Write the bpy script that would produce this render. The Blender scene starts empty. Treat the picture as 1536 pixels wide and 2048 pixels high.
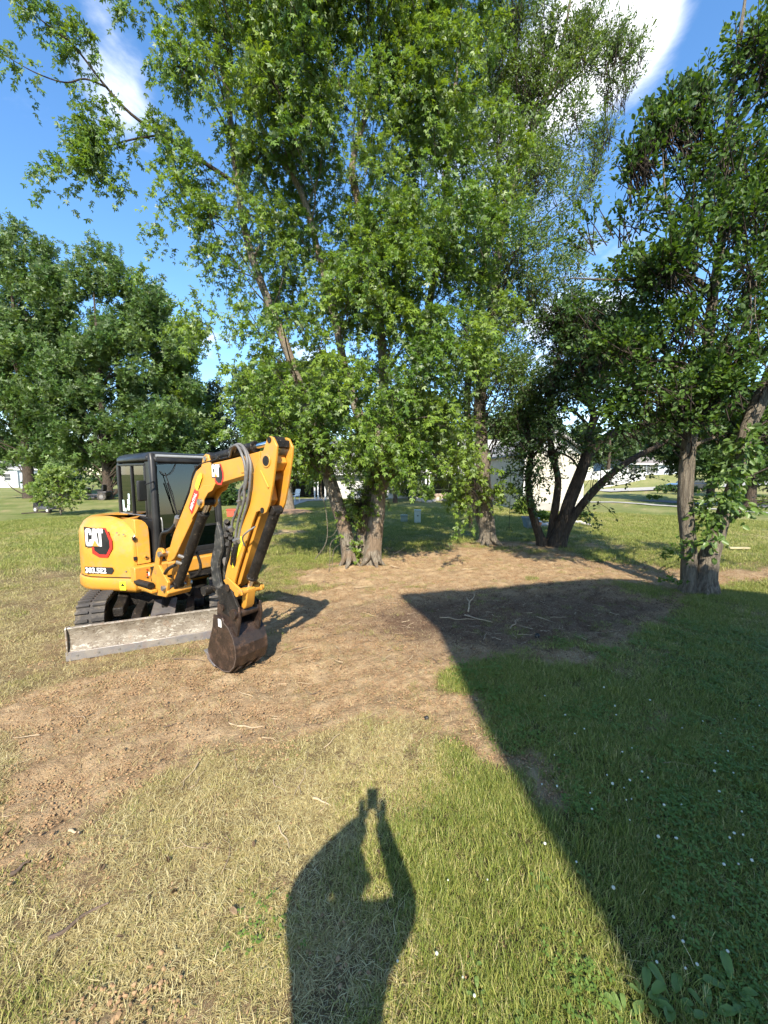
import bpy, bmesh, math, random
import numpy as np
from mathutils import Vector, Matrix

random.seed(7)
RNG = np.random.default_rng(11)
PI = math.pi
SC = bpy.context.scene

# ------------------------------------------------------------------ camera
CAM_H, FPX, HOR = 2.1, 769.0, 948.0
cam = bpy.data.objects.new('camera', bpy.data.cameras.new('camera'))
SC.collection.objects.link(cam)
PITCH = math.atan((1024 - HOR) / FPX)
cam.location = (0, 0, CAM_H)
cam.rotation_euler = (PI / 2 - PITCH, 0, 0)
cam.data.sensor_fit = 'VERTICAL'
cam.data.sensor_height = 36.0
cam.data.lens = FPX / 2048 * 36.0
cam.data.clip_start = 0.05
cam.data.clip_end = 3000
SC.camera = cam
CP, SP = math.cos(PITCH), math.sin(PITCH)


def ray(x, y):
    a = (x - 768) / FPX
    b = -(y - 1024) / FPX
    return Vector((a, CP + b * SP, b * CP - SP))


def gp(x, y, z=0.0):
    r = ray(x, y)
    return Vector((0, 0, CAM_H)) + r * ((z - CAM_H) / r.z)


def at(x, y, Y):
    r = ray(x, y)
    return Vector((0, 0, CAM_H)) + r * (Y / r.y)


# ------------------------------------------------------------------ world, sun, exposure
LDIR = Vector((-0.030, 0.924, -0.818)).normalized()      # the way the sunlight travels
SUN_EL = math.asin(-LDIR.z)
world = bpy.data.worlds.new('World')
SC.world = world
world.use_nodes = True
nt = world.node_tree
nt.nodes.clear()


def N(t, typ, **kw):
    n = t.nodes.new(typ)
    for k, v in kw.items():
        setattr(n, k, v)
    return n


def math_node(t, op, a, b=None, clamp=False):
    n = t.nodes.new('ShaderNodeMath')
    n.operation = op
    n.use_clamp = clamp
    for i, v in enumerate((a, b)):
        if v is None:
            continue
        if isinstance(v, (int, float)):
            n.inputs[i].default_value = v
        else:
            t.links.new(v, n.inputs[i])
    return n.outputs[0]


def build_world():
    L = nt.links
    sky = N(nt, 'ShaderNodeTexSky')
    sky.sky_type = 'NISHITA'
    sky.sun_disc = False
    sky.sun_elevation = SUN_EL
    sky.sun_rotation = PI
    sky.air_density = 1.0
    sky.dust_density = 0.4
    sky.ozone_density = 1.6
    tc = N(nt, 'ShaderNodeTexCoord')
    sep = N(nt, 'ShaderNodeSeparateXYZ')
    L.new(tc.outputs['Generated'], sep.inputs[0])
    # cloud layer: the view direction projected on a plane overhead
    zc = math_node(nt, 'MAXIMUM', sep.outputs[2], 0.03)
    zc = math_node(nt, 'ADD', zc, 0.12)
    u = math_node(nt, 'DIVIDE', sep.outputs[0], zc)
    v = math_node(nt, 'DIVIDE', sep.outputs[1], zc)
    com = N(nt, 'ShaderNodeCombineXYZ')
    L.new(u, com.inputs[0]); L.new(v, com.inputs[1])
    no = N(nt, 'ShaderNodeTexNoise')
    no.inputs['Scale'].default_value = 1.7
    no.inputs['Detail'].default_value = 9
    no.inputs['Roughness'].default_value = 0.58
    no.inputs['Distortion'].default_value = 0.35
    L.new(com.outputs[0], no.inputs['Vector'])
    no2 = N(nt, 'ShaderNodeTexNoise')
    no2.inputs['Scale'].default_value = 0.55
    no2.inputs['Detail'].default_value = 3
    L.new(com.outputs[0], no2.inputs['Vector'])
    acc = math_node(nt, 'MULTIPLY', math_node(nt, 'SUBTRACT', no2.outputs[0], 0.5), 0.35)
    for (px, py, w, k) in ((190, 50, .14, 260), (240, 170, .15, 260), (225, 265, .10, 300), (1200, 10, .27, 170), (1300, 40, .19, 260),
                           (1190, 110, .14, 260), (1110, 160, .13, 220), (1010, 330, .18, 120), (880, 340, .14, 120), (1285, 130, .10, 300), (90, 215, .05, 500), (10, 160, .08, 300),
                           (180, 800, .12, 60), (1150, 760, .16, 40), (620, 780, .14, 60)):
        d = ray(px, py).normalized()
        dp = N(nt, 'ShaderNodeVectorMath', operation='DOT_PRODUCT')
        L.new(tc.outputs['Generated'], dp.inputs[0])
        dp.inputs[1].default_value = d
        e = math_node(nt, 'MULTIPLY', math_node(nt, 'SUBTRACT', dp.outputs['Value'], 1.0), k)
        e = math_node(nt, 'MULTIPLY', math_node(nt, 'EXPONENT', e), w)
        acc = math_node(nt, 'ADD', acc, e)
    dens = math_node(nt, 'ADD', no.outputs[0], acc)
    mr = N(nt, 'ShaderNodeMapRange')
    mr.interpolation_type = 'SMOOTHSTEP'
    mr.inputs[1].default_value = 0.60
    mr.inputs[2].default_value = 0.86
    L.new(dens, mr.inputs[0])
    # denser parts of the clouds get a greyer tone
    shade = N(nt, 'ShaderNodeMapRange')
    shade.inputs[1].default_value = 0.75
    shade.inputs[2].default_value = 1.25
    shade.inputs[3].default_value = 1.0
    shade.inputs[4].default_value = 0.80
    L.new(dens, shade.inputs[0])
    cc = N(nt, 'ShaderNodeVectorMath', operation='SCALE')
    cc.inputs[0].default_value = (5.4, 5.5, 5.7)
    L.new(shade.outputs[0], cc.inputs['Scale'])
    hs = N(nt, 'ShaderNodeHueSaturation')
    hs.inputs['Saturation'].default_value = 1.22
    hs.inputs['Value'].default_value = 1.0
    L.new(sky.outputs[0], hs.inputs['Color'])
    mix = N(nt, 'ShaderNodeMix', data_type='RGBA')
    L.new(mr.outputs[0], mix.inputs['Factor'])
    L.new(hs.outputs[0], mix.inputs['A'])
    L.new(cc.outputs[0], mix.inputs['B'])
    bg = N(nt, 'ShaderNodeBackground')
    bg.inputs['Strength'].default_value = 0.12
    L.new(mix.outputs['Result'], bg.inputs['Color'])
    out = N(nt, 'ShaderNodeOutputWorld')
    L.new(bg.outputs[0], out.inputs[0])


build_world()
sun = bpy.data.objects.new('sun', bpy.data.lights.new('sun', 'SUN'))
SC.collection.objects.link(sun)
sun.data.energy = 3.4
sun.data.angle = math.radians(0.55)
sun.data.color = (1.0, 0.92, 0.78)
sun.rotation_euler = LDIR.to_track_quat('-Z', 'Y').to_euler()
sun.location = (0, -20, 30)
SC.view_settings.view_transform = 'Standard'
SC.view_settings.look = 'None'
SC.view_settings.gamma = 1.0
SC.view_settings.exposure = 1.52
SC.view_settings.use_curve_mapping = False
SC.cycles.max_bounces = 6
SC.cycles.diffuse_bounces = 3
SC.cycles.transmission_bounces = 6
SC.cycles.transparent_max_bounces = 8
SC.cycles.caustics_reflective = False
SC.cycles.caustics_refractive = False


# ------------------------------------------------------------------ noise in python
def _hash(ix, iy, seed):
    h = (ix.astype(np.int64) * 374761393 + iy.astype(np.int64) * 668265263 + seed * 982451653) & 0x7fffffff
    h = ((h ^ (h >> 13)) * 1274126177) & 0x7fffffff
    return ((h ^ (h >> 16)) & 0xffff) / 65535.0


def vnoise(x, y, seed=0):
    x = np.asarray(x, float); y = np.asarray(y, float)
    ix = np.floor(x); iy = np.floor(y)
    fx = x - ix; fy = y - iy
    fx = fx * fx * (3 - 2 * fx); fy = fy * fy * (3 - 2 * fy)
    a = _hash(ix, iy, seed); b = _hash(ix + 1, iy, seed)
    c = _hash(ix, iy + 1, seed); d = _hash(ix + 1, iy + 1, seed)
    return (a * (1 - fx) + b * fx) * (1 - fy) + (c * (1 - fx) + d * fx) * fy


def fbm(x, y, seed=0, oct=4):
    s = 0; a = 0.5; t = 0
    for k in range(oct):
        s = s + a * vnoise(np.asarray(x) * 2 ** k + 17.3 * k, np.asarray(y) * 2 ** k - 9.1 * k, seed + k)
        t += a; a *= 0.5
    return s / t


def sstep(a, b, v):
    t = np.clip((v - a) / (b - a), 0, 1)
    return t * t * (3 - 2 * t)


# ------------------------------------------------------------------ materials
MATS = {}


def new_mat(name):
    m = bpy.data.materials.new(name)
    m.use_nodes = True
    m.node_tree.nodes.clear()
    return m, m.node_tree


def mat(name, col, rough=0.6, metal=0.0, col2=None, scale=8.0, lo=0.35, hi=0.65, bump=0.0, bscale=40.0, coat=0.0,
        spec=0.5, dirt=None, dscale=3.0, dlo=0.5, dhi=0.7, stretch=(1, 1, 1)):
    """principled surface with noise in colour, optional dirt layer and fine relief (object coordinates)"""
    if name in MATS:
        return MATS[name]
    m, t = new_mat(name)
    L = t.links
    p = N(t, 'ShaderNodeBsdfPrincipled')
    o = N(t, 'ShaderNodeOutputMaterial')
    L.new(p.outputs[0], o.inputs[0])
    p.inputs['Roughness'].default_value = rough
    p.inputs['Metallic'].default_value = metal
    p.inputs['Specular IOR Level'].default_value = spec
    p.inputs['Coat Weight'].default_value = coat
    tc = N(t, 'ShaderNodeTexCoord')
    mp = N(t, 'ShaderNodeMapping')
    mp.inputs['Scale'].default_value = stretch
    L.new(tc.outputs['Object'], mp.inputs[0])
    cur = None
    if col2 is None:
        col2 = tuple(c * 0.8 for c in col)
    no = N(t, 'ShaderNodeTexNoise')
    no.inputs['Scale'].default_value = scale
    no.inputs['Detail'].default_value = 6
    no.inputs['Roughness'].default_value = 0.6
    L.new(mp.outputs[0], no.inputs['Vector'])
    mr = N(t, 'ShaderNodeMapRange')
    mr.inputs[1].default_value = lo; mr.inputs[2].default_value = hi
    L.new(no.outputs[0], mr.inputs[0])
    mx = N(t, 'ShaderNodeMix', data_type='RGBA')
    L.new(mr.outputs[0], mx.inputs['Factor'])
    mx.inputs['A'].default_value = (*col, 1); mx.inputs['B'].default_value = (*col2, 1)
    cur = mx.outputs['Result']
    if dirt:
        n2 = N(t, 'ShaderNodeTexNoise')
        n2.inputs['Scale'].default_value = dscale
        n2.inputs['Detail'].default_value = 9
        n2.inputs['Roughness'].default_value = 0.7
        L.new(tc.outputs['Object'], n2.inputs['Vector'])
        m2 = N(t, 'ShaderNodeMapRange')
        m2.inputs[1].default_value = dlo; m2.inputs[2].default_value = dhi
        L.new(n2.outputs[0], m2.inputs[0])
        x2 = N(t, 'ShaderNodeMix', data_type='RGBA')
        L.new(m2.outputs[0], x2.inputs['Factor'])
        L.new(cur, x2.inputs['A'])
        x2.inputs['B'].default_value = (*dirt, 1)
        cur = x2.outputs['Result']
        rr = N(t, 'ShaderNodeMapRange')
        rr.inputs[3].default_value = rough; rr.inputs[4].default_value = min(1, rough + 0.4)
        L.new(m2.outputs[0], rr.inputs[0])
        L.new(rr.outputs[0], p.inputs['Roughness'])
    L.new(cur, p.inputs['Base Color'])
    if bump:
        n3 = N(t, 'ShaderNodeTexNoise')
        n3.inputs['Scale'].default_value = bscale
        n3.inputs['Detail'].default_value = 5
        L.new(mp.outputs[0], n3.inputs['Vector'])
        b = N(t, 'ShaderNodeBump')
        b.inputs['Strength'].default_value = bump
        b.inputs['Distance'].default_value = 0.02
        L.new(n3.outputs[0], b.inputs['Height'])
        L.new(b.outputs[0], p.inputs['Normal'])
    MATS[name] = m
    return m


def leaf_mat(name, c1, c2, back, trans=0.35, rough=0.45, tcol=None, spec=0.4):
    """leaf surface: two greens mixed by the face attribute 'tone', paler underside, light shining through"""
    m, t = new_mat(name)
    L = t.links
    at_ = N(t, 'ShaderNodeAttribute'); at_.attribute_name = 'tone'
    mx = N(t, 'ShaderNodeMix', data_type='RGBA')
    L.new(at_.outputs['Fac'], mx.inputs['Factor'])
    mx.inputs['A'].default_value = (*c1, 1); mx.inputs['B'].default_value = (*c2, 1)
    g = N(t, 'ShaderNodeNewGeometry')
    mb = N(t, 'ShaderNodeMix', data_type='RGBA')
    f = math_node(t, 'MULTIPLY', g.outputs['Backfacing'], 0.7)
    L.new(f, mb.inputs['Factor'])
    L.new(mx.outputs['Result'], mb.inputs['A']); mb.inputs['B'].default_value = (*back, 1)
    p = N(t, 'ShaderNodeBsdfPrincipled')
    p.inputs['Roughness'].default_value = rough
    p.inputs['Specular IOR Level'].default_value = spec
    L.new(mb.outputs['Result'], p.inputs['Base Color'])
    tr = N(t, 'ShaderNodeBsdfTranslucent')
    tm = N(t, 'ShaderNodeMix', data_type='RGBA', blend_type='MULTIPLY')
    tm.inputs['Factor'].default_value = 1
    L.new(mx.outputs['Result'], tm.inputs['A'])
    tm.inputs['B'].default_value = (*(tcol or (1.6, 1.5, 0.5)), 1)
    L.new(tm.outputs['Result'], tr.inputs['Color'])
    ms = N(t, 'ShaderNodeMixShader'); ms.inputs[0].default_value = trans
    L.new(p.outputs[0], ms.inputs[1]); L.new(tr.outputs[0], ms.inputs[2])
    o = N(t, 'ShaderNodeOutputMaterial')
    L.new(ms.outputs[0], o.inputs[0])
    MATS[name] = m
    return m


def glass_mat(name, tint=(0.55, 0.62, 0.6), refl=0.0):
    m, t = new_mat(name)
    L = t.links
    tr = N(t, 'ShaderNodeBsdfTransparent'); tr.inputs[0].default_value = (*tint, 1)
    gl = N(t, 'ShaderNodeBsdfGlossy'); gl.inputs['Roughness'].default_value = 0.02
    fr = N(t, 'ShaderNodeFresnel'); fr.inputs[0].default_value = 1.55
    f = math_node(t, 'ADD', math_node(t, 'MULTIPLY', fr.outputs[0], 1.6), refl, True)
    ms = N(t, 'ShaderNodeMixShader')
    L.new(f, ms.inputs[0]); L.new(tr.outputs[0], ms.inputs[1]); L.new(gl.outputs[0], ms.inputs[2])
    o = N(t, 'ShaderNodeOutputMaterial'); L.new(ms.outputs[0], o.inputs[0])
    MATS[name] = m
    return m


# ------------------------------------------------------------------ object helpers
def link(o):
    SC.collection.objects.link(o)
    return o


def tag(o, label=None, cat=None, group=None, kind=None):
    if label: o['label'] = label
    if cat: o['category'] = cat
    if group: o['group'] = group
    if kind: o['kind'] = kind
    return o


def empty(name, loc=(0, 0, 0), rz=0.0):
    o = bpy.data.objects.new(name, None)
    o.empty_display_size = 0.2
    o.location = loc; o.rotation_euler = (0, 0, rz)
    return link(o)


class MB:
    """collects shapes into one bmesh"""

    def __init__(self):
        self.bm = bmesh.new()

    def _faces(self, vs, fs, mi=0):
        v = [self.bm.verts.new(p) for p in vs]
        for f in fs:
            try:
                fc = self.bm.faces.new([v[i] for i in f])
                fc.material_index = mi
            except ValueError:
                pass
        return v

    def box(self, a, b, M=None, mi=0):
        x0, y0, z0 = a; x1, y1, z1 = b
        P = [Vector(q) for q in ((x0, y0, z0), (x1, y0, z0), (x1, y1, z0), (x0, y1, z0), (x0, y0, z1), (x1, y0, z1), (x1, y1, z1), (x0, y1, z1))]
        if M is not None: P = [M @ q for q in P]
        self._faces(P, ((0, 3, 2, 1), (4, 5, 6, 7), (0, 1, 5, 4), (1, 2, 6, 5), (2, 3, 7, 6), (3, 0, 4, 7)), mi)
        return self

    def prism(self, prof, x0, x1, M=None, mi=0):
        """profile (y,z) extruded along x"""
        n = len(prof)
        P = [Vector((x0, y, z)) for y, z in prof] + [Vector((x1, y, z)) for y, z in prof]
        if M is not None: P = [M @ q for q in P]
        fs = [tuple(range(n)), tuple(range(2 * n - 1, n - 1, -1))]
        for i in range(n):
            j = (i + 1) % n
            fs.append((i, i + n, j + n, j))
        self._faces(P, fs, mi)
        return self

    def slab(self, prof, z0, z1, M=None, mi=0):
        """profile (x,y) extruded along z"""
        n = len(prof)
        P = [Vector((x, y, z0)) for x, y in prof] + [Vector((x, y, z1)) for x, y in prof]
        if M is not None: P = [M @ q for q in P]
        fs = [tuple(range(n - 1, -1, -1)), tuple(range(n, 2 * n))]
        for i in range(n):
            j = (i + 1) % n
            fs.append((i, j, j + n, i + n))
        self._faces(P, fs, mi)
        return self

    def tube(self, pts, rad, n=8, cap=True, mi=0, wob=0.0, seed=0):
        pts = [Vector(p) for p in pts]
        if not hasattr(rad, '__len__'): rad = [rad] * len(pts)
        rings = []
        up = None
        for i, p in enumerate(pts):
            d = (pts[min(i + 1, len(pts) - 1)] - pts[max(i - 1, 0)])
            if d.length < 1e-6: d = Vector((0, 0, 1))
            d.normalize()
            if up is None:
                up = d.orthogonal().normalized()
            else:
                up = (up - d * up.dot(d))
                up = up.normalized() if up.length > 1e-5 else d.orthogonal().normalized()
            s = d.cross(up)
            r = []
            for k in range(n):
                a = 2 * PI * k / n
                rr = rad[i]
                if wob:
                    rr *= 1 + wob * (math.sin(k * 2.7 + seed + i * .35) * .5 + math.sin(k * 5.1 + seed * 2 + i * .6) * .35 + (random.random() - .5) * .5)
                r.append(self.bm.verts.new(p + (up * math.cos(a) + s * math.sin(a)) * rr))
            rings.append(r)
        for a, b in zip(rings, rings[1:]):
            for k in range(n):
                f = self.bm.faces.new((a[k], a[(k + 1) % n], b[(k + 1) % n], b[k])); f.material_index = mi
        if cap:
            f = self.bm.faces.new(rings[0][::-1]); f.material_index = mi
            f = self.bm.faces.new(rings[-1]); f.material_index = mi
        return self

    def cyl(self, a, b, r, n=16, mi=0):
        return self.tube([a, b], r, n, mi=mi)

    def lathe(self, prof, c=(0, 0, 0), n=20, mi=0):
        """profile (r,z) round the z axis"""
        rings = []
        for r, z in prof:
            rings.append([self.bm.verts.new((c[0] + r * math.cos(2 * PI * k / n), c[1] + r * math.sin(2 * PI * k / n), c[2] + z)) for k in range(n)])
        for a, b in zip(rings, rings[1:]):
            for k in range(n):
                f = self.bm.faces.new((a[k], a[(k + 1) % n], b[(k + 1) % n], b[k])); f.material_index = mi
        self.bm.faces.new(rings[0][::-1]); self.bm.faces.new(rings[-1])
        return self

    def loft(self, rings, cap=True, mi=0):
        R = [[self.bm.verts.new(p) for p in r] for r in rings]
        n = len(R[0])
        for a, b in zip(R, R[1:]):
            for k in range(n):
                f = self.bm.faces.new((a[k], a[(k + 1) % n], b[(k + 1) % n], b[k])); f.material_index = mi
        if cap:
            self.bm.faces.new(R[0][::-1]); self.bm.faces.new(R[-1])
        return self

    def build(self, name, material, parent=None, bevel=0.0, seg=2, smooth=35, rz=0.0, loc=None):
        me = bpy.data.meshes.new(name)
        bmesh.ops.recalc_face_normals(self.bm, faces=self.bm.faces[:])
        self.bm.to_mesh(me); self.bm.free()
        for m in (material if isinstance(material, (list, tuple)) else [material]):
            me.materials.append(m)
        if smooth:
            me.polygons.foreach_set('use_smooth', [True] * len(me.polygons))
            me.set_sharp_from_angle(angle=math.radians(smooth))
        o = link(bpy.data.objects.new(name, me))
        if parent is not None: o.parent = parent
        if rz: o.rotation_euler.z = rz
        if loc is not None: o.location = loc
        if bevel:
            b = o.modifiers.new('bevel', 'BEVEL')
            b.width = bevel; b.segments = seg; b.limit_method = 'ANGLE'; b.angle_limit = math.radians(40)
            b.harden_normals = False
        return o


def rotz(a): return Matrix.Rotation(a, 4, 'Z')
def trs(loc, e=(0, 0, 0)):
    from mathutils import Euler
    return Matrix.Translation(loc) @ Euler(e).to_matrix().to_4x4()


def np_mesh(name, V, F, material, parent=None, tone=None, smooth=False):
    """mesh straight from arrays; F is (n,k)"""
    me = bpy.data.meshes.new(name)
    V = np.ascontiguousarray(V, np.float32); F = np.ascontiguousarray(F, np.int32)
    me.vertices.add(len(V)); me.vertices.foreach_set('co', V.ravel())
    k = F.shape[1]
    me.loops.add(F.size); me.loops.foreach_set('vertex_index', F.ravel())
    me.polygons.add(len(F)); me.polygons.foreach_set('loop_start', np.arange(0, F.size, k, dtype=np.int32))
    if smooth:
        me.polygons.foreach_set('use_smooth', np.ones(len(F), bool))
    me.update(calc_edges=True)
    if tone is not None:
        a = me.attributes.new('tone', 'FLOAT', 'FACE')
        a.data.foreach_set('value', np.ascontiguousarray(tone, np.float32))
    me.materials.append(material)
    o = link(bpy.data.objects.new(name, me))
    if parent is not None: o.parent = parent
    return o

# ------------------------------------------------------------------ the ground
def blobs(lst, x, y):
    s = np.zeros_like(x)
    for (px, py, rx, ry, w) in lst:
        c = gp(px, py)
        s = s + w * np.exp(-(((x - c.x) / rx) ** 2 + ((y - c.y) / ry) ** 2))
    return s


BARE = [(700, 1230, 1.6, 1.5, 1.0), (850, 1130, 2.0, 1.3, 1.1), (950, 1120, 1.8, 1.6, 1.0), (1090, 1130, 1.6, 1.3, 1.0), (1000, 1210, 1.5, 1.2, 1.1),
        (910, 1285, 1.0, .5, .8), (1180, 1200, 1.3, .9, .9), (600, 1330, 1.3, .7, .7), (760, 1330, .8, .5, .8), (330, 1480, .9, .35, .4),
        (1250, 1215, 1.0, .35, .7), (1480, 1150, 2.2, .5, .9), (1090, 1590, .22, .16, 1.1), (1040, 1520, .35, .16, .7), (560, 1400, 1.2, .5, .45),
        (200, 1560, .5, .2, .5), (880, 1410, .5, .3, .5), (800, 1530, .3, .25, .45), (60, 1450, 1.0, .4, .4), (380, 1370, 1.4, .4, .5),
        (1500, 1310, .6, .2, .5), (1330, 1440, .35, .2, .5), (560, 1065, 1.2, .8, .9), (90, 1750, .5, .2, .5), (700, 1150, 1.5, .8, .7), (1270, 1150, 1.6, .9, .8), (1130, 1320, .8, .25, .45), (1230, 1260, .9, .4, .45), (950, 1480, .25, .25, .45), (250, 1430, 1.2, .3, .4), (120, 1620, .5, .25, .35), (640, 1560, .4, .2, .3), (1100, 1090, 2.5, .8, .8), (470, 1230, 1.2, .8, .5)]
DRYB = [(300, 1400, 3.0, 1.2, .65), (200, 1800, 1.2, .9, .45), (600, 1500, 1.4, .7, .5), (800, 1520, .5, .4, .5), (880, 1420, .6, .4, .5), (1240, 1440, .4, .18, .6),
        (0, 1250, 3, 2, .4), (650, 1650, .7, .4, .3), (450, 2000, .8, .3, .25), (1000, 1750, .35, .6, .28), (930, 1930, .4, .3, .30), (880, 1600, .2, .3, .15), (1250, 1340, .6, .3, .25), (1180, 1430, .5, .15, .2), (1400, 1500, .5, .12, .25), (1100, 1540, .3, .2, .2), (200, 1150, 5, 3, .25), (700, 1900, .4, .3, .25)]
GREENB = [(1000, 1620, .5, .5, .4), (1020, 1500, .4, .25, .4), (1300, 1650, 2, 1.6, .5), (1300, 1420, 1.6, .6, .4), (1150, 2000, 1, .4, .4), (870, 1650, .3, .3, .3),
          (1460, 1190, 1.2, .8, .5), (1050, 1380, .8, .35, .5), (880, 1800, .3, .3, .2), (540, 1870, .12, .12, .4), (120, 2030, .4, .2, .3)]
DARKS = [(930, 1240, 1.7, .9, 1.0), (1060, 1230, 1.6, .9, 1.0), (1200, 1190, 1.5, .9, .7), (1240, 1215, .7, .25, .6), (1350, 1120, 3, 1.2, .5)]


def terrain(x, y):
    r = np.hypot(x, y)
    z = (fbm(x * .9, y * .9, 3, 3) - .5) * .05
    z = z + (fbm(x * .12, y * .12, 5, 2) - .5) * .5 * sstep(12, 40, r) * .5
    z = z + 2.6 * sstep(40, 72, y) * sstep(2, 26, x)
    z = z + 1.0 * sstep(60, 200, r) * .6
    return z


def fields(x, y):
    n1 = fbm(x * 1.3, y * 1.3, 21, 5)
    n2 = fbm(x * 4.0, y * 4.0, 31, 4)
    n3 = fbm(x * 0.45, y * 0.45, 41, 3)
    far = sstep(11, 17, np.hypot(x, y))
    b = blobs(BARE, x, y)
    left = sstep(1.1, -.9, x + (n1 - .5) * 2) * sstep(9.5, 7.0, y)
    b = b + .13 * left
    u_, v_ = x * .86 + y * .5, -x * .5 + y * .86
    n4 = fbm(u_ * .8, v_ * 5.5, 71, 4)                     # scraped streaks running up to the right
    b = b + (n1 - .5) * 1.0 + (n2 - .5) * .6 + (n4 - .5) * .9
    bare = sstep(.24, .80, b)
    d = .20 + blobs(DRYB, x, y) - blobs(GREENB, x, y) + .22 * left + (n1 - .5) * .6 + (n2 - .5) * .5 + far * .1 + (n3 - .5) * .9 * (.3 + far) + (n4 - .5) * .35
    shade_side = sstep(.3, 2.0, x) * (1 - far)
    d = d + .03 * shade_side + .30 * sstep(28, 40, y) * sstep(6, 14, x)
    dry = np.clip(d, 0, 1)
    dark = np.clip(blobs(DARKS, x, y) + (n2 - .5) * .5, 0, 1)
    return bare, dry, dark


def ground_z(x, y):
    x = np.atleast_1d(np.asarray(x, float)); y = np.atleast_1d(np.asarray(y, float))
    bare, dry, dark = fields(x, y)
    near = sstep(16, 8, np.hypot(x, y))
    z = terrain(x, y) + near * ((fbm(x * 5, y * 5, 51, 4) - .5) * (.035 + .06 * bare) + (fbm(x * 17, y * 17, 61, 3) - .5) * (.006 + .026 * bare) + (fbm((x * .86 + y * .5) * .9, (-x * .5 + y * .86) * 8, 81, 3) - .5) * .055 * bare)
    return z


def gz(x, y): return float(ground_z(x, y)[0])


def ground_mat():
    m, t = new_mat('soil_and_lawn')
    L = t.links
    g = N(t, 'ShaderNodeNewGeometry')
    def noise(sc, det=6, rough=.6):
        n = N(t, 'ShaderNodeTexNoise'); n.inputs['Scale'].default_value = sc; n.inputs['Detail'].default_value = det
        n.inputs['Roughness'].default_value = rough
        L.new(g.outputs['Position'], n.inputs['Vector']); return n.outputs[0]
    def attr(nm):
        a = N(t, 'ShaderNodeAttribute'); a.attribute_name = nm; return a.outputs['Fac']
    def mix(f, a, b):
        x = N(t, 'ShaderNodeMix', data_type='RGBA')
        L.new(f, x.inputs['Factor'])
        for k, v in (('A', a), ('B', b)):
            if isinstance(v, tuple): x.inputs[k].default_value = (*v, 1)
            else: L.new(v, x.inputs[k])
        return x.outputs['Result']
    def rng(v, a, b, c=0, d=1):
        x = N(t, 'ShaderNodeMapRange'); L.new(v, x.inputs[0])
        for i, q in zip((1, 2, 3, 4), (a, b, c, d)): x.inputs[i].default_value = q
        return x.outputs[0]
    nA, nB, nC = noise(26, 8, .7), noise(5, 5), noise(110, 4, .7)
    soil = mix(rng(nA, .35, .68), (.245, .150, .078), (.47, .320, .180))
    soil = mix(rng(nB, .40, .70), soil, (.56, .40, .23))
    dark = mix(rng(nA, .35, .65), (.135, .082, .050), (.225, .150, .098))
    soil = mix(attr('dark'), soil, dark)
    # straw flecks on the soil
    st = N(t, 'ShaderNodeTexNoise'); st.inputs['Scale'].default_value = 1.0; st.inputs['Detail'].default_value = 2
    mp = N(t, 'ShaderNodeMapping'); mp.inputs['Scale'].default_value = (150, 26, 40); mp.inputs['Rotation'].default_value = (0, 0, .6)
    L.new(g.outputs['Position'], mp.inputs[0]); L.new(mp.outputs[0], st.inputs['Vector'])
    soil = mix(rng(st.outputs[0], .61, .66, 0, .7), soil, (.52, .43, .25))
    soil = mix(rng(nC, .62, .70, 0, .6), soil, (.12, .08, .05))
    lawn_g = mix(rng(nA, .3, .7), (.095, .130, .032), (.165, .200, .052))
    lawn_d = mix(rng(nC, .3, .7), (.25, .235, .095), (.35, .31, .145))
    lawn = mix(attr('dry'), lawn_g, lawn_d)
    # mowing streaks and mottling far off
    mo = N(t, 'ShaderNodeTexNoise'); mo.inputs['Scale'].default_value = 1.0; mo.inputs['Detail'].default_value = 7; mo.inputs['Roughness'].default_value = .65
    mp2 = N(t, 'ShaderNodeMapping'); mp2.inputs['Scale'].default_value = (.5, 1.6, 1); mp2.inputs['Rotation'].default_value = (0, 0, .12)
    L.new(g.outputs['Position'], mp2.inputs[0]); L.new(mp2.outputs[0], mo.inputs['Vector'])
    lawn = mix(rng(mo.outputs[0], .48, .72, 0, .6), lawn, (.30, .29, .11))
    lawn = mix(rng(mo.outputs[0], .48, .30, 0, .45), lawn, (.095, .135, .036))
    # soil between the blades close by, darkened for the shade in the gaps
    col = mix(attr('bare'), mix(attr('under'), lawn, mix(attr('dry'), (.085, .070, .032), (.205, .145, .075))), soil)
    p = N(t, 'ShaderNodeBsdfPrincipled'); p.inputs['Roughness'].default_value = .95; p.inputs['Specular IOR Level'].default_value = .12
    L.new(col, p.inputs['Base Color'])
    b = N(t, 'ShaderNodeBump'); b.inputs['Strength'].default_value = 1.0; b.inputs['Distance'].default_value = .055
    h = math_node(t, 'ADD', math_node(t, 'MULTIPLY', nA, .8), math_node(t, 'MULTIPLY', nC, .35))
    L.new(h, b.inputs['Height']); L.new(b.outputs[0], p.inputs['Normal'])
    o = N(t, 'ShaderNodeOutputMaterial'); L.new(p.outputs[0], o.inputs[0])
    return m


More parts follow.
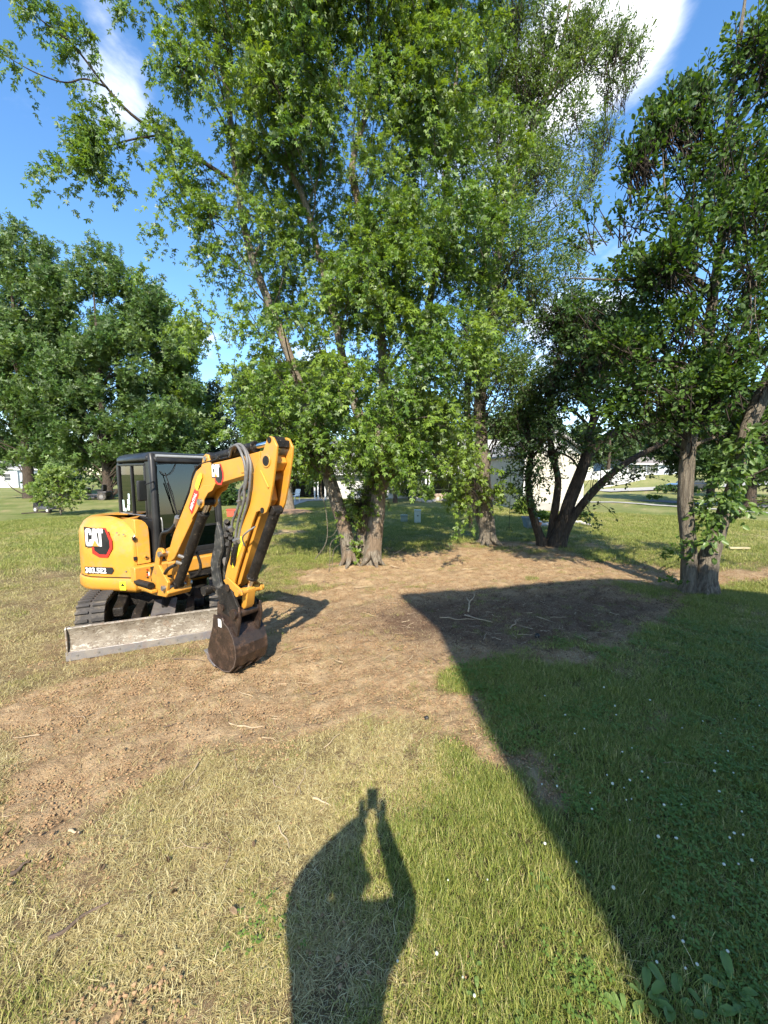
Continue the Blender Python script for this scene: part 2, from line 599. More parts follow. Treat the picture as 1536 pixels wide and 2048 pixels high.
def build_ground():
    th = np.concatenate([np.radians(np.linspace(-66, 66, 400)), np.radians(np.linspace(66, 294, 58))[1:-1]])
    rr = np.concatenate([np.geomspace(.35, 1.2, 15)[:-1], np.geomspace(1.2, 10, 260)[:-1], np.geomspace(10, 900, 115)])
    T, R = np.meshgrid(th, rr)
    X = (R * np.sin(T)).ravel(); Y = (R * np.cos(T)).ravel()
    Z = ground_z(X, Y)
    n, m = T.shape
    V = np.stack([X, Y, Z], 1)
    V = np.vstack([V, [[0, 0, 0]]])
    i, j = np.meshgrid(np.arange(n - 1), np.arange(m), indexing='ij')
    j2 = (j + 1) % m
    F = np.stack([i * m + j, (i + 1) * m + j, (i + 1) * m + j2, i * m + j2], -1).reshape(-1, 4)
    c = np.arange(0, m, 2)
    Fc = np.stack([np.full_like(c, n * m), c, c + 1, (c + 2) % m], 1)
    o = np_mesh('ground', V, np.vstack([F, Fc]), ground_mat(), smooth=True)
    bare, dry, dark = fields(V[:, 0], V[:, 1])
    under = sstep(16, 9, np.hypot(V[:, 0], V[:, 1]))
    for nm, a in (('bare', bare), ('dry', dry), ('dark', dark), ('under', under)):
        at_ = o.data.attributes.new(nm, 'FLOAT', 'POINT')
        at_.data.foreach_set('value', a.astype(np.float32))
    tag(o, 'back yard ground of scraped brown soil running into patchy lawn', kind='structure')
    return o


build_ground()


# ------------------------------------------------------------------ grass and litter (nobody could count it)
def blade_mat(name, stops, trans=.25, rough=.5):
    m, t = new_mat(name)
    L = t.links
    oi = N(t, 'ShaderNodeObjectInfo')
    g = N(t, 'ShaderNodeNewGeometry')
    a = N(t, 'ShaderNodeAttribute'); a.attribute_name = 'tone'
    f = math_node(t, 'ADD', math_node(t, 'MULTIPLY', a.outputs['Fac'], .65), math_node(t, 'MULTIPLY', oi.outputs['Random'], .35))
    r = N(t, 'ShaderNodeValToRGB')
    e = r.color_ramp.elements
    e[0].position, e[0].color = stops[0][0], (*stops[0][1], 1)
    e[1].position, e[1].color = stops[-1][0], (*stops[-1][1], 1)
    for p_, c_ in stops[1:-1]:
        q = e.new(p_); q.color = (*c_, 1)
    L.new(f, r.inputs[0])
    p = N(t, 'ShaderNodeBsdfPrincipled'); p.inputs['Roughness'].default_value = rough; p.inputs['Specular IOR Level'].default_value = .35
    L.new(r.outputs[0], p.inputs['Base Color'])
    tr = N(t, 'ShaderNodeBsdfTranslucent'); L.new(r.outputs[0], tr.inputs['Color'])
    ms = N(t, 'ShaderNodeMixShader'); ms.inputs[0].default_value = trans
    L.new(p.outputs[0], ms.inputs[1]); L.new(tr.outputs[0], ms.inputs[2])
    o = N(t, 'ShaderNodeOutputMaterial'); L.new(ms.outputs[0], o.inputs[0])
    return m


M_GREEN = blade_mat('green_blades', [(0, (.095, .140, .022)), (.45, (.20, .245, .040)), (.75, (.34, .34, .085)), (1, (.56, .48, .21))])
M_MIX = blade_mat('mixed_blades', [(0, (.11, .135, .026)), (.4, (.28, .265, .065)), (.7, (.50, .435, .165)), (1, (.66, .57, .28))])
M_STRAW = blade_mat('straw_blades', [(0, (.17, .125, .050)), (.3, (.38, .30, .125)), (.7, (.56, .475, .225)), (1, (.72, .64, .38))])


def patch(name, n, rad, hmin, hmax, wid, lie, m, seed):
    """a patch of curved blades; lie = 0 upright .. 1 flat"""
    r = np.random.default_rng(seed)
    V, F, T = [], [], []
    for k in range(n):
        a = r.uniform(0, 2 * PI); q = rad * math.sqrt(r.random())
        b = Vector((q * math.cos(a), q * math.sin(a), -.004))
        d = r.uniform(0, 2 * PI)
        l = r.uniform(hmin, hmax)
        tilt = min(1.5, max(.05, r.normal(lie * 1.35, .28)))
        w = wid * r.uniform(.7, 1.3)
        side = Vector((-math.sin(d), math.cos(d), 0)) * w * .5
        pts = []
        p = b.copy(); seg = 3
        for s in range(seg + 1):
            pts.append(p.copy())
            ang = tilt * (.42 + .42 * max(0, lie - .5) * 2 + .55 * s / seg)
            ang = min(ang, 1.75)
            p = p + Vector((math.cos(d) * math.sin(ang), math.sin(d) * math.sin(ang), math.cos(ang))) * l / seg
            p.z = max(p.z, .002)
            d += r.normal(0, .18)
        base = len(V)
        wf = (1, .95, .65)
        for s in range(3):
            V += [pts[s] - side * wf[s], pts[s] + side * wf[s]]
        V.append(pts[3])
        tn = r.random()
        F += [(base, base + 1, base + 3, base + 2), (base + 2, base + 3, base + 5, base + 4), (base + 4, base + 5, base + 6, base + 6)]
        T += [tn, tn, tn]
    me = bpy.data.meshes.new(name)
    me.from_pydata([tuple(v) for v in V], [], [f if f[2] != f[3] else f[:3] for f in F])
    at_ = me.attributes.new('tone', 'FLOAT', 'FACE'); at_.data.foreach_set('value', np.array(T, np.float32))
    me.materials.append(m)
    return bpy.data.objects.new(name, me)


def lump(name, n, rad, s0, s1, m, seed, flat=.6, long=1.0):
    """a few small clods or chips"""
    r = np.random.default_rng(seed)
    bm = bmesh.new()
    for k in range(n):
        a = r.uniform(0, 2 * PI); q = rad * math.sqrt(r.random())
        s = r.uniform(s0, s1)
        M = Matrix.Translation((q * math.cos(a), q * math.sin(a), s * .15)) @ rotz(r.uniform(0, 6.28)) @ Matrix.Rotation(r.normal(0, .25), 4, 'X') @ Matrix.Diagonal((s * long * r.uniform(.8, 1.3), s * r.uniform(.6, 1.1) / max(1, long * .5), s * flat, 1))
        g = bmesh.ops.create_icosphere(bm, subdivisions=1, radius=.5, matrix=M)
        for v in g['verts']:
            v.co += Vector(r.normal(0, s * .06, 3))
    me = bpy.data.meshes.new(name); bm.to_mesh(me); bm.free()
    me.materials.append(m)
    return bpy.data.objects.new(name, me)


def scatter(name, objs, P, rot, scl, idx, label):
    """one object: the given patches stood on the given points by geometry nodes"""
    col = bpy.data.collections.new(name + '_pieces')
    for k, o in enumerate(objs):
        o.name = '%s_piece_%02d' % (name, k)
        col.objects.link(o)
    me = bpy.data.meshes.new(name)
    me.vertices.add(len(P)); me.vertices.foreach_set('co', np.ascontiguousarray(P, np.float32).ravel())
    for nm, typ, key, arr in (('rot', 'FLOAT_VECTOR', 'vector', rot), ('scl', 'FLOAT', 'value', scl), ('idx', 'INT', 'value', idx)):
        a = me.attributes.new(nm, typ, 'POINT')
        a.data.foreach_set(key, np.ascontiguousarray(arr, np.int32 if typ == 'INT' else np.float32).ravel())
    o = link(bpy.data.objects.new(name, me))
    ng = bpy.data.node_groups.new(name, 'GeometryNodeTree')
    ng.interface.new_socket('Geometry', in_out='INPUT', socket_type='NodeSocketGeometry')
    ng.interface.new_socket('Geometry', in_out='OUTPUT', socket_type='NodeSocketGeometry')
    gi = ng.nodes.new('NodeGroupInput'); go = ng.nodes.new('NodeGroupOutput')
    ci = ng.nodes.new('GeometryNodeCollectionInfo')
    ci.inputs['Collection'].default_value = col
    ci.inputs['Separate Children'].default_value = True
    ci.inputs['Reset Children'].default_value = True
    ip = ng.nodes.new('GeometryNodeInstanceOnPoints')
    ip.inputs['Pick Instance'].default_value = True
    def na(nm, typ):
        n = ng.nodes.new('GeometryNodeInputNamedAttribute'); n.data_type = typ; n.inputs['Name'].default_value = nm
        return n.outputs['Attribute']
    ng.links.new(gi.outputs[0], ip.inputs['Points'])
    ng.links.new(ci.outputs[0], ip.inputs['Instance'])
    ng.links.new(na('idx', 'INT'), ip.inputs['Instance Index'])
    ng.links.new(na('rot', 'FLOAT_VECTOR'), ip.inputs['Rotation'])
    ng.links.new(na('scl', 'FLOAT'), ip.inputs['Scale'])
    ng.links.new(ip.outputs[0], go.inputs[0])
    md = o.modifiers.new('scatter', 'NODES'); md.node_group = ng
    tag(o, label, name.replace('_', ' '), kind='stuff')
    return o


def wedge_points(n, r0, r1, power=.5, half=62):
    """random ground points, denser near the photographer"""
    u = RNG.random(n)
    r = (r0 ** (2 * power) + u * (r1 ** (2 * power) - r0 ** (2 * power))) ** (1 / (2 * power))
    a = np.radians(RNG.uniform(-half, half, n))
    return r * np.sin(a), r * np.cos(a)


def build_grass():
    objs = []
    for s in range(4): objs.append(patch('p', 80, .110, .02, .062, .0027, .70, M_GREEN, 100 + s))     # 0-3 green
    for s in range(4): objs.append(patch('p', 80, .115, .02, .060, .0025, .92, M_MIX, 200 + s))       # 4-7 mixed
    for s in range(4): objs.append(patch('p', 64, .120, .02, .065, .0023, 1.08, M_STRAW, 300 + s))     # 8-11 flattened straw
    for s in range(3): objs.append(patch('p', 34, .050, .05, .115, .0034, .50, M_GREEN, 400 + s))     # 12-14 tall tufts
    for s in range(3): objs.append(patch('p', 9, .120, .03, .085, .0026, 1.02, M_STRAW, 500 + s))    # 15-17 loose straws
    X, Y, I, S = [], [], [], []
    def add(x, y, i, s):
        X.append(x); Y.append(y); I.append(i); S.append(s)
    # lawn blades; the number per square metre falls off with distance while the patches grow
    for (n, r0, r1, sc) in ((9500, 1.0, 4.5, 1.0), (17000, 4.5, 10, 1.25), (22000, 10, 24, 1.9)):
        x, y = wedge_points(n, r0, r1, 1.0)
        bare, dry, dark = fields(x, y)
        u = RNG.random(n)
        keep = u > np.maximum(bare * (.90 + .06 * (bare > .9)), .42 * sstep(.6, -.8, x) * sstep(9, 5, y) * sstep(1.6, 3.2, y))
        # thinner cover on the scraped left half
        x, y, dry, bare = x[keep], y[keep], dry[keep], bare[keep]
        n = len(x)
        v = np.clip(dry + RNG.normal(0, .24, n), 0, 1)
        kind = np.where(v < .34, 0, np.where(v < .62, 4, 8))
        idx = kind + RNG.integers(0, 4, n)
        add(x, y, idx, sc * RNG.uniform(.75, 1.25, n) * (1 - .35 * bare))
    x, y = wedge_points(1400, 1.1, 9, .8)
    bare, dry, dark = fields(x, y)
    clump = fbm(x * 2.2, y * 2.2, 77, 3)
    k = (dry < .55) & (bare < .35) & (clump > .50)
    add(x[k], y[k], 12 + RNG.integers(0, 3, k.sum()), RNG.uniform(.6, 1.15, k.sum()))
    x, y = wedge_points(27000, 1.0, 12, .85)
    bare, dry, dark = fields(x, y)
    k = RNG.random(len(x)) < (.30 + .6 * dry) * (1 - .72 * dark) * (1 - .45 * bare)
    add(x[k], y[k], 15 + RNG.integers(0, 3, k.sum()), RNG.uniform(.6, 1.2, k.sum()))
    X = np.concatenate(X); Y = np.concatenate(Y); I = np.concatenate(I); S = np.concatenate(S)
    Z = ground_z(X, Y)
    rot = np.stack([RNG.normal(0, .06, len(X)), RNG.normal(0, .06, len(X)), RNG.uniform(0, 6.28, len(X))], 1)
    scatter('grass', objs, np.stack([X, Y, Z], 1), rot, S, I, 'patchy lawn grass, green in places and dry straw in others')


def build_litter():
    soil = mat('clod_soil', (.40, .265, .145), .95, col2=(.24, .145, .078), scale=20, spec=.1)
    dsoil = mat('dark_clod_soil', (.16, .10, .066), .95, col2=(.10, .066, .045), scale=20, spec=.1)
    chip = mat('wood_chip', (.50, .39, .25), .8, col2=(.36, .26, .16), scale=30, spec=.2)
    objs = [lump('p', 26, .17, .005, .020, soil, 1), lump('p', 34, .17, .004, .013, soil, 2), lump('p', 28, .17, .006, .024, dsoil, 3),
            lump('p', 34, .17, .004, .015, dsoil, 4), lump('p', 4, .14, .006, .014, chip, 5, .25, 3.0), lump('p', 3, .14, .008, .018, chip, 6, .2, 4.4)]
    x, y = wedge_points(17000, 1.4, 13, .75)
    bare, dry, dark = fields(x, y)
    k = RNG.random(len(x)) < np.clip(bare, .06, .9)
    x, y, dark, bare = x[k], y[k], dark[k], bare[k]
    n = len(x)
    u = RNG.random(n)
    idx = np.where(u < .07, 4 + RNG.integers(0, 2, n), np.where(dark + RNG.normal(0, .2, n) > .5, 2 + RNG.integers(0, 2, n), RNG.integers(0, 2, n)))
    z = ground_z(x, y)
    rot = np.stack([np.zeros(n), np.zeros(n), RNG.uniform(0, 6.28, n)], 1)
    scatter('soil_crumbs', objs, np.stack([x, y, z], 1), rot, RNG.uniform(.5, 1.3, n), idx, 'crumbs of soil and small wood chips strewn over the scraped ground')
    # clover leaves low in the shaded lawn
    m = blade_mat('clover_green', [(0, (.085, .150, .026)), (.6, (.14, .22, .042)), (1, (.21, .28, .06))])
    cl = []
    for s in range(3):
        r = np.random.default_rng(900 + s)
        V, F, T = [], [], []
        for k in range(26):
            c = Vector((r.normal(0, .055), r.normal(0, .055), r.uniform(.012, .045)))
            a0 = r.uniform(0, 6.28); tn = r.random()
            for q in range(3):
                a = a0 + q * 2 * PI / 3; l = r.uniform(.010, .016)
                d = Vector((math.cos(a), math.sin(a), r.normal(0, .25))); e = Vector((-math.sin(a), math.cos(a), 0)) * .55
                b = len(V)
                V += [c, c + (d * .6 - e * .75) * l, c + d * l * 1.15, c + (d * .6 + e * .75) * l]
                F.append((b, b + 1, b + 2, b + 3)); T.append(tn)
        me = bpy.data.meshes.new('clover'); me.from_pydata([tuple(v) for v in V], [], F)
        at_ = me.attributes.new('tone', 'FLOAT', 'FACE'); at_.data.foreach_set('value', np.array(T, np.float32))
        me.materials.append(m); cl.append(bpy.data.objects.new('clover', me))
    x, y = wedge_points(2600, 1.3, 7, .9)
    bare, dry, dark = fields(x, y)
    c = fbm(x * 1.1, y * 1.1, 88, 3)
    k = (dry < .45) & (bare < .5) & ((x > .75) & (c > .42) | (c > .62))
    x, y = x[k], y[k]; n = len(x)
    scatter('clover', cl, np.stack([x, y, ground_z(x, y)], 1), np.stack([np.zeros(n), np.zeros(n), RNG.uniform(0, 6.28, n)], 1),
            RNG.uniform(.8, 1.4, n), RNG.integers(0, 3, n), 'low clover leaves mixed into the shaded lawn')


build_grass()
build_litter()


# ------------------------------------------------------------------ the excavator
# upper structure heading and undercarriage heading differ; x = right, y = forward, z = up in both frames
EX_C = Vector((-3.40, 5.76, 0))
TH_U = math.atan2(-.806, -.592)
TH_T = math.atan2(-.41, -.91)

YEL = mat('yellow_paint', (.64, .290, .036), .38, col2=(.56, .250, .030), scale=3, coat=.15, dirt=(.36, .235, .105), dscale=7, dlo=.50, dhi=.78)
YEL2 = mat('worn_yellow_paint', (.60, .28, .038), .45, col2=(.50, .225, .032), scale=5, dirt=(.22, .13, .07), dscale=9, dlo=.56, dhi=.72)
BLK = mat('black_satin_paint', (.014, .014, .015), .38, spec=.3, col2=(.032, .031, .030), scale=4, dirt=(.12, .10, .075), dscale=7, dlo=.62, dhi=.85)
MUDBLK = mat('muddy_black_steel', (.009, .008, .007), .5, spec=.25, col2=(.026, .022, .019), scale=10, dirt=(.20, .155, .105), dscale=34, dlo=.60, dhi=.68, bump=.5, bscale=60)
RUB = mat('dusty_rubber', (.035, .032, .030), .85, col2=(.07, .062, .055), scale=9, dirt=(.20, .165, .12), dscale=6, dlo=.50, dhi=.75, bump=.3, bscale=50)
HOSE = mat('hose_rubber', (.11, .105, .10), .55, col2=(.17, .16, .15), scale=20)
CHROME = mat('chromed_rod', (.75, .75, .76), .12, metal=1.0, col2=(.70, .70, .70))
STEEL = mat('steel_fitting', (.42, .41, .39), .4, metal=.8, col2=(.30, .28, .26), scale=30)
RUSTB = mat('bare_bucket_steel', (.030, .021, .018), .32, metal=.3, col2=(.055, .035, .027), scale=6, dirt=(.15, .085, .052), dscale=9, dlo=.50, dhi=.70, bump=.25, bscale=60)
WHITE = mat('white_decal', (.85, .85, .83), .4, col2=(.8, .8, .78))
REDD = mat('red_decal', (.62, .035, .025), .35, col2=(.55, .03, .02))
LIMEY = mat('warning_yellow', (.85, .80, .04), .4, col2=(.80, .74, .04))
INT = mat('grey_cab_plastic', (.10, .10, .10), .7, col2=(.07, .07, .07), scale=10)
SEATM = mat('pale_seat_fabric', (.42, .43, .42), .85, col2=(.33, .34, .33), scale=8)
CGLASS = glass_mat('cab_glass', (.38, .46, .46))
WINDG = glass_mat('windscreen_glass', (.18, .27, .30), .03)


def blade_material():
    m, t = new_mat('scratched_blade_paint')
    L = t.links
    tc = N(t, 'ShaderNodeTexCoord')
    p = N(t, 'ShaderNodeBsdfPrincipled'); o = N(t, 'ShaderNodeOutputMaterial'); L.new(p.outputs[0], o.inputs[0])
    def no(sc, st=(1, 1, 1), d=8, r=.7, dist=0):
        mp = N(t, 'ShaderNodeMapping'); mp.inputs['Scale'].default_value = st
        L.new(tc.outputs['Object'], mp.inputs[0])
        n = N(t, 'ShaderNodeTexNoise'); n.inputs['Scale'].default_value = sc; n.inputs['Detail'].default_value = d
        n.inputs['Roughness'].default_value = r; n.inputs['Distortion'].default_value = dist
        L.new(mp.outputs[0], n.inputs['Vector']); return n.outputs[0]
    def mix(f, a, b):
        x = N(t, 'ShaderNodeMix', data_type='RGBA'); L.new(f, x.inputs['Factor'])
        for k, v in (('A', a), ('B', b)):
            if isinstance(v, tuple): x.inputs[k].default_value = (*v, 1)
            else: L.new(v, x.inputs[k])
        return x.outputs['Result']
    def rng(v, a, b, c=0, d=1):
        x = N(t, 'ShaderNodeMapRange'); L.new(v, x.inputs[0])
        for i, q in zip((1, 2, 3, 4), (a, b, c, d)): x.inputs[i].default_value = q
        return x.outputs[0]
    c = mix(rng(no(5), .38, .62), (.31, .27, .215), (.20, .165, .125))
    c = mix(rng(no(9, (1, 1, 2.2), 9, .75, 1.5), .54, .60), c, (.50, .46, .39))
    c = mix(rng(no(14, (1, 1, 1.6), 9, .8, 2.5), .54, .585), c, (.10, .07, .05))
    c = mix(rng(no(3.2, d=5), .56, .70, 0, .8), c, (.34, .17, .085))
    L.new(c, p.inputs['Base Color']); p.inputs['Roughness'].default_value = .55; p.inputs['Metallic'].default_value = .15
    b = N(t, 'ShaderNodeBump'); b.inputs['Strength'].default_value = .35; b.inputs['Distance'].default_value = .01
    L.new(no(30, d=4), b.inputs['Height']); L.new(b.outputs[0], p.inputs['Normal'])
    return m


BLADEM = blade_material()
EDGEM = mat('worn_edge_steel', (.24, .23, .24), .38, metal=.6, col2=(.36, .32, .28), scale=7, dirt=(.20, .13, .09), dscale=6, dlo=.5, dhi=.7)


def letter_polys(ch):
    """bold block letters in a unit box: list of polygons"""
    if ch == 'C':
        return [[(.0, .12), (.14, 0), (.58, 0), (.72, .12), (.72, .38), (.46, .38), (.46, .22), (.28, .22), (.28, .78), (.46, .78), (.46, .64), (.72, .64), (.72, .88), (.58, 1), (.14, 1), (0, .88)]]
    if ch == 'A':
        return [[(.0, 0), (.22, 1), (.60, 1), (.84, 0), (.58, 0), (.42, .34), (.26, 0)]]
    if ch == 'T':
        return [[(.0, 1), (.0, .76), (.20, .76), (.20, 0), (.48, 0), (.48, .76), (.70, .76), (.70, 1)]]
    return []


def fill_poly(mb, poly, M, h, mi=0):
    n = len(poly)
    P = [M @ Vector((x, y, 0)) for x, y in poly] + [M @ Vector((x, y, h)) for x, y in poly]
    v = [mb.bm.verts.new(p) for p in P]
    f = mb.bm.faces.new(v[n:]); f.material_index = mi
    for i in range(n):
        j = (i + 1) % n
        q = mb.bm.faces.new((v[i], v[j], v[j + n], v[i + n])); q.material_index = mi


def logo(parent, M, w, rz):
    """the three letters on a dark and red hexagon; M maps the decal plane (x right, y up, z out) into the part's frame"""
    s = w
    mb = MB()
    fill_poly(mb, [(.28, -.34), (.62, -.52), (1.05, -.52), (1.32, -.08), (1.32, .30), (1.06, .86), (.72, .86), (.72, .02), (.28, .02)], M @ Matrix.Scale(s, 4), .0022 / s)
    mb.build('decal_hexagon', REDD, parent, smooth=0, rz=rz)
    mb = MB()
    fill_poly(mb, [(.40, -.20), (.66, -.38), (1.0, -.38), (1.20, -.04), (1.20, .26), (1.0, .80), (-.05, .90), (-.05, -.05), (.40, -.05)], M @ Matrix.Scale(s, 4), .004 / s)
    mb.build('decal_shadow', BLK, parent, smooth=0, rz=rz)
    mb = MB()
    x = 0
    for ch, off in (('C', 0.0), ('A', .285), ('T', .60)):
        for pol in letter_polys(ch):
            fill_poly(mb, [((off + px * .44), py * .82) for px, py in pol], M @ Matrix.Scale(s, 4), .006 / s)
    mb.build('decal_letters', WHITE, parent, smooth=0, rz=rz)
    mb = MB()
    fill_poly(mb, [(.31, 0), (.475, .30), (.64, 0)], M @ Matrix.Scale(s, 4), .0075 / s)
    mb.build('decal_triangle', LIMEY if False else YEL, parent, smooth=0, rz=rz)


def text_mesh(name, body, size, material, parent, M, rz, bold=.02, ext=.002):
    cu = bpy.data.curves.new(name, 'FONT')
    cu.body = body; cu.size = size; cu.offset = bold * size; cu.extrude = ext
    tmp = bpy.data.objects.new(name, cu)
    SC.collection.objects.link(tmp)
    dg = bpy.context.evaluated_depsgraph_get()
    me = bpy.data.meshes.new_from_object(tmp.evaluated_get(dg))
    bpy.data.objects.remove(tmp)
    me.transform(M)
    me.materials.clear(); me.materials.append(material)
    me.name = name
    o = link(bpy.data.objects.new(name, me)); o.parent = parent; o.rotation_euler.z = rz
    return o


def frame_from(o, n, up=Vector((0, 0, 1))):
    """decal plane at o facing along n"""
    n = Vector(n).normalized(); x = up.cross(n).normalized(); y = n.cross(x)
    return Matrix(((x.x, y.x, n.x, o[0]), (x.y, y.y, n.y, o[1]), (x.z, y.z, n.z, o[2]), (0, 0, 0, 1)))


def smooth_curve(pts, sub=6):
    """Catmull-Rom through the points"""
    P = [Vector(p) for p in pts]
    P = [P[0] * 2 - P[1]] + P + [P[-1] * 2 - P[-2]]
    out = []
    for i in range(1, len(P) - 2):
        for k in range(sub):
            t = k / sub
            a, b, c, d = P[i - 1], P[i], P[i + 1], P[i + 2]
            out.append(.5 * ((2 * b) + (c - a) * t + (2 * a - 5 * b + 4 * c - d) * t * t + (3 * b - a - 3 * c + d) * t ** 3))
    out.append(P[-2])
    return out


def build_excavator():
    root = empty('mini_excavator', EX_C)
    tag(root, 'yellow mini excavator with black cab and scratched grey blade, parked on the scraped soil', 'excavator')
    R, T = TH_U, TH_T

    # ---- tracks
    def track(x0, x1, parts=True):
        # closed belt: long stadium path in the yz plane
        path = []
        L2, r = .80, .25
        n = 10
        for k in range(n + 1):
            a = -PI / 2 + PI * k / n
            path.append((L2 + r * math.cos(a), r + .01 + r * math.sin(a)))
        for k in range(n + 1):
            a = PI / 2 + PI * k / n
            path.append((-L2 + r * .96 * math.cos(a), r + .01 + r * math.sin(a)))
        t_ = .028
        m = MB()
        o_, i_ = [], []
        cy = [(p[0], p[1]) for p in path]
        N_ = len(cy)
        def off(k, d):
            a, b = cy[(k - 1) % N_], cy[(k + 1) % N_]
            tx, tz = b[0] - a[0], b[1] - a[1]; l = math.hypot(tx, tz)
            return (cy[k][0] + tz / l * d, cy[k][1] - tx / l * d)
        rings = []
        for k in range(N_):
            q = off(k, 0); w = off(k, -t_)
            rings.append([(x0, *q), (x1, *q), (x1, *w), (x0, *w)])
        rings.append(rings[0])
        m.loft(rings, cap=False)
        belt = m.build('track', RUB, root, smooth=30, rz=T)
        # lugs walk round the belt
        tot = [0]
        for k in range(N_):
            a, b = cy[k], cy[(k + 1) % N_]; tot.append(tot[-1] + math.hypot(b[0] - a[0], b[1] - a[1]))
        def pos(s):
            s %= tot[-1]
            for k in range(N_):
                if s <= tot[k + 1]:
                    f = (s - tot[k]) / (tot[k + 1] - tot[k] + 1e-9)
                    a, b = cy[k], cy[(k + 1) % N_]
                    tx, tz = b[0] - a[0], b[1] - a[1]; l = math.hypot(tx, tz) + 1e-9
                    return (a[0] + tx * f, a[1] + tz * f), (tx / l, tz / l)
        lug_me = None
        cnt = 52
        xm = (x0 + x1) / 2
        for k in range(cnt):
            (y, z), (ty, tz) = pos(k * tot[-1] / cnt)
            if lug_me is None:
                lm = MB()
                lm.box((x0 - xm - .004, -.017, .0), (-.018, .017, .024))
                lm.box((.018, -.017, .0), (x1 - xm + .004, .017, .024))
                o = lm.build('track_lug', RUB, belt, smooth=0)
                lug_me = o.data
            else:
                o = link(bpy.data.objects.new('track_lug', lug_me)); o.parent = belt
            ang = math.atan2(tz, ty)
            o.location = (xm, y, z)
            o.rotation_euler = (ang + PI, 0, 0)
        # frame, rollers, idler and sprocket
        m = MB()
        m.prism([(-.72, .14), (.72, .14), (.66, .36), (-.66, .36)], x0 + .05, x1 - .05)
        m.build('track_frame', MUDBLK, root, bevel=.012, rz=T)
        for y, rr in ((L2, .205), (-L2, .20)):
            m = MB(); m.cyl((x0 + .06, y, .26), (x1 - .06, y, .26), rr, 20); m.cyl((x0 + .02, y, .26), (x1 - .02, y, .26), rr * .45, 14)
            m.build('idler' if y > 0 else 'sprocket', MUDBLK, root, bevel=.008, rz=T)
        for y in (-.45, -.15, .15, .45):
            m = MB(); m.cyl((x0 + .05, y, .105), (x1 - .05, y, .105), .075, 14)
            m.build('roller', MUDBLK, root, rz=T)
    track(.53, .82)
    track(-.95, -.66)
    m = MB()
    m.box((-.62, -.40, .26), (.50, .42, .44))
    m.prism([(-.3, .42), (.3, .42), (.25, .52), (-.25, .52)], -.30, .20)
    m.prism([(.30, .30), (.85, .26), (.85, .38), (.40, .44)], -.60, -.46)
    m.prism([(.30, .30), (.85, .26), (.85, .38), (.40, .44)], .36, .48)
    m.build('undercarriage_frame', MUDBLK, root, bevel=.015, rz=T)
    # swing bearing
    m = MB(); m.lathe([(.40, .44), (.42, .46), (.42, .56), (.36, .60)], n=28)
    m.build('swing_bearing', MUDBLK, root, rz=T)

    # ---- dozer blade with its arms
    for x in (-.42, .18):
        m = MB()
        m.prism([(.60, .22), (.95, .16), (1.30, .12), (1.32, .28), (.98, .36), (.62, .36)], x - .055, x + .055)
        m.build('blade_arm', MUDBLK, root, bevel=.012, rz=T)
    m = MB()
    m.tube([(-.12, .48, .42), (-.12, .98, .30)], .062, 14); m.tube([(-.12, .98, .30), (-.12, 1.28, .22)], .03, 12)
    m.box((-.20, 1.20, .12), (-.04, 1.32, .34)); m.box((-.21, .40, .30), (-.03, .56, .50))
    m.build('blade_cylinder', MUDBLK, root, bevel=.008, rz=T)
    m = MB(); m.prism([(.70, .375), (1.26, .30), (1.26, .315), (.70, .39)], -.25, .02)
    m.build('cylinder_guard', EDGEM, root, rz=T)
    # curved mouldboard
    prof_f = [(1.385, .085), (1.368, .15), (1.362, .22), (1.368, .29), (1.385, .345), (1.40, .372)]
    prof_b = [(1.372, .384), (1.335, .345), (1.325, .28), (1.322, .20), (1.330, .10)]
    bl = MB().prism(prof_f + prof_b, -.96, .80).build('dozer_blade', BLADEM, root, bevel=.004, rz=T)
    MB().prism([(1.378, .005), (1.412, .0), (1.402, .098), (1.386, .098)], -.972, .828).build('cutting_edge', EDGEM, bl, bevel=.003)
    for x0, x1 in ((.803, .818), (-.978, -.963)):
        MB().prism([(1.25, .05), (1.405, .02), (1.412, .37), (1.39, .392), (1.26, .36)], x0, x1).build('end_plate', BLADEM, bl, bevel=.003)
    for x in np.linspace(-.88, .72, 9):
        MB().tube([(x, 1.388, .05), (x, 1.412, .05)], .013, 8).build('edge_bolt', STEEL, bl)
    for x in (-.6, -.1, .4):
        MB().prism([(1.22, .12), (1.335, .10), (1.335, .34), (1.28, .34)], x - .01, x + .01).build('back_rib', MUDBLK, bl)

    # ---- upper frame (lower ring, counterweight) : plan outline x,y going round from left rear over the right side
    plan = [(-.76, -.30), (-.70, -.64), (-.46, -.86), (-.10, -.94), (.35, -.92), (.66, -.81), (.84, -.60), (.905, -.40), (.91, -.24), (.875, -.08), (.765, .12), (.665, .29), (.595, .41), (.55, .49)]
    body = plan + [(.30, .49), (-.72, .49)]
    def inset(pl_, d, c=(.1, -.15)):
        out = []
        for x, y in pl_:
            vx, vy = x - c[0], y - c[1]; l = math.hypot(vx, vy) or 1
            out.append((x - vx / l * d, y - vy / l * d))
        return out
    m = MB()
    rings = []
    for z, d in ((.475, .16), (.49, .08), (.53, .02), (.57, 0), (.68, 0), (.70, .008)):
        rings.append([(x, y, z) for x, y in inset(body, d)])
    m.loft(rings)
    cw = m.build('counterweight', YEL, root, bevel=.006, smooth=40, rz=R)
    # seam between counterweight and hood
    m = MB(); m.slab([(x, y) for x, y in inset(body, .024)], .70, .716); m.build('seam_gap', BLK, root, smooth=0, rz=R)
    # hood, closing in at the shoulder: wider shoulder towards the front right corner
    hood = [(-.74, -.28), (-.68, -.62), (-.45, -.84), (-.10, -.92), (.34, -.90), (.645, -.79), (.82, -.59), (.885, -.395), (.89, -.24), (.86, -.08), (.75, .115), (.65, .285), (.575, .405), (.535, .462)]
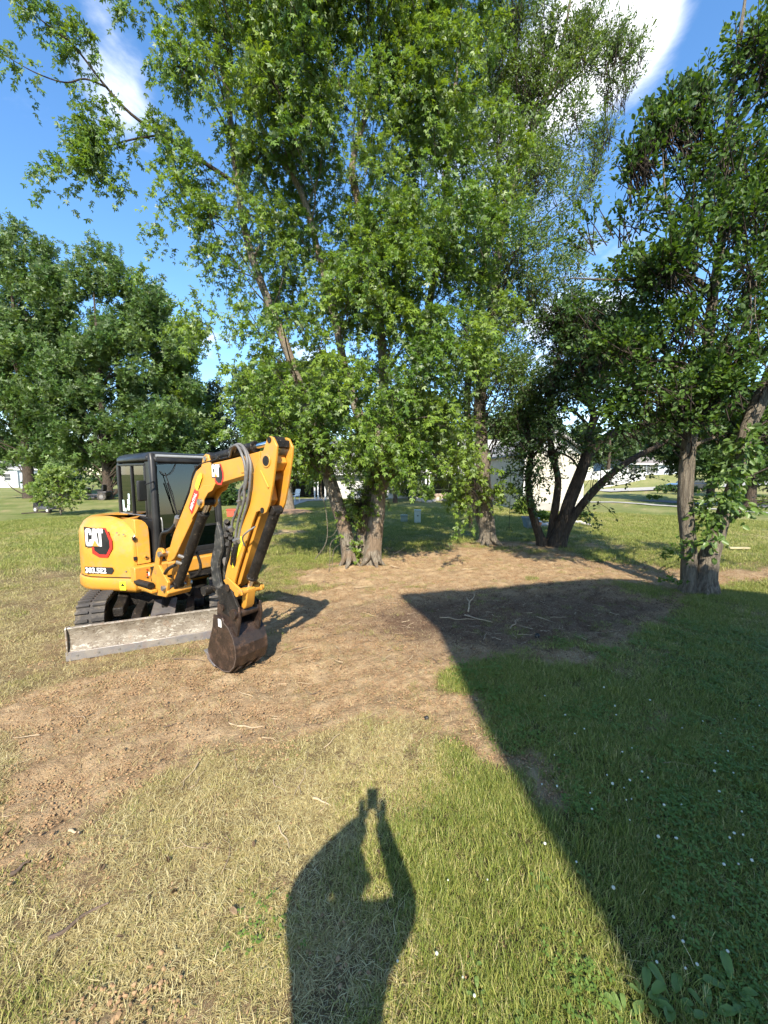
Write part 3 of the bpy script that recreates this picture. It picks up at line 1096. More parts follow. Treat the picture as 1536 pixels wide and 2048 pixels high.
    def hring(z, d, zb=0.0):
        r = []
        for i, (x, y) in enumerate(hood):
            wgt = 0.25 + .75 * max(0, min(1, (i - 7) / 3.5))
            vx, vy = x - .1, y + .15; l = math.hypot(vx, vy)
            r.append((x - vx / l * d * (.5 + wgt), y - vy / l * d * (.5 + wgt), z - zb * wgt))
        r += [(.50, .468 - d * .6, z - zb), (.50, -.30, z), (-.62, -.20, z)]
        return r
    m = MB()
    m.loft([hring(.716, 0), hring(1.0, 0), hring(1.33, .008, .07), hring(1.40, .035, .09), hring(1.455, .08, .08), hring(1.485, .13, .05), hring(1.508, .20, .01), hring(1.512, .30)])
    hd = m.build('hood', YEL, root, bevel=.003, smooth=48, rz=R)
    # side cover between hood and cab with a rounded shoulder, facing forward
    m = MB()
    outl = [(.335, .885), (.336, 1.15), (.34, 1.31), (.350, 1.39), (.372, 1.445), (.405, 1.478), (.45, 1.492), (.70, 1.495), (.70, .885)]
    fr = []
    for x, z in outl:
        fr.append((min(x, .498), .492 - .05 * max(0, (z - 1.38) / .11) ** 2, z))
    bk = [(p[0], -.30, p[2]) for p in fr]
    m.loft([fr, bk])
    m.build('side_cover', YEL, root, bevel=.012, seg=3, smooth=40, rz=R)
    # ball of a latch with its ring
    MB().tube([(.40, .485, .975), (.40, .505, .975)], .026, 16).tube([(.40, .50, .975), (.40, .512, .975)], .013, 12, mi=1).build('latch', [YEL, MUDBLK], root, rz=R)
    # skirt and front frame with louvres
    m = MB()
    m.prism([(.50, .885), (.615, .885), (.635, .86), (.635, .70), (.615, .68), (.50, .68)], -.70, .60)
    ff = m.build('front_frame', YEL, root, bevel=.008, rz=R)
    MB().box((.20, .637, .70), (.59, .643, .87)).build('vent_panel', YEL2, ff)
    for k in range(7):
        z = .715 + k * .0175
        MB().box((.30, .6435, z), (.41, .650, z + .008)).build('louvre', BLK, ff, smooth=0)
    MB().box((.285, .6435, .838), (.415, .651, .862)).build('vent_label', BLK, ff, smooth=0)
    for k in range(4):
        MB().tube([(.455, .643, .73 + k * .035), (.455, .650, .73 + k * .035)], .012, 6).build('warning_mark', REDD if k % 2 else BLK, ff, smooth=0)
    MB().box((.428, .6435, .75), (.445, .649, .80)).build('white_mark', WHITE, ff, smooth=0)
    # lower plate below the cab front
    m = MB(); m.prism([(.35, .57), (.62, .57), (.66, .60), (.66, .675), (.35, .675)], -.66, .28)
    m.build('belly_plate', MUDBLK, root, bevel=.006, rz=R)
    # small warning plate on the counterweight
    Mw = frame_from((.640, .335, .60), (.866, .50, 0))
    mw = MB(); fill_poly(mw, [(-.045, -.055), (.045, -.055), (.045, .06), (-.045, .06)], Mw, .004); mw.build('warning_plate', LIMEY, cw, smooth=0)
    mw = MB(); fill_poly(mw, [(-.028, .0), (.028, .0), (.0, .045)], Mw @ Matrix.Translation((0, 0, .002)), .004); mw.build('warning_triangle', BLK, cw, smooth=0)
    # logo on the hood's right side, number plate below it
    Ml = frame_from((.818, .0, 1.185), (.872, .49, .0))
    logo(hd, Ml @ Matrix.Translation((-.125, -.05, .006)), .29, 0)
    Mt = frame_from((.800, .03, .765), (.872, .49, 0))
    mt = MB(); fill_poly(mt, [(-.21, -.006), (.185, -.006), (.22, .045), (.20, .085), (-.21, .085)], Mt @ Matrix.Translation((0, 0, .003)), .005); mt.build('number_plate', BLK, hd, smooth=0)
    text_mesh('model_number', '303.5E2', .098, WHITE, hd, Mt @ Matrix.Translation((-.20, .005, .012)), 0, .03)

    for (x, y, z) in ((.800, .03, 1.32), (.648, .285, 1.32), (.60, .37, .80), (.86, -.08, .80), (.60, .37, 1.30)):
        MB().tube([(x, y, z), (x + .010, y + .006, z)], .010, 8).build('bolt', STEEL, hd)
    for z in (.95, 1.22):
        MB().box((.505, .468, z), (.545, .490, z + .05)).build('hinge', BLK, hd, bevel=.003)
    MB().tube([(.04, -.30, 1.50), (.04, -.30, 1.56), (.10, -.30, 1.58), (.16, -.30, 1.56), (.16, -.30, 1.50)], .012, 8).build('lifting_eye', BLK, hd)
    # ---- cab
    X0, X1, Y0, Y1, Z0, Z1 = -.70, .30, -.62, .55, .885, 2.40
    cab = MB()
    # floor pan and the lower wall panels
    cab.box((X0, Y0, Z0), (X1, Y1, Z0 + .07))
    cb = cab.build('cab', BLK, root, bevel=.01, rz=R)
    def part(name, f, material=BLK, bevel=.006, **kw):
        m = MB(); f(m); return m.build(name, material, cb, bevel=bevel, **kw)
    # corner posts (front ones stout), leaning a little at the front
    part('cab_post', lambda m: m.tube([(X1 - .035, Y1 - .03, Z0), (X1 - .035, Y1 - .015, 1.4), (X1 - .045, Y1 - .06, 2.28), (X1 - .06, Y1 - .11, 2.36)], .045, 12), bevel=0, smooth=60)
    part('cab_post', lambda m: m.tube([(X0 + .035, Y1 - .03, Z0), (X0 + .035, Y1 - .015, 1.4), (X0 + .045, Y1 - .06, 2.28), (X0 + .06, Y1 - .11, 2.36)], .045, 12), bevel=0, smooth=60)
    part('cab_post', lambda m: m.tube([(X1 - .03, Y0 + .03, Z0), (X1 - .03, Y0 + .03, 2.2), (X1 - .05, Y0 + .06, 2.32)], .035, 10), bevel=0, smooth=60)
    part('cab_post', lambda m: m.tube([(X0 + .03, Y0 + .03, Z0), (X0 + .03, Y0 + .03, 2.2), (X0 + .05, Y0 + .06, 2.32)], .035, 10), bevel=0, smooth=60)
    # right wall: panel below the window, wide pillar strip at the front
    part('side_panel', lambda m: m.box((X1 - .035, Y0 + .03, Z0 + .07), (X1 - .005, Y1 - .05, 1.47)))
    part('side_pillar', lambda m: m.box((X1 - .036, Y1 - .19, 1.47), (X1 - .006, Y1 - .05, 2.27)))
    def sideframe(m, x0, x1, ya, yb, za, zb, w):
        m.box((x0, ya, za), (x1, yb, za + w)); m.box((x0, ya, zb - w), (x1, yb, zb))
        m.box((x0, ya, za + w), (x1, ya + w, zb - w)); m.box((x0, yb - w, za + w), (x1, yb, zb - w))
    wf = part('window_frame', lambda m: sideframe(m, X1 - .04, X1 + .004, Y0 + .04, Y1 - .19, 1.47, 2.25, .035), bevel=.008)
    MB().box((X1 - .026, Y0 + .075, 1.505), (X1 - .020, Y1 - .225, 2.215)).build('window_pane', CGLASS, cb, smooth=0)
    part('window_divider', lambda m: m.box((X1 - .034, -.115, 1.505), (X1 + .002, -.085, 2.215)))
    part('window_rail', lambda m: m.box((X1 - .019, Y0 + .08, 1.507), (X1 + .008, Y1 - .23, 1.523)), STEEL, .002)
    for (ya, za, w, h) in ((-.50, 1.54, .06, .17), (-.44, 1.54, .06, .05), (-.335, 1.56, .075, .08), (-.325, 1.65, .085, .075), (-.29, 1.735, .055, .075)):
        MB().box((X1 - .0185, ya, za), (X1 - .0165, ya + w, za + h)).build('paper_note', mat('pale_note', (.62, .80, .74), .8, col2=(.70, .84, .80)), cb, smooth=0)
    # left wall with the door
    part('door', lambda m: m.box((X0 + .005, Y0 + .03, Z0 + .07), (X0 + .035, Y1 - .05, 1.10)))
    part('door_frame', lambda m: sideframe(m, X0 - .002, X0 + .04, -.15, Y1 - .05, 1.10, 2.25, .04))
    part('window_frame', lambda m: sideframe(m, X0 + .002, X0 + .04, Y0 + .05, -.17, 1.10, 2.25, .035))
    MB().box((X0 + .018, Y0 + .09, 1.14), (X0 + .024, -.205, 2.21)).build('window_pane', CGLASS, cb, smooth=0)
    MB().box((X0 + .018, -.11, 1.14), (X0 + .024, Y1 - .09, 2.21)).build('door_pane', CGLASS, cb, smooth=0)
    # rear wall: low panel and window
    part('rear_panel', lambda m: m.box((X0 + .03, Y0 + .005, Z0 + .07), (X1 - .03, Y0 + .035, 1.50)))
    MB().box((X0 + .06, Y0 + .018, 1.50), (X1 - .06, Y0 + .024, 2.25)).build('rear_window', CGLASS, cb, smooth=0)
    # front: sill, crossbar, windscreen above and pane below
    part('front_sill', lambda m: m.box((X0 + .03, Y1 - .045, Z0 + .07), (X1 - .03, Y1 - .005, Z0 + .14)))
    part('front_crossbar', lambda m: m.box((X0 + .07, Y1 - .038, 1.315), (X1 - .07, Y1 - .008, 1.345)), bevel=.004)
    def tilt(m):
        m._faces([Vector(p) for p in ((X0 + .06, Y1 - .020, 1.345), (X1 - .06, Y1 - .020, 1.345), (X1 - .07, Y1 - .065, 2.26), (X0 + .07, Y1 - .065, 2.26),
                                      (X0 + .06, Y1 - .026, 1.345), (X1 - .06, Y1 - .026, 1.345), (X1 - .07, Y1 - .071, 2.26), (X0 + .07, Y1 - .071, 2.26))],
                 ((0, 1, 2, 3), (7, 6, 5, 4), (0, 4, 5, 1), (1, 5, 6, 2), (2, 6, 7, 3), (3, 7, 4, 0)))
    m = MB(); tilt(m); m.build('windscreen', WINDG, cb, smooth=0)
    MB().box((X0 + .06, Y1 - .028, Z0 + .14), (X1 - .06, Y1 - .022, 1.315)).build('lower_windscreen', WINDG, cb, smooth=0)
    gask = smooth_curve([(X1 - .085, Y1 - .012, 1.36), (X1 - .085, Y1 - .03, 1.9), (X1 - .095, Y1 - .052, 2.17), (X1 - .16, Y1 - .058, 2.245), (X0 + .16, Y1 - .058, 2.245), (X0 + .095, Y1 - .052, 2.17), (X0 + .085, Y1 - .012, 1.36)], 5)
    part('windscreen_seal', lambda m: m.tube(gask, .012, 8), bevel=0)
    part('handrail', lambda m: m.tube([(X1 - .10, Y1 + .0, 1.0), (X1 - .10, Y1 + .025, 1.05), (X1 - .10, Y1 + .02, 1.45), (X1 - .10, Y1 - .005, 1.5)], .010, 8), STEEL, 0)
    wp = part('wiper', lambda m: m.tube([(X1 - .19, Y1 - .02, 2.12), (X1 - .27, Y1 + .012, 1.80), (X1 - .30, Y1 + .018, 1.55)], .006, 6), bevel=0)
    MB().tube([(X1 - .205, Y1 + .002, 1.98), (X1 - .315, Y1 + .010, 1.52)], .009, 6).build('wiper_blade', BLK, wp)
    MB().tube(smooth_curve([(X1 - .14, Y1 - .05, 2.14), (X1 - .20, Y1 - .02, 2.08), (X1 - .30, Y1 - .03, 2.13), (X1 - .36, Y1 - .055, 2.24)], 5), .005, 6).build('wiper_lead', BLK, wp)
    # roof: domed shell with an overhang and a gutter bead
    m = MB()
    rr = []
    def rect(z, d, dz=0.0):
        x0, x1, y0, y1 = X0 - .01 + d, X1 + .01 - d, Y0 - .02 + d, Y1 - .02 - d * .7
        c = .09
        return [(x0 + c, y0, z - .02), (x1 - c, y0, z - .02), (x1, y0 + c, z - .01), (x1, y1 - c, z), (x1 - c, y1, z - .02), (x0 + c, y1, z - .02), (x0, y1 - c, z), (x0, y0 + c, z - .01)]
    m.loft([rect(2.275, .02), rect(2.29, .0), rect(2.335, .0), rect(2.375, .03), rect(2.402, .09), rect(2.414, .17)])
    rf = m.build('roof', BLK, cb, bevel=.010, seg=3, smooth=50)
    m = MB(); m.tube([(X0 + .06, Y1 - .035, 2.345), (X1 - .09, Y1 - .035, 2.345)], .022, 10); m.build('roof_bead', mat('grey_trim', (.30, .31, .31), .35, col2=(.24, .25, .25)), rf)
    MB().box((X0 + .0, Y1 - .10, 2.385), (X0 + .16, Y1 - .0, 2.425)).build('work_light', BLK, rf, bevel=.01)
    # mirror on its arm at the front right post
    mr = MB().tube(smooth_curve([(X1 - .03, Y1 + .0, 2.0), (X1 + .02, Y1 + .06, 1.99), (X1 + .10, Y1 + .05, 1.96)], 4), .009, 8).build('mirror_arm', BLK, cb)
    Mm = trs((X1 + .135, Y1 + .03, 1.88), (0, 0, .35))
    MB().box((-.065, -.022, -.135), (.065, .022, .135), Mm).build('mirror', BLK, mr, bevel=.018, seg=3)
    MB().box((-.052, -.026, -.12), (.052, -.0225, .12), Mm).build('mirror_glass', CHROME, mr, smooth=0)
    # inside: seat, headrest, consoles, levers
    st = part('seat', lambda m: (m.box((-.42, -.30, 1.12), (.02, .16, 1.24)), m.prism([(-.34, 1.20), (-.22, 1.20), (-.30, 1.72), (-.40, 1.72)], -.41, .01)), SEATM, .03)
    MB().prism([(-.37, 1.73), (-.31, 1.73), (-.34, 1.90), (-.40, 1.90)], -.32, -.08).build('headrest', SEATM, st, bevel=.02)
    part('console', lambda m: m.box((-.60, -.25, .96), (-.45, .20, 1.30)), INT, .02)
    part('console', lambda m: m.box((.05, -.25, .96), (.20, .20, 1.30)), INT, .02)
    for x in (-.52, .12):
        part('joystick', lambda m, x=x: (m.tube([(x, .12, 1.30), (x, .15, 1.48)], .012, 8), m.tube([(x, .15, 1.46), (x, .16, 1.56)], [.022, .026], 8)), INT, 0)
    for x in (-.28, -.12):
        part('travel_lever', lambda m, x=x: m.tube([(x, .30, .96), (x, .34, 1.25), (x, .28, 1.48)], .012, 8), INT, 0)

    # ---- swing post and boom, all in the vertical plane x = BX
    BX = .385
    m = MB()
    m.prism([(.60, .55), (1.02, .57), (1.30, .60), (1.36, .66), (1.33, .72), (.98, .70), (.60, .70)], BX - .16, BX + .14)
    pf_ = m.build('swing_post', YEL2, root, bevel=.012, rz=R)
    for s in (-1, 1):
        x = BX + s * .125
        MB().prism([(.98, .66), (1.34, .68), (1.38, .80), (1.28, .88), (1.16, .98), (1.22, 1.10), (1.30, 1.15), (1.26, 1.20), (1.18, 1.20), (1.11, 1.14), (1.04, .96), (.93, .80)],
                   x - .018, x + .018).build('post_plate', YEL2, pf_, bevel=.006)
    MB().tube([(BX - .17, 1.24, 1.13), (BX + .17, 1.24, 1.13)], .035, 16).build('pin', STEEL, pf_)
    MB().tube([(BX - .18, 1.30, .72), (BX + .18, 1.30, .72)], .032, 16).build('pin', STEEL, pf_)
    MB().tube([(BX + .02, .78, .52), (BX + .02, .78, .80)], .06, 18).build('swing_pin', MUDBLK, pf_)
    MB().box((BX + .145, .72, .63), (BX + .22, 1.10, .665)).build('side_bracket', YEL2, pf_, bevel=.006)
    MB().tube([(BX + .20, .70, .70), (BX + .20, 1.06, .72)], .042, 12).tube([(BX + .20, .60, .70), (BX + .20, .72, .70)], .022, 10).build('swing_cylinder', MUDBLK, pf_)

    out = [(1.17, 1.06), (1.20, 1.18), (1.32, 1.22), (1.43, 1.39), (1.86, 1.89), (1.93, 2.03), (2.02, 2.13), (2.15, 2.19), (2.68, 2.245), (3.03, 2.29), (3.20, 2.31), (3.33, 2.27), (3.36, 2.20)]
    inn = [(3.31, 2.13), (3.17, 2.11), (2.87, 2.075), (2.45, 2.0), (2.20, 1.935), (2.12, 1.86), (2.08, 1.78), (1.86, 1.56), (1.42, 1.09), (1.33, 1.04), (1.24, 1.02)]
    boom = MB().prism(out + inn, BX - .070, BX + .070).build('boom', YEL, root, bevel=.008, seg=2, rz=R)
    # thicker welded side plates at the bend and a lug for the lift cylinder
    for s in (-1, 1):
        x = BX + s * .076
        MB().prism([(1.86, 1.73), (2.02, 1.91), (2.19, 1.98), (2.30, 1.985), (2.42, 2.01), (2.35, 1.93), (2.26, 1.90), (2.18, 1.83), (2.16, 1.76), (2.11, 1.73), (2.06, 1.75), (2.02, 1.70), (1.90, 1.60)],
                   x - .006, x + .006).build('bend_plate', YEL, boom, bevel=.003)
        MB().prism([(2.12, 2.17), (2.17, 2.285), (2.22, 2.31), (2.27, 2.30), (2.31, 2.20)], BX + s * .055 - .012, BX + s * .055 + .012).build('cylinder_ear', YEL, boom, bevel=.006)
    MB().tube([(BX - .11, 2.115, 1.80), (BX + .11, 2.115, 1.80)], .035, 16).build('pin', STEEL, boom)
    MB().tube([(BX - .08, 2.22, 2.262), (BX + .08, 2.22, 2.262)], .024, 14).build('pin', STEEL, boom)
    MB().prism([(2.86, 2.11), (3.16, 2.125), (3.16, 2.30), (2.92, 2.275)], BX + .071, BX + .079).build('nose_plate', YEL, boom, bevel=.003)
    # decals on the boom's right side
    logo(boom, frame_from((BX + .0712, 2.42, 2.115), (1, 0, 0)) @ Matrix.Translation((-.07, -.045, 0)), .155, 0)
    Mr = frame_from((BX + .0835, 1.965, 1.80), (1, 0, 0)) @ Matrix.Rotation(math.radians(55), 4, 'Z')
    mm = MB(); fill_poly(mm, [(-.15, -.035), (-.12, -.05), (.13, -.05), (.16, -.02), (.13, .05), (-.12, .05)], Mr, .003); mm.build('red_sticker', REDD, boom, smooth=0)
    text_mesh('sticker_text', 'RENTAL', .062, WHITE, boom, Mr @ Matrix.Translation((-.11, -.022, .005)), 0, .02, .001)
    mm = MB(); fill_poly(mm, [(.14, -.03), (.33, -.03), (.36, .01), (.30, .04), (.17, .04)], Mr @ Matrix.Translation((0, .02, 0)), .0025); mm.build('yellow_sticker', LIMEY, boom, smooth=0)
    MB().prism([(3.16, 2.14), (3.10, 2.05), (3.20, 2.0)], BX + .073, BX + .08).build('nose_gusset', YEL, boom)
    # hydraulic steel lines along the back of the boom
    for k, dx in enumerate((-.03, .0, .03, .06)):
        l = smooth_curve([(BX + dx, 1.36, 1.36), (BX + dx, 1.50, 1.51), (BX + dx, 1.83, 1.91), (BX + dx, 1.93, 2.09), (BX + dx, 2.03, 2.17), (BX + dx, 2.16, 2.215), (BX + dx, 2.62, 2.265)], 6)
        MB().tube(l, .010, 8).build('steel_line', MUDBLK, boom)
    for y, z in ((1.62, 1.665), (2.02, 2.175), (2.45, 2.262)):
        MB().box((BX - .05, y - .02, z - .015), (BX + .08, y + .02, z + .018)).build('line_clamp', MUDBLK, boom, bevel=.004)
    # boom foot hoses
    for k in range(3):
        MB().tube(smooth_curve([(BX + .03 * k, 1.54, 1.56), (BX + .03 + .03 * k, 1.40, 1.43), (BX + .06 + .02 * k, 1.22, 1.38), (BX + .05 + .02 * k, 1.12, 1.26), (BX + .04 * k, 1.02, 1.02)], 5), .020, 8).build('hose', mat('black_hose', (.02, .02, .02), .5), boom)
    MB().tube([(BX + .07, 1.56, 1.60), (BX + .05, 1.47, 1.49)], .034, 10).build('hose_sleeve', STEEL, boom)

    # ---- cylinders
    def cylinder(name, a, b, r, frac, rr, x=BX, body=MUDBLK):
        a = Vector((x, *a)); b = Vector((x, *b))
        c = a.lerp(b, frac)
        o = MB().tube([a, c], r, 18).tube([a.lerp(b, frac - .03), c], r * 1.12, 18).tube([a - Vector((r * 1.05, 0, 0)), a + Vector((r * 1.05, 0, 0))], r * .85, 14).build(name, body, root, bevel=.004, rz=R)
        MB().tube([c, b], rr, 14).build('piston_rod', CHROME, o)
        MB().tube([b - Vector((r, 0, 0)), b + Vector((r, 0, 0))], r * .75, 14).build('rod_eye', MUDBLK, o)
        return o
    cylinder('boom_cylinder', (1.33, .74), (2.11, 1.80), .056, .88, .030)
    MB().tube(smooth_curve([(BX + .09, 1.48, 1.02), (BX + .12, 1.36, .96), (BX + .12, 1.24, .86), (BX + .10, 1.16, .78)], 5), .020, 8).build('hose', MUDBLK, root, rz=R)
    MB().tube(smooth_curve([(BX - .07, 1.68, 1.18), (BX - .10, 1.70, 1.0), (BX - .09, 1.64, .90), (BX - .06, 1.52, .84)], 5), .017, 8).build('hose', MUDBLK, root, rz=R)
    for q in (.28, .36):
        p = Vector((BX + .05, 1.33 + .78 * q, .74 + 1.06 * q)); MB().tube([p, p + Vector((.05, -.03, .03))], .022, 8).build('hose_fitting', STEEL, root, rz=R)
    cylinder('stick_cylinder', (2.22, 2.262), (3.33, 2.395), .052, .70, .026)
    cylinder('bucket_cylinder', (3.27, 1.77), (2.80, .95), .050, .86, .030)

    # ---- stick: two side plates at the head, box section below
    def stick_profile():
        return [(3.13, 2.18), (3.22, 2.27), (3.27, 2.36), (3.30, 2.41), (3.34, 2.43), (3.38, 2.415), (3.43, 2.34), (3.42, 2.26), (3.36, 2.02), (3.30, 1.83), (3.26, 1.76), (3.21, 1.735), (3.16, 1.765),
                (3.11, 1.75), (3.05, 1.66), (2.92, 1.42), (2.80, 1.20), (2.72, 1.04), (2.70, .94), (2.66, .90), (2.60, .90), (2.55, .96), (2.55, 1.06), (2.60, 1.18), (2.70, 1.35), (2.80, 1.50), (2.90, 1.68), (3.00, 1.92), (3.05, 2.05)]
    sp_ = stick_profile()
    stick = MB().prism([(3.05, 2.02), (3.20, 2.06), (3.24, 1.86), (3.10, 1.70), (2.92, 1.36), (2.74, 1.0), (2.64, .93), (2.58, 1.0), (2.62, 1.16), (2.82, 1.50), (2.94, 1.74)], BX - .050, BX + .050).build('stick', YEL2, root, bevel=.006, rz=R)
    hole_c, hr = (3.285, 2.215), .045
    for s in (-1, 1):
        x = BX + s * .086
        MB().prism(sp_, x - .012, x + .012).build('stick_plate', YEL, stick, bevel=.005)
        MB().tube([(x + s * .012, *hole_c), (x + s * .020, *hole_c)], .060, 22).build('pivot_boss', YEL, stick, bevel=.004)
        MB().tube([(x + s * .019, *hole_c), (x + s * .0215, *hole_c)], .045, 20).build('pivot_pin', MUDBLK, stick, smooth=30)
        for q in ((3.335, 2.395), (3.205, 1.772), (2.63, .955)):
            MB().tube([(x + s * .008, *q), (x + s * .018, *q)], .026, 16).build('pin', MUDBLK, stick)
    MB().box((BX - .074, 3.30, 2.33), (BX + .074, 3.40, 2.40)).build('head_block', MUDBLK, stick, bevel=.01)
    MB().tube([(BX + .099, 3.20, 2.13), (BX + .103, 3.31, 1.98)], .009, 8).build('plate_weld', LIMEY if False else YEL, stick)
    MB().prism([(2.70, 1.16), (2.90, 1.46), (2.86, 1.50), (2.78, 1.48), (2.66, 1.24)], BX + .0985, BX + .101).build('yellow_sticker', LIMEY, stick, smooth=0)
    # linkage: side links and bucket link
    for s in (-1, 1):
        MB().prism([(2.55, 1.02), (2.63, 1.06), (2.86, .97), (2.87, .92), (2.80, .90), (2.60, .98)], BX + s * .112 - .010, BX + s * .112 + .010).build('link', YEL2, stick, bevel=.005)
    MB().tube([(BX - .15, 2.82, .94), (BX + .15, 2.82, .94)], .036, 16).build('link_pin', YEL2, stick)
    MB().prism([(2.78, .98), (2.86, .96), (2.82, .78), (2.78, .74), (2.74, .76)], BX - .05, BX + .05).build('bucket_link', YEL2, stick, bevel=.008)
    # hoses looping from the boom over the stick
    def hose(pts, r=.0125, m_=HOSE):
        return MB().tube(smooth_curve(pts, 6), r, 10).build('hose', m_, stick)
    X = BX + .11
    hose([(BX + .02, 2.68, 2.29), (BX + .08, 2.80, 2.355), (X, 2.90, 2.36), (X + .02, 3.02, 2.30), (X + .03, 3.07, 2.16), (X + .02, 3.02, 2.04), (X + .01, 2.90, 1.94), (X, 2.86, 1.82), (X, 2.80, 1.72), (X - .01, 2.72, 1.62), (X - .02, 2.68, 1.50)])
    hose([(BX + .05, 2.64, 2.27), (BX + .11, 2.80, 2.36), (X + .03, 2.93, 2.35), (X + .05, 3.04, 2.22), (X + .05, 3.06, 2.10), (X + .04, 3.02, 1.98), (X + .03, 2.99, 1.86), (X + .02, 2.93, 1.76), (X + .01, 2.86, 1.66), (X, 2.80, 1.54), (X, 2.77, 1.42)])
    hose([(BX + .0, 2.60, 2.27), (BX + .10, 2.74, 2.35), (X + .01, 2.96, 2.36), (X + .02, 3.09, 2.22), (X + .03, 3.10, 2.06), (X + .02, 3.05, 1.90), (X + .01, 3.00, 1.80), (X, 2.92, 1.68), (X - .01, 2.85, 1.56), (X, 2.82, 1.44)])
    hose([(BX + .06, 2.66, 2.31), (X, 2.86, 2.375), (X + .02, 3.00, 2.34), (X + .04, 3.08, 2.20), (X + .04, 3.04, 2.0), (X + .03, 2.96, 1.9)], .014)
    hose([(X - .02, 2.68, 1.52), (X - .03, 2.64, 1.40), (X - .03, 2.60, 1.30), (BX + .08, 2.56, 1.18), (BX + .05, 2.50, 1.08)], .018, MUDBLK)
    hose([(X, 2.77, 1.42), (X, 2.72, 1.30), (BX + .10, 2.68, 1.20)], .016, MUDBLK)
    hose([(X, 2.82, 1.44), (X + .01, 2.78, 1.32), (BX + .10, 2.73, 1.2)], .016, MUDBLK)
    hose([(BX + .12, 3.12, 1.62), (BX + .16, 3.04, 1.56), (BX + .15, 2.96, 1.50), (BX + .12, 2.94, 1.42)], .008, STEEL)
    for (y, z) in ((2.865, 1.83), (2.99, 1.855), (2.70, 1.56), (2.77, 1.44), (2.83, 1.46), (3.0, 2.0)):
        MB().tube([(X - .02, y, z - .022), (X + .005, y + .004, z + .022)], .026, 10).build('hose_clamp', STEEL, stick)
    for (y, z) in ((2.60, 1.60), (2.62, 1.53), (2.58, 1.46), (2.66, 1.44), (2.60, 1.37), (2.70, 1.33)):
        MB().tube([(BX + .07, y - .02, z), (BX + .10, y + .02, z + .03)], .024, 8).tube([(BX + .06, y, z - .03), (BX + .06, y, z + .03)], .013, 6).build('valve_fitting', MUDBLK, stick)
    # thumb: curved arm folded up behind the stick, with its cylinder
    th = [(2.35, 1.60), (2.40, 1.50), (2.425, 1.38), (2.41, 1.28), (2.35, 1.18), (2.33, 1.10), (2.34, 1.02), (2.37, .92), (2.45, .88), (2.50, .92), (2.56, .96), (2.60, .92), (2.52, .82), (2.40, .78), (2.27, .80), (2.22, .90), (2.20, 1.02), (2.19, 1.13), (2.23, 1.24), (2.28, 1.33), (2.30, 1.45)]
    thumb = MB()
    thumb.prism(th, BX + .015, BX + .050).prism(th, BX - .065, BX - .030)
    tb = thumb.build('thumb', mat('dusty_thumb_steel', (.022, .022, .023), .5, metal=.2, col2=(.06, .058, .052), scale=12, dirt=(.20, .18, .15), dscale=16, dlo=.5, dhi=.7), root, bevel=.006, rz=R)
    MB().box((BX - .035, 2.20, 1.02), (BX + .02, 2.30, 1.12)).build('thumb_spacer', MUDBLK, tb, bevel=.006)
    MB().tube([(BX - .12, 2.24, .86), (BX + .16, 2.24, .86)], .036, 14).tube([(BX + .10, 2.24, .86), (BX + .17, 2.24, .86)], .052, 14).build('thumb_pin', MUDBLK, tb)
    MB().tube([(BX - .0, 2.62, 1.28), (BX - .0, 2.50, 1.12)], .046, 14).tube([(BX, 2.52, 1.14), (BX, 2.42, 1.02)], .026, 12).build('thumb_cylinder', MUDBLK, tb)
    MB().tube([(BX + .03, 2.52, 1.20), (BX + .075, 2.52, 1.20)], .045, 16).build('thumb_boss', EDGEM, tb)

    # ---- quick coupler and bucket (opening turned back towards the machine)
    DZ = -.04
    cp = MB().prism([(2.42, .90), (2.54, .97), (2.66, .98), (2.70, .90), (2.78, .78), (2.76, .68), (2.66, .64), (2.52, .66), (2.44, .74)], BX - .115, BX - .085)
    cp.prism([(2.42, .90), (2.54, .97), (2.66, .98), (2.70, .90), (2.78, .78), (2.76, .68), (2.66, .64), (2.52, .66), (2.44, .74)], BX + .085, BX + .115)
    cpo = cp.build('coupler', MUDBLK, root, bevel=.006, rz=R)
    MB().tube([(BX - .14, 2.72, .70), (BX + .14, 2.72, .70)], .052, 18).build('coupler_pin', RUSTB, cpo)
    MB().tube([(BX - .13, 2.50, .72), (BX + .13, 2.50, .72)], .040, 16).build('coupler_pin', RUSTB, cpo)
    MB().tube([(BX - .13, 2.63, .955), (BX + .13, 2.63, .955)], .038, 16).build('coupler_pin', RUSTB, cpo)
    BL, BR = .155, .520
    side = [(2.36, .66), (2.33, .52), (2.27, .38), (2.215, .24), (2.22, .19), (2.30, .115), (2.42, .088), (2.52, .082), (2.63, .115), (2.71, .19), (2.75, .29), (2.745, .39), (2.71, .49), (2.64, .575), (2.56, .615), (2.53, .66)]
    side = [(y, z + DZ) for y, z in side]
    bk = MB()
    bk.prism(side, BR - .014, BR).prism(side, BL, BL + .014)
    # shell: strip round the side plates from lip to the top
    shell = [(2.24, .165), (2.31, .105), (2.42, .080), (2.52, .075), (2.635, .108), (2.72, .185), (2.762, .29), (2.757, .395), (2.72, .50), (2.65, .588), (2.56, .632), (2.50, .655), (2.40, .655)]
    shell = [(y, z + DZ) for y, z in shell]
    innr = []
    for i, (y, z) in enumerate(shell):
        cx, cz = 2.47, .37 + DZ; vy, vz = cx - y, cz - z; l = math.hypot(vy, vz)
        innr.append((y + vy / l * .018, z + vz / l * .018))
    for i in range(len(shell) - 1):
        bk.prism([shell[i], shell[i + 1], innr[i + 1], innr[i]], BL - .006, BR + .006)
    bmesh.ops.remove_doubles(bk.bm, verts=bk.bm.verts[:], dist=.0004)
    bucket = bk.build('bucket', RUSTB, root, smooth=50, rz=R)
    MB().prism([(y, z + DZ) for y, z in [(2.20, .13), (2.35, .075), (2.365, .095), (2.215, .155)]], BL - .01, BR + .01).build('bucket_lip', EDGEM, bucket, bevel=.003)
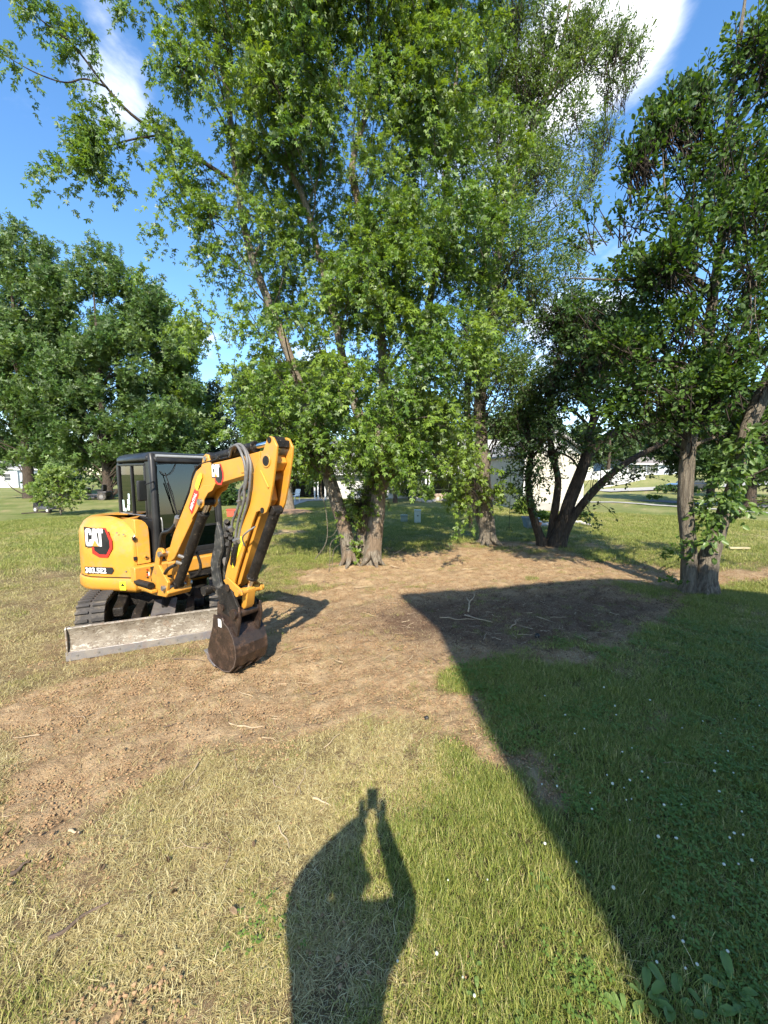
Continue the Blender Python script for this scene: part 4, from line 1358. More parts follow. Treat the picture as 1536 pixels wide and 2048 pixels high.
    for k in range(4):
        x = BL + .03 + k * (BR - BL - .06) / 3
        MB().prism([(y, z + DZ) for y, z in [(2.11, .20), (2.22, .115), (2.26, .15), (2.20, .19)]], x - .026, x + .026).build('bucket_tooth', EDGEM, bucket, bevel=.004)
    for s in (-1, 1):
        x = (BL + BR) / 2 + s * .125 + .02
        MB().prism([(y, z + DZ) for y, z in [(2.38, .64), (2.40, .80), (2.50, .85), (2.60, .80), (2.68, .84), (2.78, .82), (2.80, .70), (2.74, .50), (2.66, .58)]], x - .012, x + .012).build('bucket_ear', RUSTB, bucket, bevel=.006)
    for xx in (BR + .001, BL - .001):
        MB().tube([(xx, y, z) for y, z in side[4:] ], .007, 8).build('rim', mat('rim_highlight_steel', (.16, .12, .10), .45, metal=.4), bucket)  # lighter tube paints an edge highlight along the bucket side plates
    MB().box((BR + .001, 2.455, .555 + DZ), (BR + .006, 2.51, .64 + DZ)).build('bucket_label', WHITE, bucket, smooth=0)
    for k in range(3):
        MB().prism([(y, z + DZ) for y, z in [(2.60, .077), (2.735, .175), (2.74, .17), (2.61, .07)]], BL + .06 + k * .12, BL + .09 + k * .12).build('wear_strip', RUSTB, bucket)
    return root


build_excavator()


# ------------------------------------------------------------------ trees
def bark_mat(name, c1, c2, moss=None, sc=9):
    m, t = new_mat(name)
    L = t.links
    tc = N(t, 'ShaderNodeTexCoord')
    mp = N(t, 'ShaderNodeMapping'); mp.inputs['Scale'].default_value = (1, 1, .16)
    L.new(tc.outputs['Object'], mp.inputs[0])
    v = N(t, 'ShaderNodeTexNoise'); v.inputs['Scale'].default_value = sc * 3.2; v.inputs['Detail'].default_value = 8; v.inputs['Roughness'].default_value = .72; v.inputs['Distortion'].default_value = .6
    L.new(mp.outputs[0], v.inputs['Vector'])
    r = N(t, 'ShaderNodeMapRange'); L.new(v.outputs[0], r.inputs[0]); r.inputs[1].default_value = .38; r.inputs[2].default_value = .62
    mx = N(t, 'ShaderNodeMix', data_type='RGBA'); L.new(r.outputs[0], mx.inputs['Factor'])
    mx.inputs['A'].default_value = (*c1, 1); mx.inputs['B'].default_value = (*c2, 1)
    cur = mx.outputs['Result']
    if moss:
        n = N(t, 'ShaderNodeTexNoise'); n.inputs['Scale'].default_value = 2.2; n.inputs['Detail'].default_value = 6
        L.new(tc.outputs['Object'], n.inputs['Vector'])
        r2 = N(t, 'ShaderNodeMapRange'); L.new(n.outputs[0], r2.inputs[0]); r2.inputs[1].default_value = .48; r2.inputs[2].default_value = .62
        m2 = N(t, 'ShaderNodeMix', data_type='RGBA'); L.new(r2.outputs[0], m2.inputs['Factor']); L.new(cur, m2.inputs['A']); m2.inputs['B'].default_value = (*moss, 1)
        cur = m2.outputs['Result']
    p = N(t, 'ShaderNodeBsdfPrincipled'); p.inputs['Roughness'].default_value = .9; p.inputs['Specular IOR Level'].default_value = .2
    L.new(cur, p.inputs['Base Color'])
    b = N(t, 'ShaderNodeBump'); b.inputs['Strength'].default_value = 1.0; b.inputs['Distance'].default_value = .11
    L.new(v.outputs[0], b.inputs['Height']); L.new(b.outputs[0], p.inputs['Normal'])
    o = N(t, 'ShaderNodeOutputMaterial'); L.new(p.outputs[0], o.inputs[0])
    MATS[name] = m
    return m


BARK = bark_mat('maple_bark', (.15, .12, .09), (.42, .37, .29), (.30, .22, .15))
BARK_G = bark_mat('grey_bark', (.13, .105, .080), (.34, .29, .22))
BARK_D = bark_mat('dark_bark', (.045, .035, .028), (.13, .10, .075))
LM = leaf_mat('maple_leaves', (.074, .150, .018), (.200, .290, .038), (.20, .25, .15), .34)
LB = leaf_mat('narrow_maple_leaves', (.060, .120, .022), (.155, .225, .040), (.19, .23, .14), .32)
LD = leaf_mat('glossy_leaves', (.040, .090, .018), (.110, .185, .028), (.10, .15, .06), .34, rough=.5, spec=.3)
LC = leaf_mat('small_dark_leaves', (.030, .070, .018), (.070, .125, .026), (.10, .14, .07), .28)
LF = leaf_mat('far_maple_leaves', (.060, .125, .028), (.140, .215, .050), (.13, .17, .09), .28)
LY = leaf_mat('pale_sapling_leaves', (.13, .21, .04), (.24, .31, .08), (.24, .29, .14), .38)
LV = leaf_mat('climber_leaves', (.07, .14, .028), (.15, .23, .05), (.12, .17, .07), .3, rough=.4)
LSP = leaf_mat('spruce_needles', (.030, .055, .028), (.055, .085, .040), (.05, .07, .04), .1)
LFAR = leaf_mat('distant_leaves', (.045, .085, .028), (.090, .135, .040), (.09, .12, .06), .25)

# leaf outlines in a unit frame: x along the leaf, y across, z out of the blade
def _tpl(kind):
    if kind == 'maple':
        V = [(0, 0, 0)]; F = []
        for a, l, w in ((0, 1.0, .19), (52, .80, .16), (-52, .80, .16)):
            a = math.radians(a); c, s_ = math.cos(a), math.sin(a)
            b = len(V)
            for x, y, z in ((.50 * l, w, .05), (l, 0, -.10), (.50 * l, -w, .05)):
                V.append((x * c - y * s_, x * s_ + y * c, z))
            F.append((0, b + 2, b + 1, b))
        return np.array(V), np.array(F)
    if kind == 'oval':
        V = [(0, 0, 0), (.38, .30, .07), (.80, .20, .03), (1, 0, -.10), (.80, -.20, .03), (.38, -.30, .07)]
        return np.array(V), np.array([(0, 3, 2, 1), (0, 5, 4, 3)])
    if kind == 'narrow':
        V = [(0, 0, 0), (.45, .17, .04), (1, 0, -.08), (.45, -.17, .04)]
        return np.array(V), np.array([(0, 3, 2, 1)])
    if kind == 'two':
        V = [(0, 0, 0), (.45, .30, .05), (1, 0, -.05), (.45, -.28, .05)]
        return np.array(V), np.array([(0, 3, 2, 1)])
    if kind == 'clump':   # three small leaves fanned from one stalk, for far crowns
        V = [(0, 0, 0)]; F = []
        for a, l, w in ((10, 1, .22), (75, .85, .2), (-60, .9, .2)):
            a = math.radians(a); c, s_ = math.cos(a), math.sin(a); b = len(V)
            for x, y, z in ((.5 * l, w, .12), (l, 0, -.1), (.5 * l, -w, .08)):
                V.append((x * c - y * s_, x * s_ + y * c, z))
            F.append((0, b + 2, b + 1, b))
        return np.array(V), np.array(F)


def nrm(v): return v / (np.linalg.norm(v, axis=1, keepdims=True) + 1e-9)


def leaves(name, P, D, U, S, kind, material, parent, tone):
    """P stalk points, D leaf axes, U leaf normals, S lengths"""
    tv, tf = _tpl(kind)
    D = nrm(D); W = nrm(np.cross(U, D)); U = np.cross(D, W)
    V = P[:, None, :] + S[:, None, None] * (tv[None, :, 0:1] * D[:, None, :] + tv[None, :, 1:2] * W[:, None, :] + tv[None, :, 2:3] * U[:, None, :])
    n, k = len(P), len(tv)
    F = (tf[None] + (np.arange(n) * k)[:, None, None]).reshape(-1, tf.shape[1])
    return np_mesh(name, V.reshape(-1, 3), F, material, parent, np.repeat(tone, len(tf)))


def sprays(C, r_out, rng, per, length, droop, up=0.0):
    """leaf stalk points along twigs that start at C and run along r_out, bending down by droop"""
    n = len(C)
    D = nrm(r_out + rng.normal(0, .45, (n, 3)) + np.array([0, 0, up]))
    L = length * rng.uniform(.6, 1.3, n)
    t = rng.random((n, per)) ** .8
    P = C[:, None, :] + D[:, None, :] * (t * L[:, None])[..., None]
    P[..., 2] -= droop * (t ** 2) * L[:, None]
    P += rng.normal(0, .035 * length / .5, P.shape)
    ax = np.repeat(D[:, None, :], per, 1) * 1.0
    ax[..., 2] -= droop * 1.6 * t
    ax = ax + rng.normal(0, .62, ax.shape)
    return P.reshape(-1, 3), ax.reshape(-1, 3), D, L


def crown(name, spec, nleaf, size, kind, material, parent, rng, per=14, length=.5, droop=.5, clump=.55, up=0.0, gap=.0, tone0=.5, lift=.7, cshape=(1, 1, .62), pc=9, base=None, twig_mat=None, twigs=True, avoid=None, arad=.34):
    """spec: ellipsoids (centre, radii, weight). Leaves gather in clumps inside them, sprays inside the clumps."""
    cs = np.array([c for c, r, w in spec]); rs = np.array([r for c, r, w in spec])
    vol = np.array([r[0] * r[1] * r[2] * w for c, r, w in spec]) ** .85
    vol /= vol.sum()
    nspray = int(nleaf / per)
    per_clump = max(4, int(pc * (clump / .5) ** 2))
    nclump = max(8, nspray // per_clump)
    which = rng.choice(len(spec), nclump, p=vol)
    d = nrm(rng.normal(0, 1, (nclump, 3)))
    q = rng.random(nclump) ** .38
    CC = cs[which] + d * rs[which] * q[:, None]
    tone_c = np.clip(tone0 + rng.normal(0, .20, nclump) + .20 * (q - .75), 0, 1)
    rad = clump * rng.uniform(.55, 1.35, nclump)
    k = rng.integers(0, nclump, nspray)
    dd = nrm(rng.normal(0, 1, (nspray, 3)))
    qq = rng.random(nspray) ** .5
    C = CC[k] + dd * (rad[k] * qq)[:, None] * np.array(cshape)
    if base is not None:
        out = nrm(C - np.array(base)[None]) * np.array([1, 1, .5])
    else:
        out = nrm(C - cs[which[k]])
    out = nrm(out * .8 + dd * .6)
    C[:, 2] = np.maximum(C[:, 2], .25)
    if avoid is not None:
        Q = np.array([tuple(p) for q_ in avoid for p in smooth_curve(q_, 6)])
        d2 = np.hypot(C[:, None, 0] - Q[None, :, 0], (C[:, None, 2] - Q[None, :, 2]))
        j = d2.argmin(1)
        hit = (d2.min(1) < arad) & (C[:, 1] < Q[j, 1] + .25) & (rng.random(nspray) < .35)
        C[hit, 1] = Q[j[hit], 1] + .5 + .5 * rng.random(hit.sum())
    P, A, D, L = sprays(C, out, rng, per, length, droop, up)
    n = len(P)
    U = rng.normal(0, .62, (n, 3)); U[:, 2] += lift; U[:, 1] -= .25
    S = size * rng.uniform(.65, 1.25, n)
    tone = np.clip(np.repeat(tone_c[k], per) + rng.normal(0, .17, n), 0, 1)
    ok = P[:, 2] > .12
    lf = leaves(name, P[ok], A[ok], U[ok], S[ok], kind, material, parent, tone[ok])
    lf['kind'] = 'stuff'
    if twigs:
        # thin twigs under a part of the sprays: three-sided tubes
        sel = rng.choice(nspray, min(nspray, 1800), replace=False)
        a = C[sel]; e = a + D[sel] * L[sel][:, None]; e[:, 2] -= droop * L[sel] * .9
        mid = (a + e) / 2; mid[:, 2] += droop * L[sel] * .22
        back = a - D[sel] * .35; back[:, 2] -= .05
        stick_strips('twigs', [back, a, mid, e], [.010, .008, .006, .003], twig_mat or BARK_D, parent)
    return CC, tone_c


def stick_strips(name, rows, rad, material, parent):
    n = len(rows[0]); V = []; k = len(rows)
    for r, w in zip(rows, rad):
        for a in (0, 2.09, 4.19):
            V.append(r + np.array([math.cos(a) * w, math.sin(a) * w, math.sin(a + 1) * w * .5]))
    V = np.stack(V, 1)                                   # n, 3k, 3
    F = []
    for i in range(k - 1):
        for j in range(3):
            F.append((i * 3 + j, i * 3 + (j + 1) % 3, (i + 1) * 3 + (j + 1) % 3, (i + 1) * 3 + j))
    F = (np.array(F)[None] + (np.arange(n) * 3 * k)[:, None, None]).reshape(-1, 4)
    o = np_mesh(name, V.reshape(-1, 3), F, material, parent, smooth=True)
    o['kind'] = 'stuff'
    return o


def trunk(name, pts, rads, material, parent, n=14, wob=.10, flare=True):
    P = smooth_curve(pts, 5)
    R_ = []
    m = len(pts) - 1
    for i in range(len(P)):
        t = i / 5; k = min(int(t), m - 1); f = t - k
        R_.append(rads[k] * (1 - f) + rads[min(k + 1, m)] * f)
    if flare:
        R_[0] *= 1.35; R_[1] *= 1.12
        P[0] = P[0] - Vector((0, 0, .12))
    return MB().tube(P, R_, n, wob=wob, seed=random.random() * 9).build(name, material, parent, smooth=75)


def limbs(name, starts, ends, r0, r1, material, parent, rng, sag=.25, n=6, stuff=True):
    """many branches from the trunk out to the leaf clumps, joined"""
    m = MB()
    for s, e in zip(starts, ends):
        s = Vector(s); e = Vector(e); l = (e - s).length
        a = s.lerp(e, .35) + Vector(rng.normal(0, .05 * l, 3)) + Vector((0, 0, sag * l * .5))
        b = s.lerp(e, .7) + Vector(rng.normal(0, .04 * l, 3)) + Vector((0, 0, sag * l * .45))
        P = smooth_curve([s, a, b, e], 3)
        k = len(P) - 1
        m.tube(P, [r0 * (1 - i / k) + r1 * i / k for i in range(k + 1)], n, cap=False)
    o = m.build(name, material, parent, smooth=80)
    if stuff: o['kind'] = 'stuff'
    return o


def blob(px, py, Y, rx, ry, rd=None, w=1.0):
    c = at(px, py, Y)
    k = Y / FPX
    rx, ry = rx * k, ry * k
    return (np.array(c), np.array((rx, rd if rd else (rx + ry) * .5, ry)), w)


def poly(pts):
    return [at(*p) for p in pts]


def roots(c, r0, n, material, parent, seed=0, length=.55):
    rr = random.Random(seed)
    for k in range(n):
        a = 2 * PI * k / n + rr.uniform(-.35, .35); l = length * rr.uniform(.7, 1.3)
        d = Vector((math.cos(a), math.sin(a), 0)); s_ = Vector((-d.y, d.x, 0)) * rr.uniform(-.12, .12)
        P = [c + d * r0 * .25 + Vector((0, 0, .34)), c + d * r0 * .75 + Vector((0, 0, .15)), c + d * (r0 + l * .35) + s_ * .5 + Vector((0, 0, .04)), c + d * (r0 + l) + s_ + Vector((0, 0, -.04))]
        P = smooth_curve(P, 4)
        o = MB().tube(P, [r0 * .42 * (1 - i / len(P)) + .012 for i in range(len(P))], 9, wob=.12, seed=k).build('root', material, parent, smooth=75)
        o.location = -parent.location


def nearest_below(path, c, drop=.6):
    best, bd = None, 1e9
    for p in path:
        d = (Vector(c) - p).length + max(0, p.z - (c[2] - drop)) * 2.5
        if d < bd: bd, best = d, p
    return best


def branches_to(paths, CC, rng, frac, r0, material, parent, sag=.22, drop=.8, name='branches', maxlen=6):
    dense = [p for q in paths for p in smooth_curve(q, 8)]
    st, en = [], []
    for c in CC:
        if rng.random() > frac: continue
        s = nearest_below(dense, c, drop)
        if s is None or (Vector(c) - s).length > maxlen: continue
        st.append(s); en.append(c)
    if st: limbs(name, st, en, r0, .007, material, parent, rng, sag)


def build_trees():
    # ---- A: the big silver maple clump left of centre
    r = np.random.default_rng(1)
    b = gp(718, 1128)
    t = empty('silver_maple_tree', b)
    tag(t, 'tallest leafy maple with several leaning pale trunks, first tree right of the excavator', 'tree', 'silver maples at the edge of the scraped soil')
    hold = empty('x'); bpy.data.objects.remove(hold)
    off = Matrix.Translation(-b)
    def par(o):
        o.location = -b
        return o
    pA1 = poly([(700, 1130, 9.0), (690, 1060, 9.0), (665, 980, 9.0), (640, 900, 9.05), (608, 800, 9.1), (560, 660, 9.2), (520, 560, 9.2), (492, 470, 9.2), (470, 330, 9.2), (455, 200, 9.2), (430, 60, 9.2), (400, -120, 9.2)])
    rA = [.17, .165, .155, .135, .11, .092, .082, .074, .064, .054, .04, .025]
    pA2 = poly([(742, 1130, 8.95), (752, 1050, 8.95), (757, 975, 9.0), (745, 900, 9.1), (700, 780, 9.2), (670, 640, 9.3), (640, 520, 9.4), (600, 380, 9.4), (520, 250, 9.4), (510, 120, 9.4), (505, -80, 9.4)])
    rB = [.20, .185, .165, .135, .10, .078, .068, .06, .052, .042, .025]
    pA3 = poly([(722, 1125, 9.2), (728, 1040, 9.35), (745, 950, 9.5), (765, 820, 9.6), (760, 650, 9.7), (720, 420, 9.8), (705, 330, 9.8), (740, 200, 9.8), (775, 40, 9.8), (790, -150, 9.8)])
    rC = [.17, .16, .14, .12, .10, .09, .075, .06, .045, .03]
    pA4 = poly([(735, 1125, 9.3), (760, 1000, 9.6), (800, 850, 9.9), (850, 650, 10.2), (880, 480, 10.4), (900, 300, 10.5), (915, 120, 10.5), (925, -60, 10.5)])
    rD = [.14, .12, .105, .095, .08, .065, .045, .03]
    for pp, rr in ((pA1, rA), (pA2, rB), (pA3, rC), (pA4, rD)):
        par(trunk('trunk', pp, rr, BARK, t, n=16, wob=.13))
    roots(gp(745, 1130), .19, 5, BARK, t, 1, .10); roots(gp(698, 1132), .16, 4, BARK, t, 2, .08)
    # the long branch reaching out to the upper left
    lb = poly([(480, 372, 9.2), (400, 320, 8.8), (330, 275, 8.5), (262, 228, 8.2), (205, 165, 8.0), (150, 95, 7.9), (95, 50, 7.8), (30, 0, 7.7)])
    par(trunk('limb', lb, [.045, .040, .034, .028, .022, .017, .012, .006], BARK_D, t, n=8, wob=.05, flare=False))
    lb2 = poly([(215, 175, 8.0), (170, 158, 7.9), (130, 165, 7.8), (70, 145, 7.7), (0, 105, 7.6)])
    par(trunk('limb', lb2, [.018, .015, .012, .010, .005], BARK_D, t, n=7, wob=.05, flare=False))
    lb3 = poly([(320, 270, 8.45), (260, 280, 8.3), (200, 300, 8.2), (150, 330, 8.1), (85, 330, 8.0)])
    par(trunk('limb', lb3, [.02, .016, .013, .010, .005], BARK_D, t, n=7, wob=.05, flare=False))
    lb4 = poly([(530, 185, 9.4), (555, 150, 9.2), (575, 110, 9.1), (600, 60, 9.0), (610, 10, 8.9)])
    par(trunk('limb', lb4, [.03, .026, .02, .015, .01], BARK_D, t, n=7, wob=.05, flare=False))
    spec = [blob(380, 0, 8.2, 60, 28), blob(450, 60, 8.4, 90, 80), blob(560, 90, 8.8, 140, 140), blob(360, 110, 8.2, 45, 34, .5, .8), blob(480, 230, 8.6, 130, 110), blob(640, 280, 9.0, 150, 160, 1.6),
            blob(780, 110, 9.6, 140, 160, 1.6), blob(880, 260, 10.0, 120, 190, 1.5), blob(400, 350, 8.6, 60, 60, .8, .8), blob(430, 440, 8.4, 95, 70, 1.0), blob(560, 470, 8.6, 110, 110, 1.2),
            blob(720, 480, 8.6, 150, 140, 1.6), blob(870, 500, 9.0, 120, 140, 1.4), blob(400, 560, 8.2, 60, 70, .8), blob(480, 640, 8.2, 80, 60, .9), blob(620, 640, 8.3, 110, 90, 1.1),
            blob(770, 690, 8.1, 130, 110, 1.3), blob(880, 690, 8.3, 90, 100, 1.1), blob(570, 780, 8.2, 100, 75, 1.0), blob(710, 830, 8.0, 130, 85, 1.0), blob(850, 850, 8.0, 100, 75, .9), blob(610, 880, 8.3, 60, 35, .6), blob(760, 890, 8.0, 90, 55, .8), blob(680, 760, 8.0, 110, 70, .9),
            blob(800, 915, 8.2, 70, 38, .6), blob(960, 420, 10, 90, 160, 1.3), blob(900, 940, 7.9, 40, 18, .4, .3), blob(650, 0, 9, 130, 100, 1.5), blob(520, 720, 8.6, 70, 60, .8), blob(960, 650, 9.4, 60, 90, .9),
            blob(600, -200, 9.4, 260, 140, 2.2, .7), blob(840, -160, 10, 180, 150, 2.0, .7), blob(700, 560, 10.4, 190, 230, 1.0), blob(800, 780, 10.2, 130, 130, .8), blob(790, 880, 10.0, 130, 70, .8), blob(690, 900, 9.8, 90, 45, .6), blob(620, 820, 9.8, 90, 80, .7)]
    cb_ = np.array(b) + np.array([0, 0, 4.0])
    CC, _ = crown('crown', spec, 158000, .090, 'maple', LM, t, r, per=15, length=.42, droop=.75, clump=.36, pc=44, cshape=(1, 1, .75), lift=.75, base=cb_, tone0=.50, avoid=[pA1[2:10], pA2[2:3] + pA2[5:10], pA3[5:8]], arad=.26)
    for o in t.children:
        if o.name.startswith(('crown', 'twigs')): par(o)
    branches_to([pA1, pA2, pA3, pA4], CC, r, .30, .020, BARK_G, t)
    # outlying sprays on the long branch and the sprouts round the trunk foot
    sp2 = [blob(90, 30, 7.8, 42, 26, .3), blob(150, 85, 7.9, 38, 22, .3), blob(60, 0, 7.8, 40, 22, .3), blob(60, 145, 7.7, 42, 18, .3), blob(10, 110, 7.6, 30, 18, .3), blob(195, 205, 8.1, 30, 24, .3),
           blob(278, 300, 8.3, 18, 20, .2), blob(215, 285, 8.2, 45, 30, .35), blob(120, 345, 8.0, 48, 20, .3), blob(175, 325, 8.1, 42, 30, .3), blob(245, 350, 8.2, 16, 32, .2), blob(325, 240, 8.4, 26, 18, .25),
           blob(185, 265, 8.2, 28, 22, .25), blob(360, 300, 8.5, 30, 30, .3), blob(290, 262, 8.4, 20, 14, .2), blob(290, 12, 8.1, 45, 18, .3), blob(240, 8, 8.0, 30, 10, .2), blob(330, 480, 8.2, 28, 14, .3), blob(300, 560, 8.4, 18, 12, .25)]
    crown('outer_foliage', sp2, 5600, .085, 'maple', LM, t, r, per=13, length=.34, droop=.75, clump=.15, lift=.75, base=cb_, tone0=.40, twigs=False)
    sp3 = [blob(712, 1000, 9.0, 22, 28, .25), blob(728, 1015, 8.9, 20, 34, .25), blob(705, 1050, 8.95, 16, 24, .2), blob(745, 935, 8.9, 40, 24, .4), blob(700, 1100, 8.9, 14, 16, .2), blob(735, 970, 8.9, 22, 20, .25),
           blob(560, 870, 8.3, 40, 40, .5), blob(940, 1030, 7.9, 14, 16, .12), blob(860, 1022, 7.9, 10, 8, .1), blob(630, 900, 8.6, 35, 35, .4)]
    crown('trunk_sprouts', sp3, 4800, .080, 'maple', LM, t, r, per=12, length=.30, droop=.5, clump=.20, lift=.7, tone0=.6)
    for o in t.children:
        if o.name.startswith(('crown', 'twigs', 'outer_f', 'trunk_s', 'branches')): par(o)
    # hanging vine and fine runners at the foot
    for pts, rr in (([(645, 930, 8.6), (642, 985, 8.5), (650, 1010, 8.5), (655, 1060, 8.4), (650, 1090, 8.3), (630, 1118, 8.1)], .009), ([(682, 1072, 8.7), (662, 1085, 8.5), (660, 1120, 8.3), (657, 1150, 8.1)], .006),
                    ([(684, 1085, 8.7), (668, 1100, 8.4), (664, 1135, 8.2)], .005), ([(688, 1030, 8.7), (668, 1068, 8.5), (655, 1075, 8.4)], .005)):
        par(MB().tube(smooth_curve(poly(pts), 5), rr, 5).build('hanging_vine', BARK_G, t, smooth=80))

    # ---- B: straight trunk, narrow upright crown
    r = np.random.default_rng(2)
    b = gp(975, 1088)
    t = empty('silver_maple_tree', b)
    tag(t, 'tall narrow maple with one straight trunk, standing at the middle of the soil patch edge', 'tree', 'silver maples at the edge of the scraped soil')
    def par(o, b=b): o.location = -b; return o
    pB1 = poly([(977, 1090, 11.6), (972, 1030, 11.6), (967, 960, 11.6), (962, 880, 11.6), (960, 800, 11.7), (972, 720, 11.7), (985, 620, 11.8), (1000, 480, 11.9), (1040, 330, 12), (1090, 200, 12), (1130, 60, 12), (1150, -60, 12)])
    rB1 = [.25, .225, .205, .19, .17, .155, .14, .115, .09, .065, .04, .02]
    pB2 = poly([(972, 1080, 11.9), (948, 1000, 12.1), (940, 900, 12.2), (935, 780, 12.2), (960, 640, 12.3), (975, 500, 12.4), (1000, 300, 12.4), (1030, 100, 12.4), (1050, -40, 12.4)])
    rB2 = [.10, .11, .11, .10, .09, .08, .06, .04, .02]
    for pp, rr in ((pB1, rB1), (pB2, rB2)): par(trunk('trunk', pp, rr, BARK_G, t, n=16, wob=.12))
    roots(gp(977, 1088), .23, 7, BARK_G, t, 3, .22)
    for pts, rr in (([(962, 1000, 11.6), (952, 975, 11.6), (935, 950, 11.4), (915, 915, 11.2)], [.05, .045, .035, .015]),):
        par(trunk('limb', poly(pts), rr, BARK_D, t, n=8, flare=False))
    spec = [blob(1000, 800, 11.5, 70, 80, 1.2), blob(930, 860, 11.6, 70, 60, .9), blob(1040, 660, 11.8, 80, 100, 1.3), blob(1010, 520, 12, 90, 110, 1.4), blob(1080, 380, 12, 90, 110, 1.3), blob(1110, 260, 12, 70, 90, 1.1),
            blob(1150, 150, 12, 45, 70, .7), blob(1070, 150, 12, 65, 90, 1.1), blob(1010, 130, 12.2, 80, 120, 1.2), blob(960, 250, 12.2, 90, 120, 1.2), blob(1130, 470, 11.9, 60, 80, 1.0), blob(1110, 580, 11.8, 60, 70, .9),
            blob(1030, 900, 11.5, 50, 45, .6), blob(1060, 40, 12.2, 50, 60, .8), blob(1190, 40, 12, 14, 45, .3), blob(1215, 130, 12, 18, 55, .3), blob(1245, 110, 12, 12, 35, .25), blob(1000, 730, 11.3, 60, 50, .8), blob(930, 760, 11.5, 70, 70, .9), blob(980, -40, 12.2, 110, 60, 1.2)]
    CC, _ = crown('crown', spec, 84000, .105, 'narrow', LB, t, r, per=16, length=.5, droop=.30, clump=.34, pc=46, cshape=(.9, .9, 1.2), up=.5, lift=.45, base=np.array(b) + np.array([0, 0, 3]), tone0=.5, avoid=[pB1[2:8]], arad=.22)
    branches_to([pB1, pB2], CC, r, .35, .024, BARK_D, t, sag=.1, drop=1.6)
    # upright shoots at the top
    sp = []
    for (px, py) in ((1190, 20), (1240, 60), (1285, 100), (1210, 45), (1260, 85), (1060, 10), (1030, 20), (1160, 60), (1140, 75), (1225, 200), (1215, 260), (1200, 300), (1095, 90)):
        for k in range(5):
            sp.append(blob(px - k * 10, py + k * 24, 12, 7 + 2 * k, 14, .18))
    crown('top_shoots', sp, 8500, .105, 'narrow', LB, t, r, per=12, length=.45, droop=-.1, clump=.14, up=1.4, lift=.3, tone0=.35)
    # light yellow-green sprays low on the sunny side
    sp = [blob(950, 990, 10.8, 50, 20, .5), blob(1000, 985, 10.8, 30, 16, .3), blob(900, 920, 10.6, 40, 26, .5), blob(930, 1020, 10.6, 12, 14, .2), blob(960, 950, 10.9, 40, 22, .4)]
    crown('low_sprays', sp, 1900, .12, 'maple', LM, t, r, per=12, length=.4, droop=.4, clump=.22, lift=.8, tone0=.85)
    for o in t.children:
        if o.name.startswith(('crown', 'twigs', 'branches', 'top_sh', 'low_sp')): par(o)

    # ---- C: dark many-stemmed tree
    r = np.random.default_rng(3)
    b = gp(1102, 1092)
    t = empty('many_stemmed_tree', b)
    tag(t, 'dark tree fanning out in five curved stems behind the soil patch', 'tree')
    def par(o, b=b): o.location = -b; return o
    C1 = poly([(1085, 1090, 11.2), (1072, 1050, 11.2), (1062, 1010, 11.2), (1056, 960, 11.2), (1062, 900, 11.2), (1050, 850, 11.2), (1040, 800, 11.2)])
    C2 = poly([(1100, 1088, 11.3), (1108, 1030, 11.3), (1116, 960, 11.3), (1104, 905, 11.3), (1100, 840, 11.3), (1106, 770, 11.3), (1120, 690, 11.3)])
    C3 = poly([(1112, 1092, 11.1), (1130, 1030, 11.1), (1152, 970, 11.1), (1172, 915, 11.1), (1180, 870, 11.1), (1186, 820, 11.1), (1160, 790, 11.1), (1160, 750, 11.1), (1180, 700, 11.1)])
    C4 = poly([(1172, 915, 11.1), (1200, 885, 11.0), (1240, 860, 10.9), (1290, 848, 10.8), (1350, 830, 10.7)])
    C5 = poly([(1120, 1090, 11.0), (1142, 1040, 11.0), (1180, 990, 10.9), (1220, 950, 10.8), (1262, 920, 10.7), (1300, 900, 10.6), (1340, 880, 10.5)])
    for pp, rr in ((C1, [.14, .12, .10, .09, .075, .05, .03]), (C2, [.13, .11, .095, .09, .075, .06, .03]), (C3, [.20, .18, .165, .15, .10, .085, .08, .06, .03]), (C5, [.14, .12, .11, .095, .08, .065, .05])):
        par(trunk('stem', pp, rr, BARK_D, t, n=12, wob=.12))
    par(trunk('limb', C4, [.13, .12, .105, .09, .06], BARK_D, t, n=12, wob=.1, flare=False))
    for pts, rr in (([(1185, 860, 11.1), (1205, 815, 11.1), (1215, 790, 11.1), (1240, 760, 11)], [.04, .03, .025, .012]), ([(1176, 850, 11.1), (1150, 825, 11.1), (1110, 805, 11.1), (1104, 790, 11)], [.05, .04, .03, .02]),
                    ([(1160, 940, 11.1), (1140, 915, 11.0), (1105, 903, 10.9), (1070, 905, 10.8), (1030, 920, 10.7)], [.035, .03, .022, .016, .008]), ([(1188, 870, 11.1), (1230, 850, 11.2), (1260, 850, 11.2)], [.02, .015, .008])):
        par(trunk('limb', poly(pts), rr, BARK_D, t, n=8, flare=False))
    spec = [blob(1060, 870, 11, 60, 45, .8), blob(1110, 780, 11.2, 70, 65, 1.0), blob(1180, 730, 11, 80, 60, 1.1), blob(1240, 690, 11, 70, 60, 1.0), blob(1290, 790, 10.8, 70, 45, .9, .6), blob(1060, 950, 10.9, 30, 45, .4), blob(1060, 1000, 10.8, 24, 22, .25, .6),
            blob(1140, 880, 10.9, 40, 30, .5, .6), blob(1160, 960, 10.9, 28, 18, .3, .5), blob(1180, 650, 11.3, 80, 50, 1.0), blob(1130, 640, 11.3, 60, 60, .9), blob(1240, 940, 10.8, 45, 30, .5, .5), blob(1190, 1010, 10.7, 25, 30, .3, .4), blob(1090, 910, 10.9, 40, 30, .4, .6)]
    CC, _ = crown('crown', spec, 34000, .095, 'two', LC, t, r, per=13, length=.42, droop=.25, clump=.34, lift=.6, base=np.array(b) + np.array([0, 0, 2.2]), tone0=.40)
    branches_to([C1, C2, C3, C4, C5], CC, r, .75, .016, BARK_D, t, sag=.1, drop=.5, maxlen=3.2)
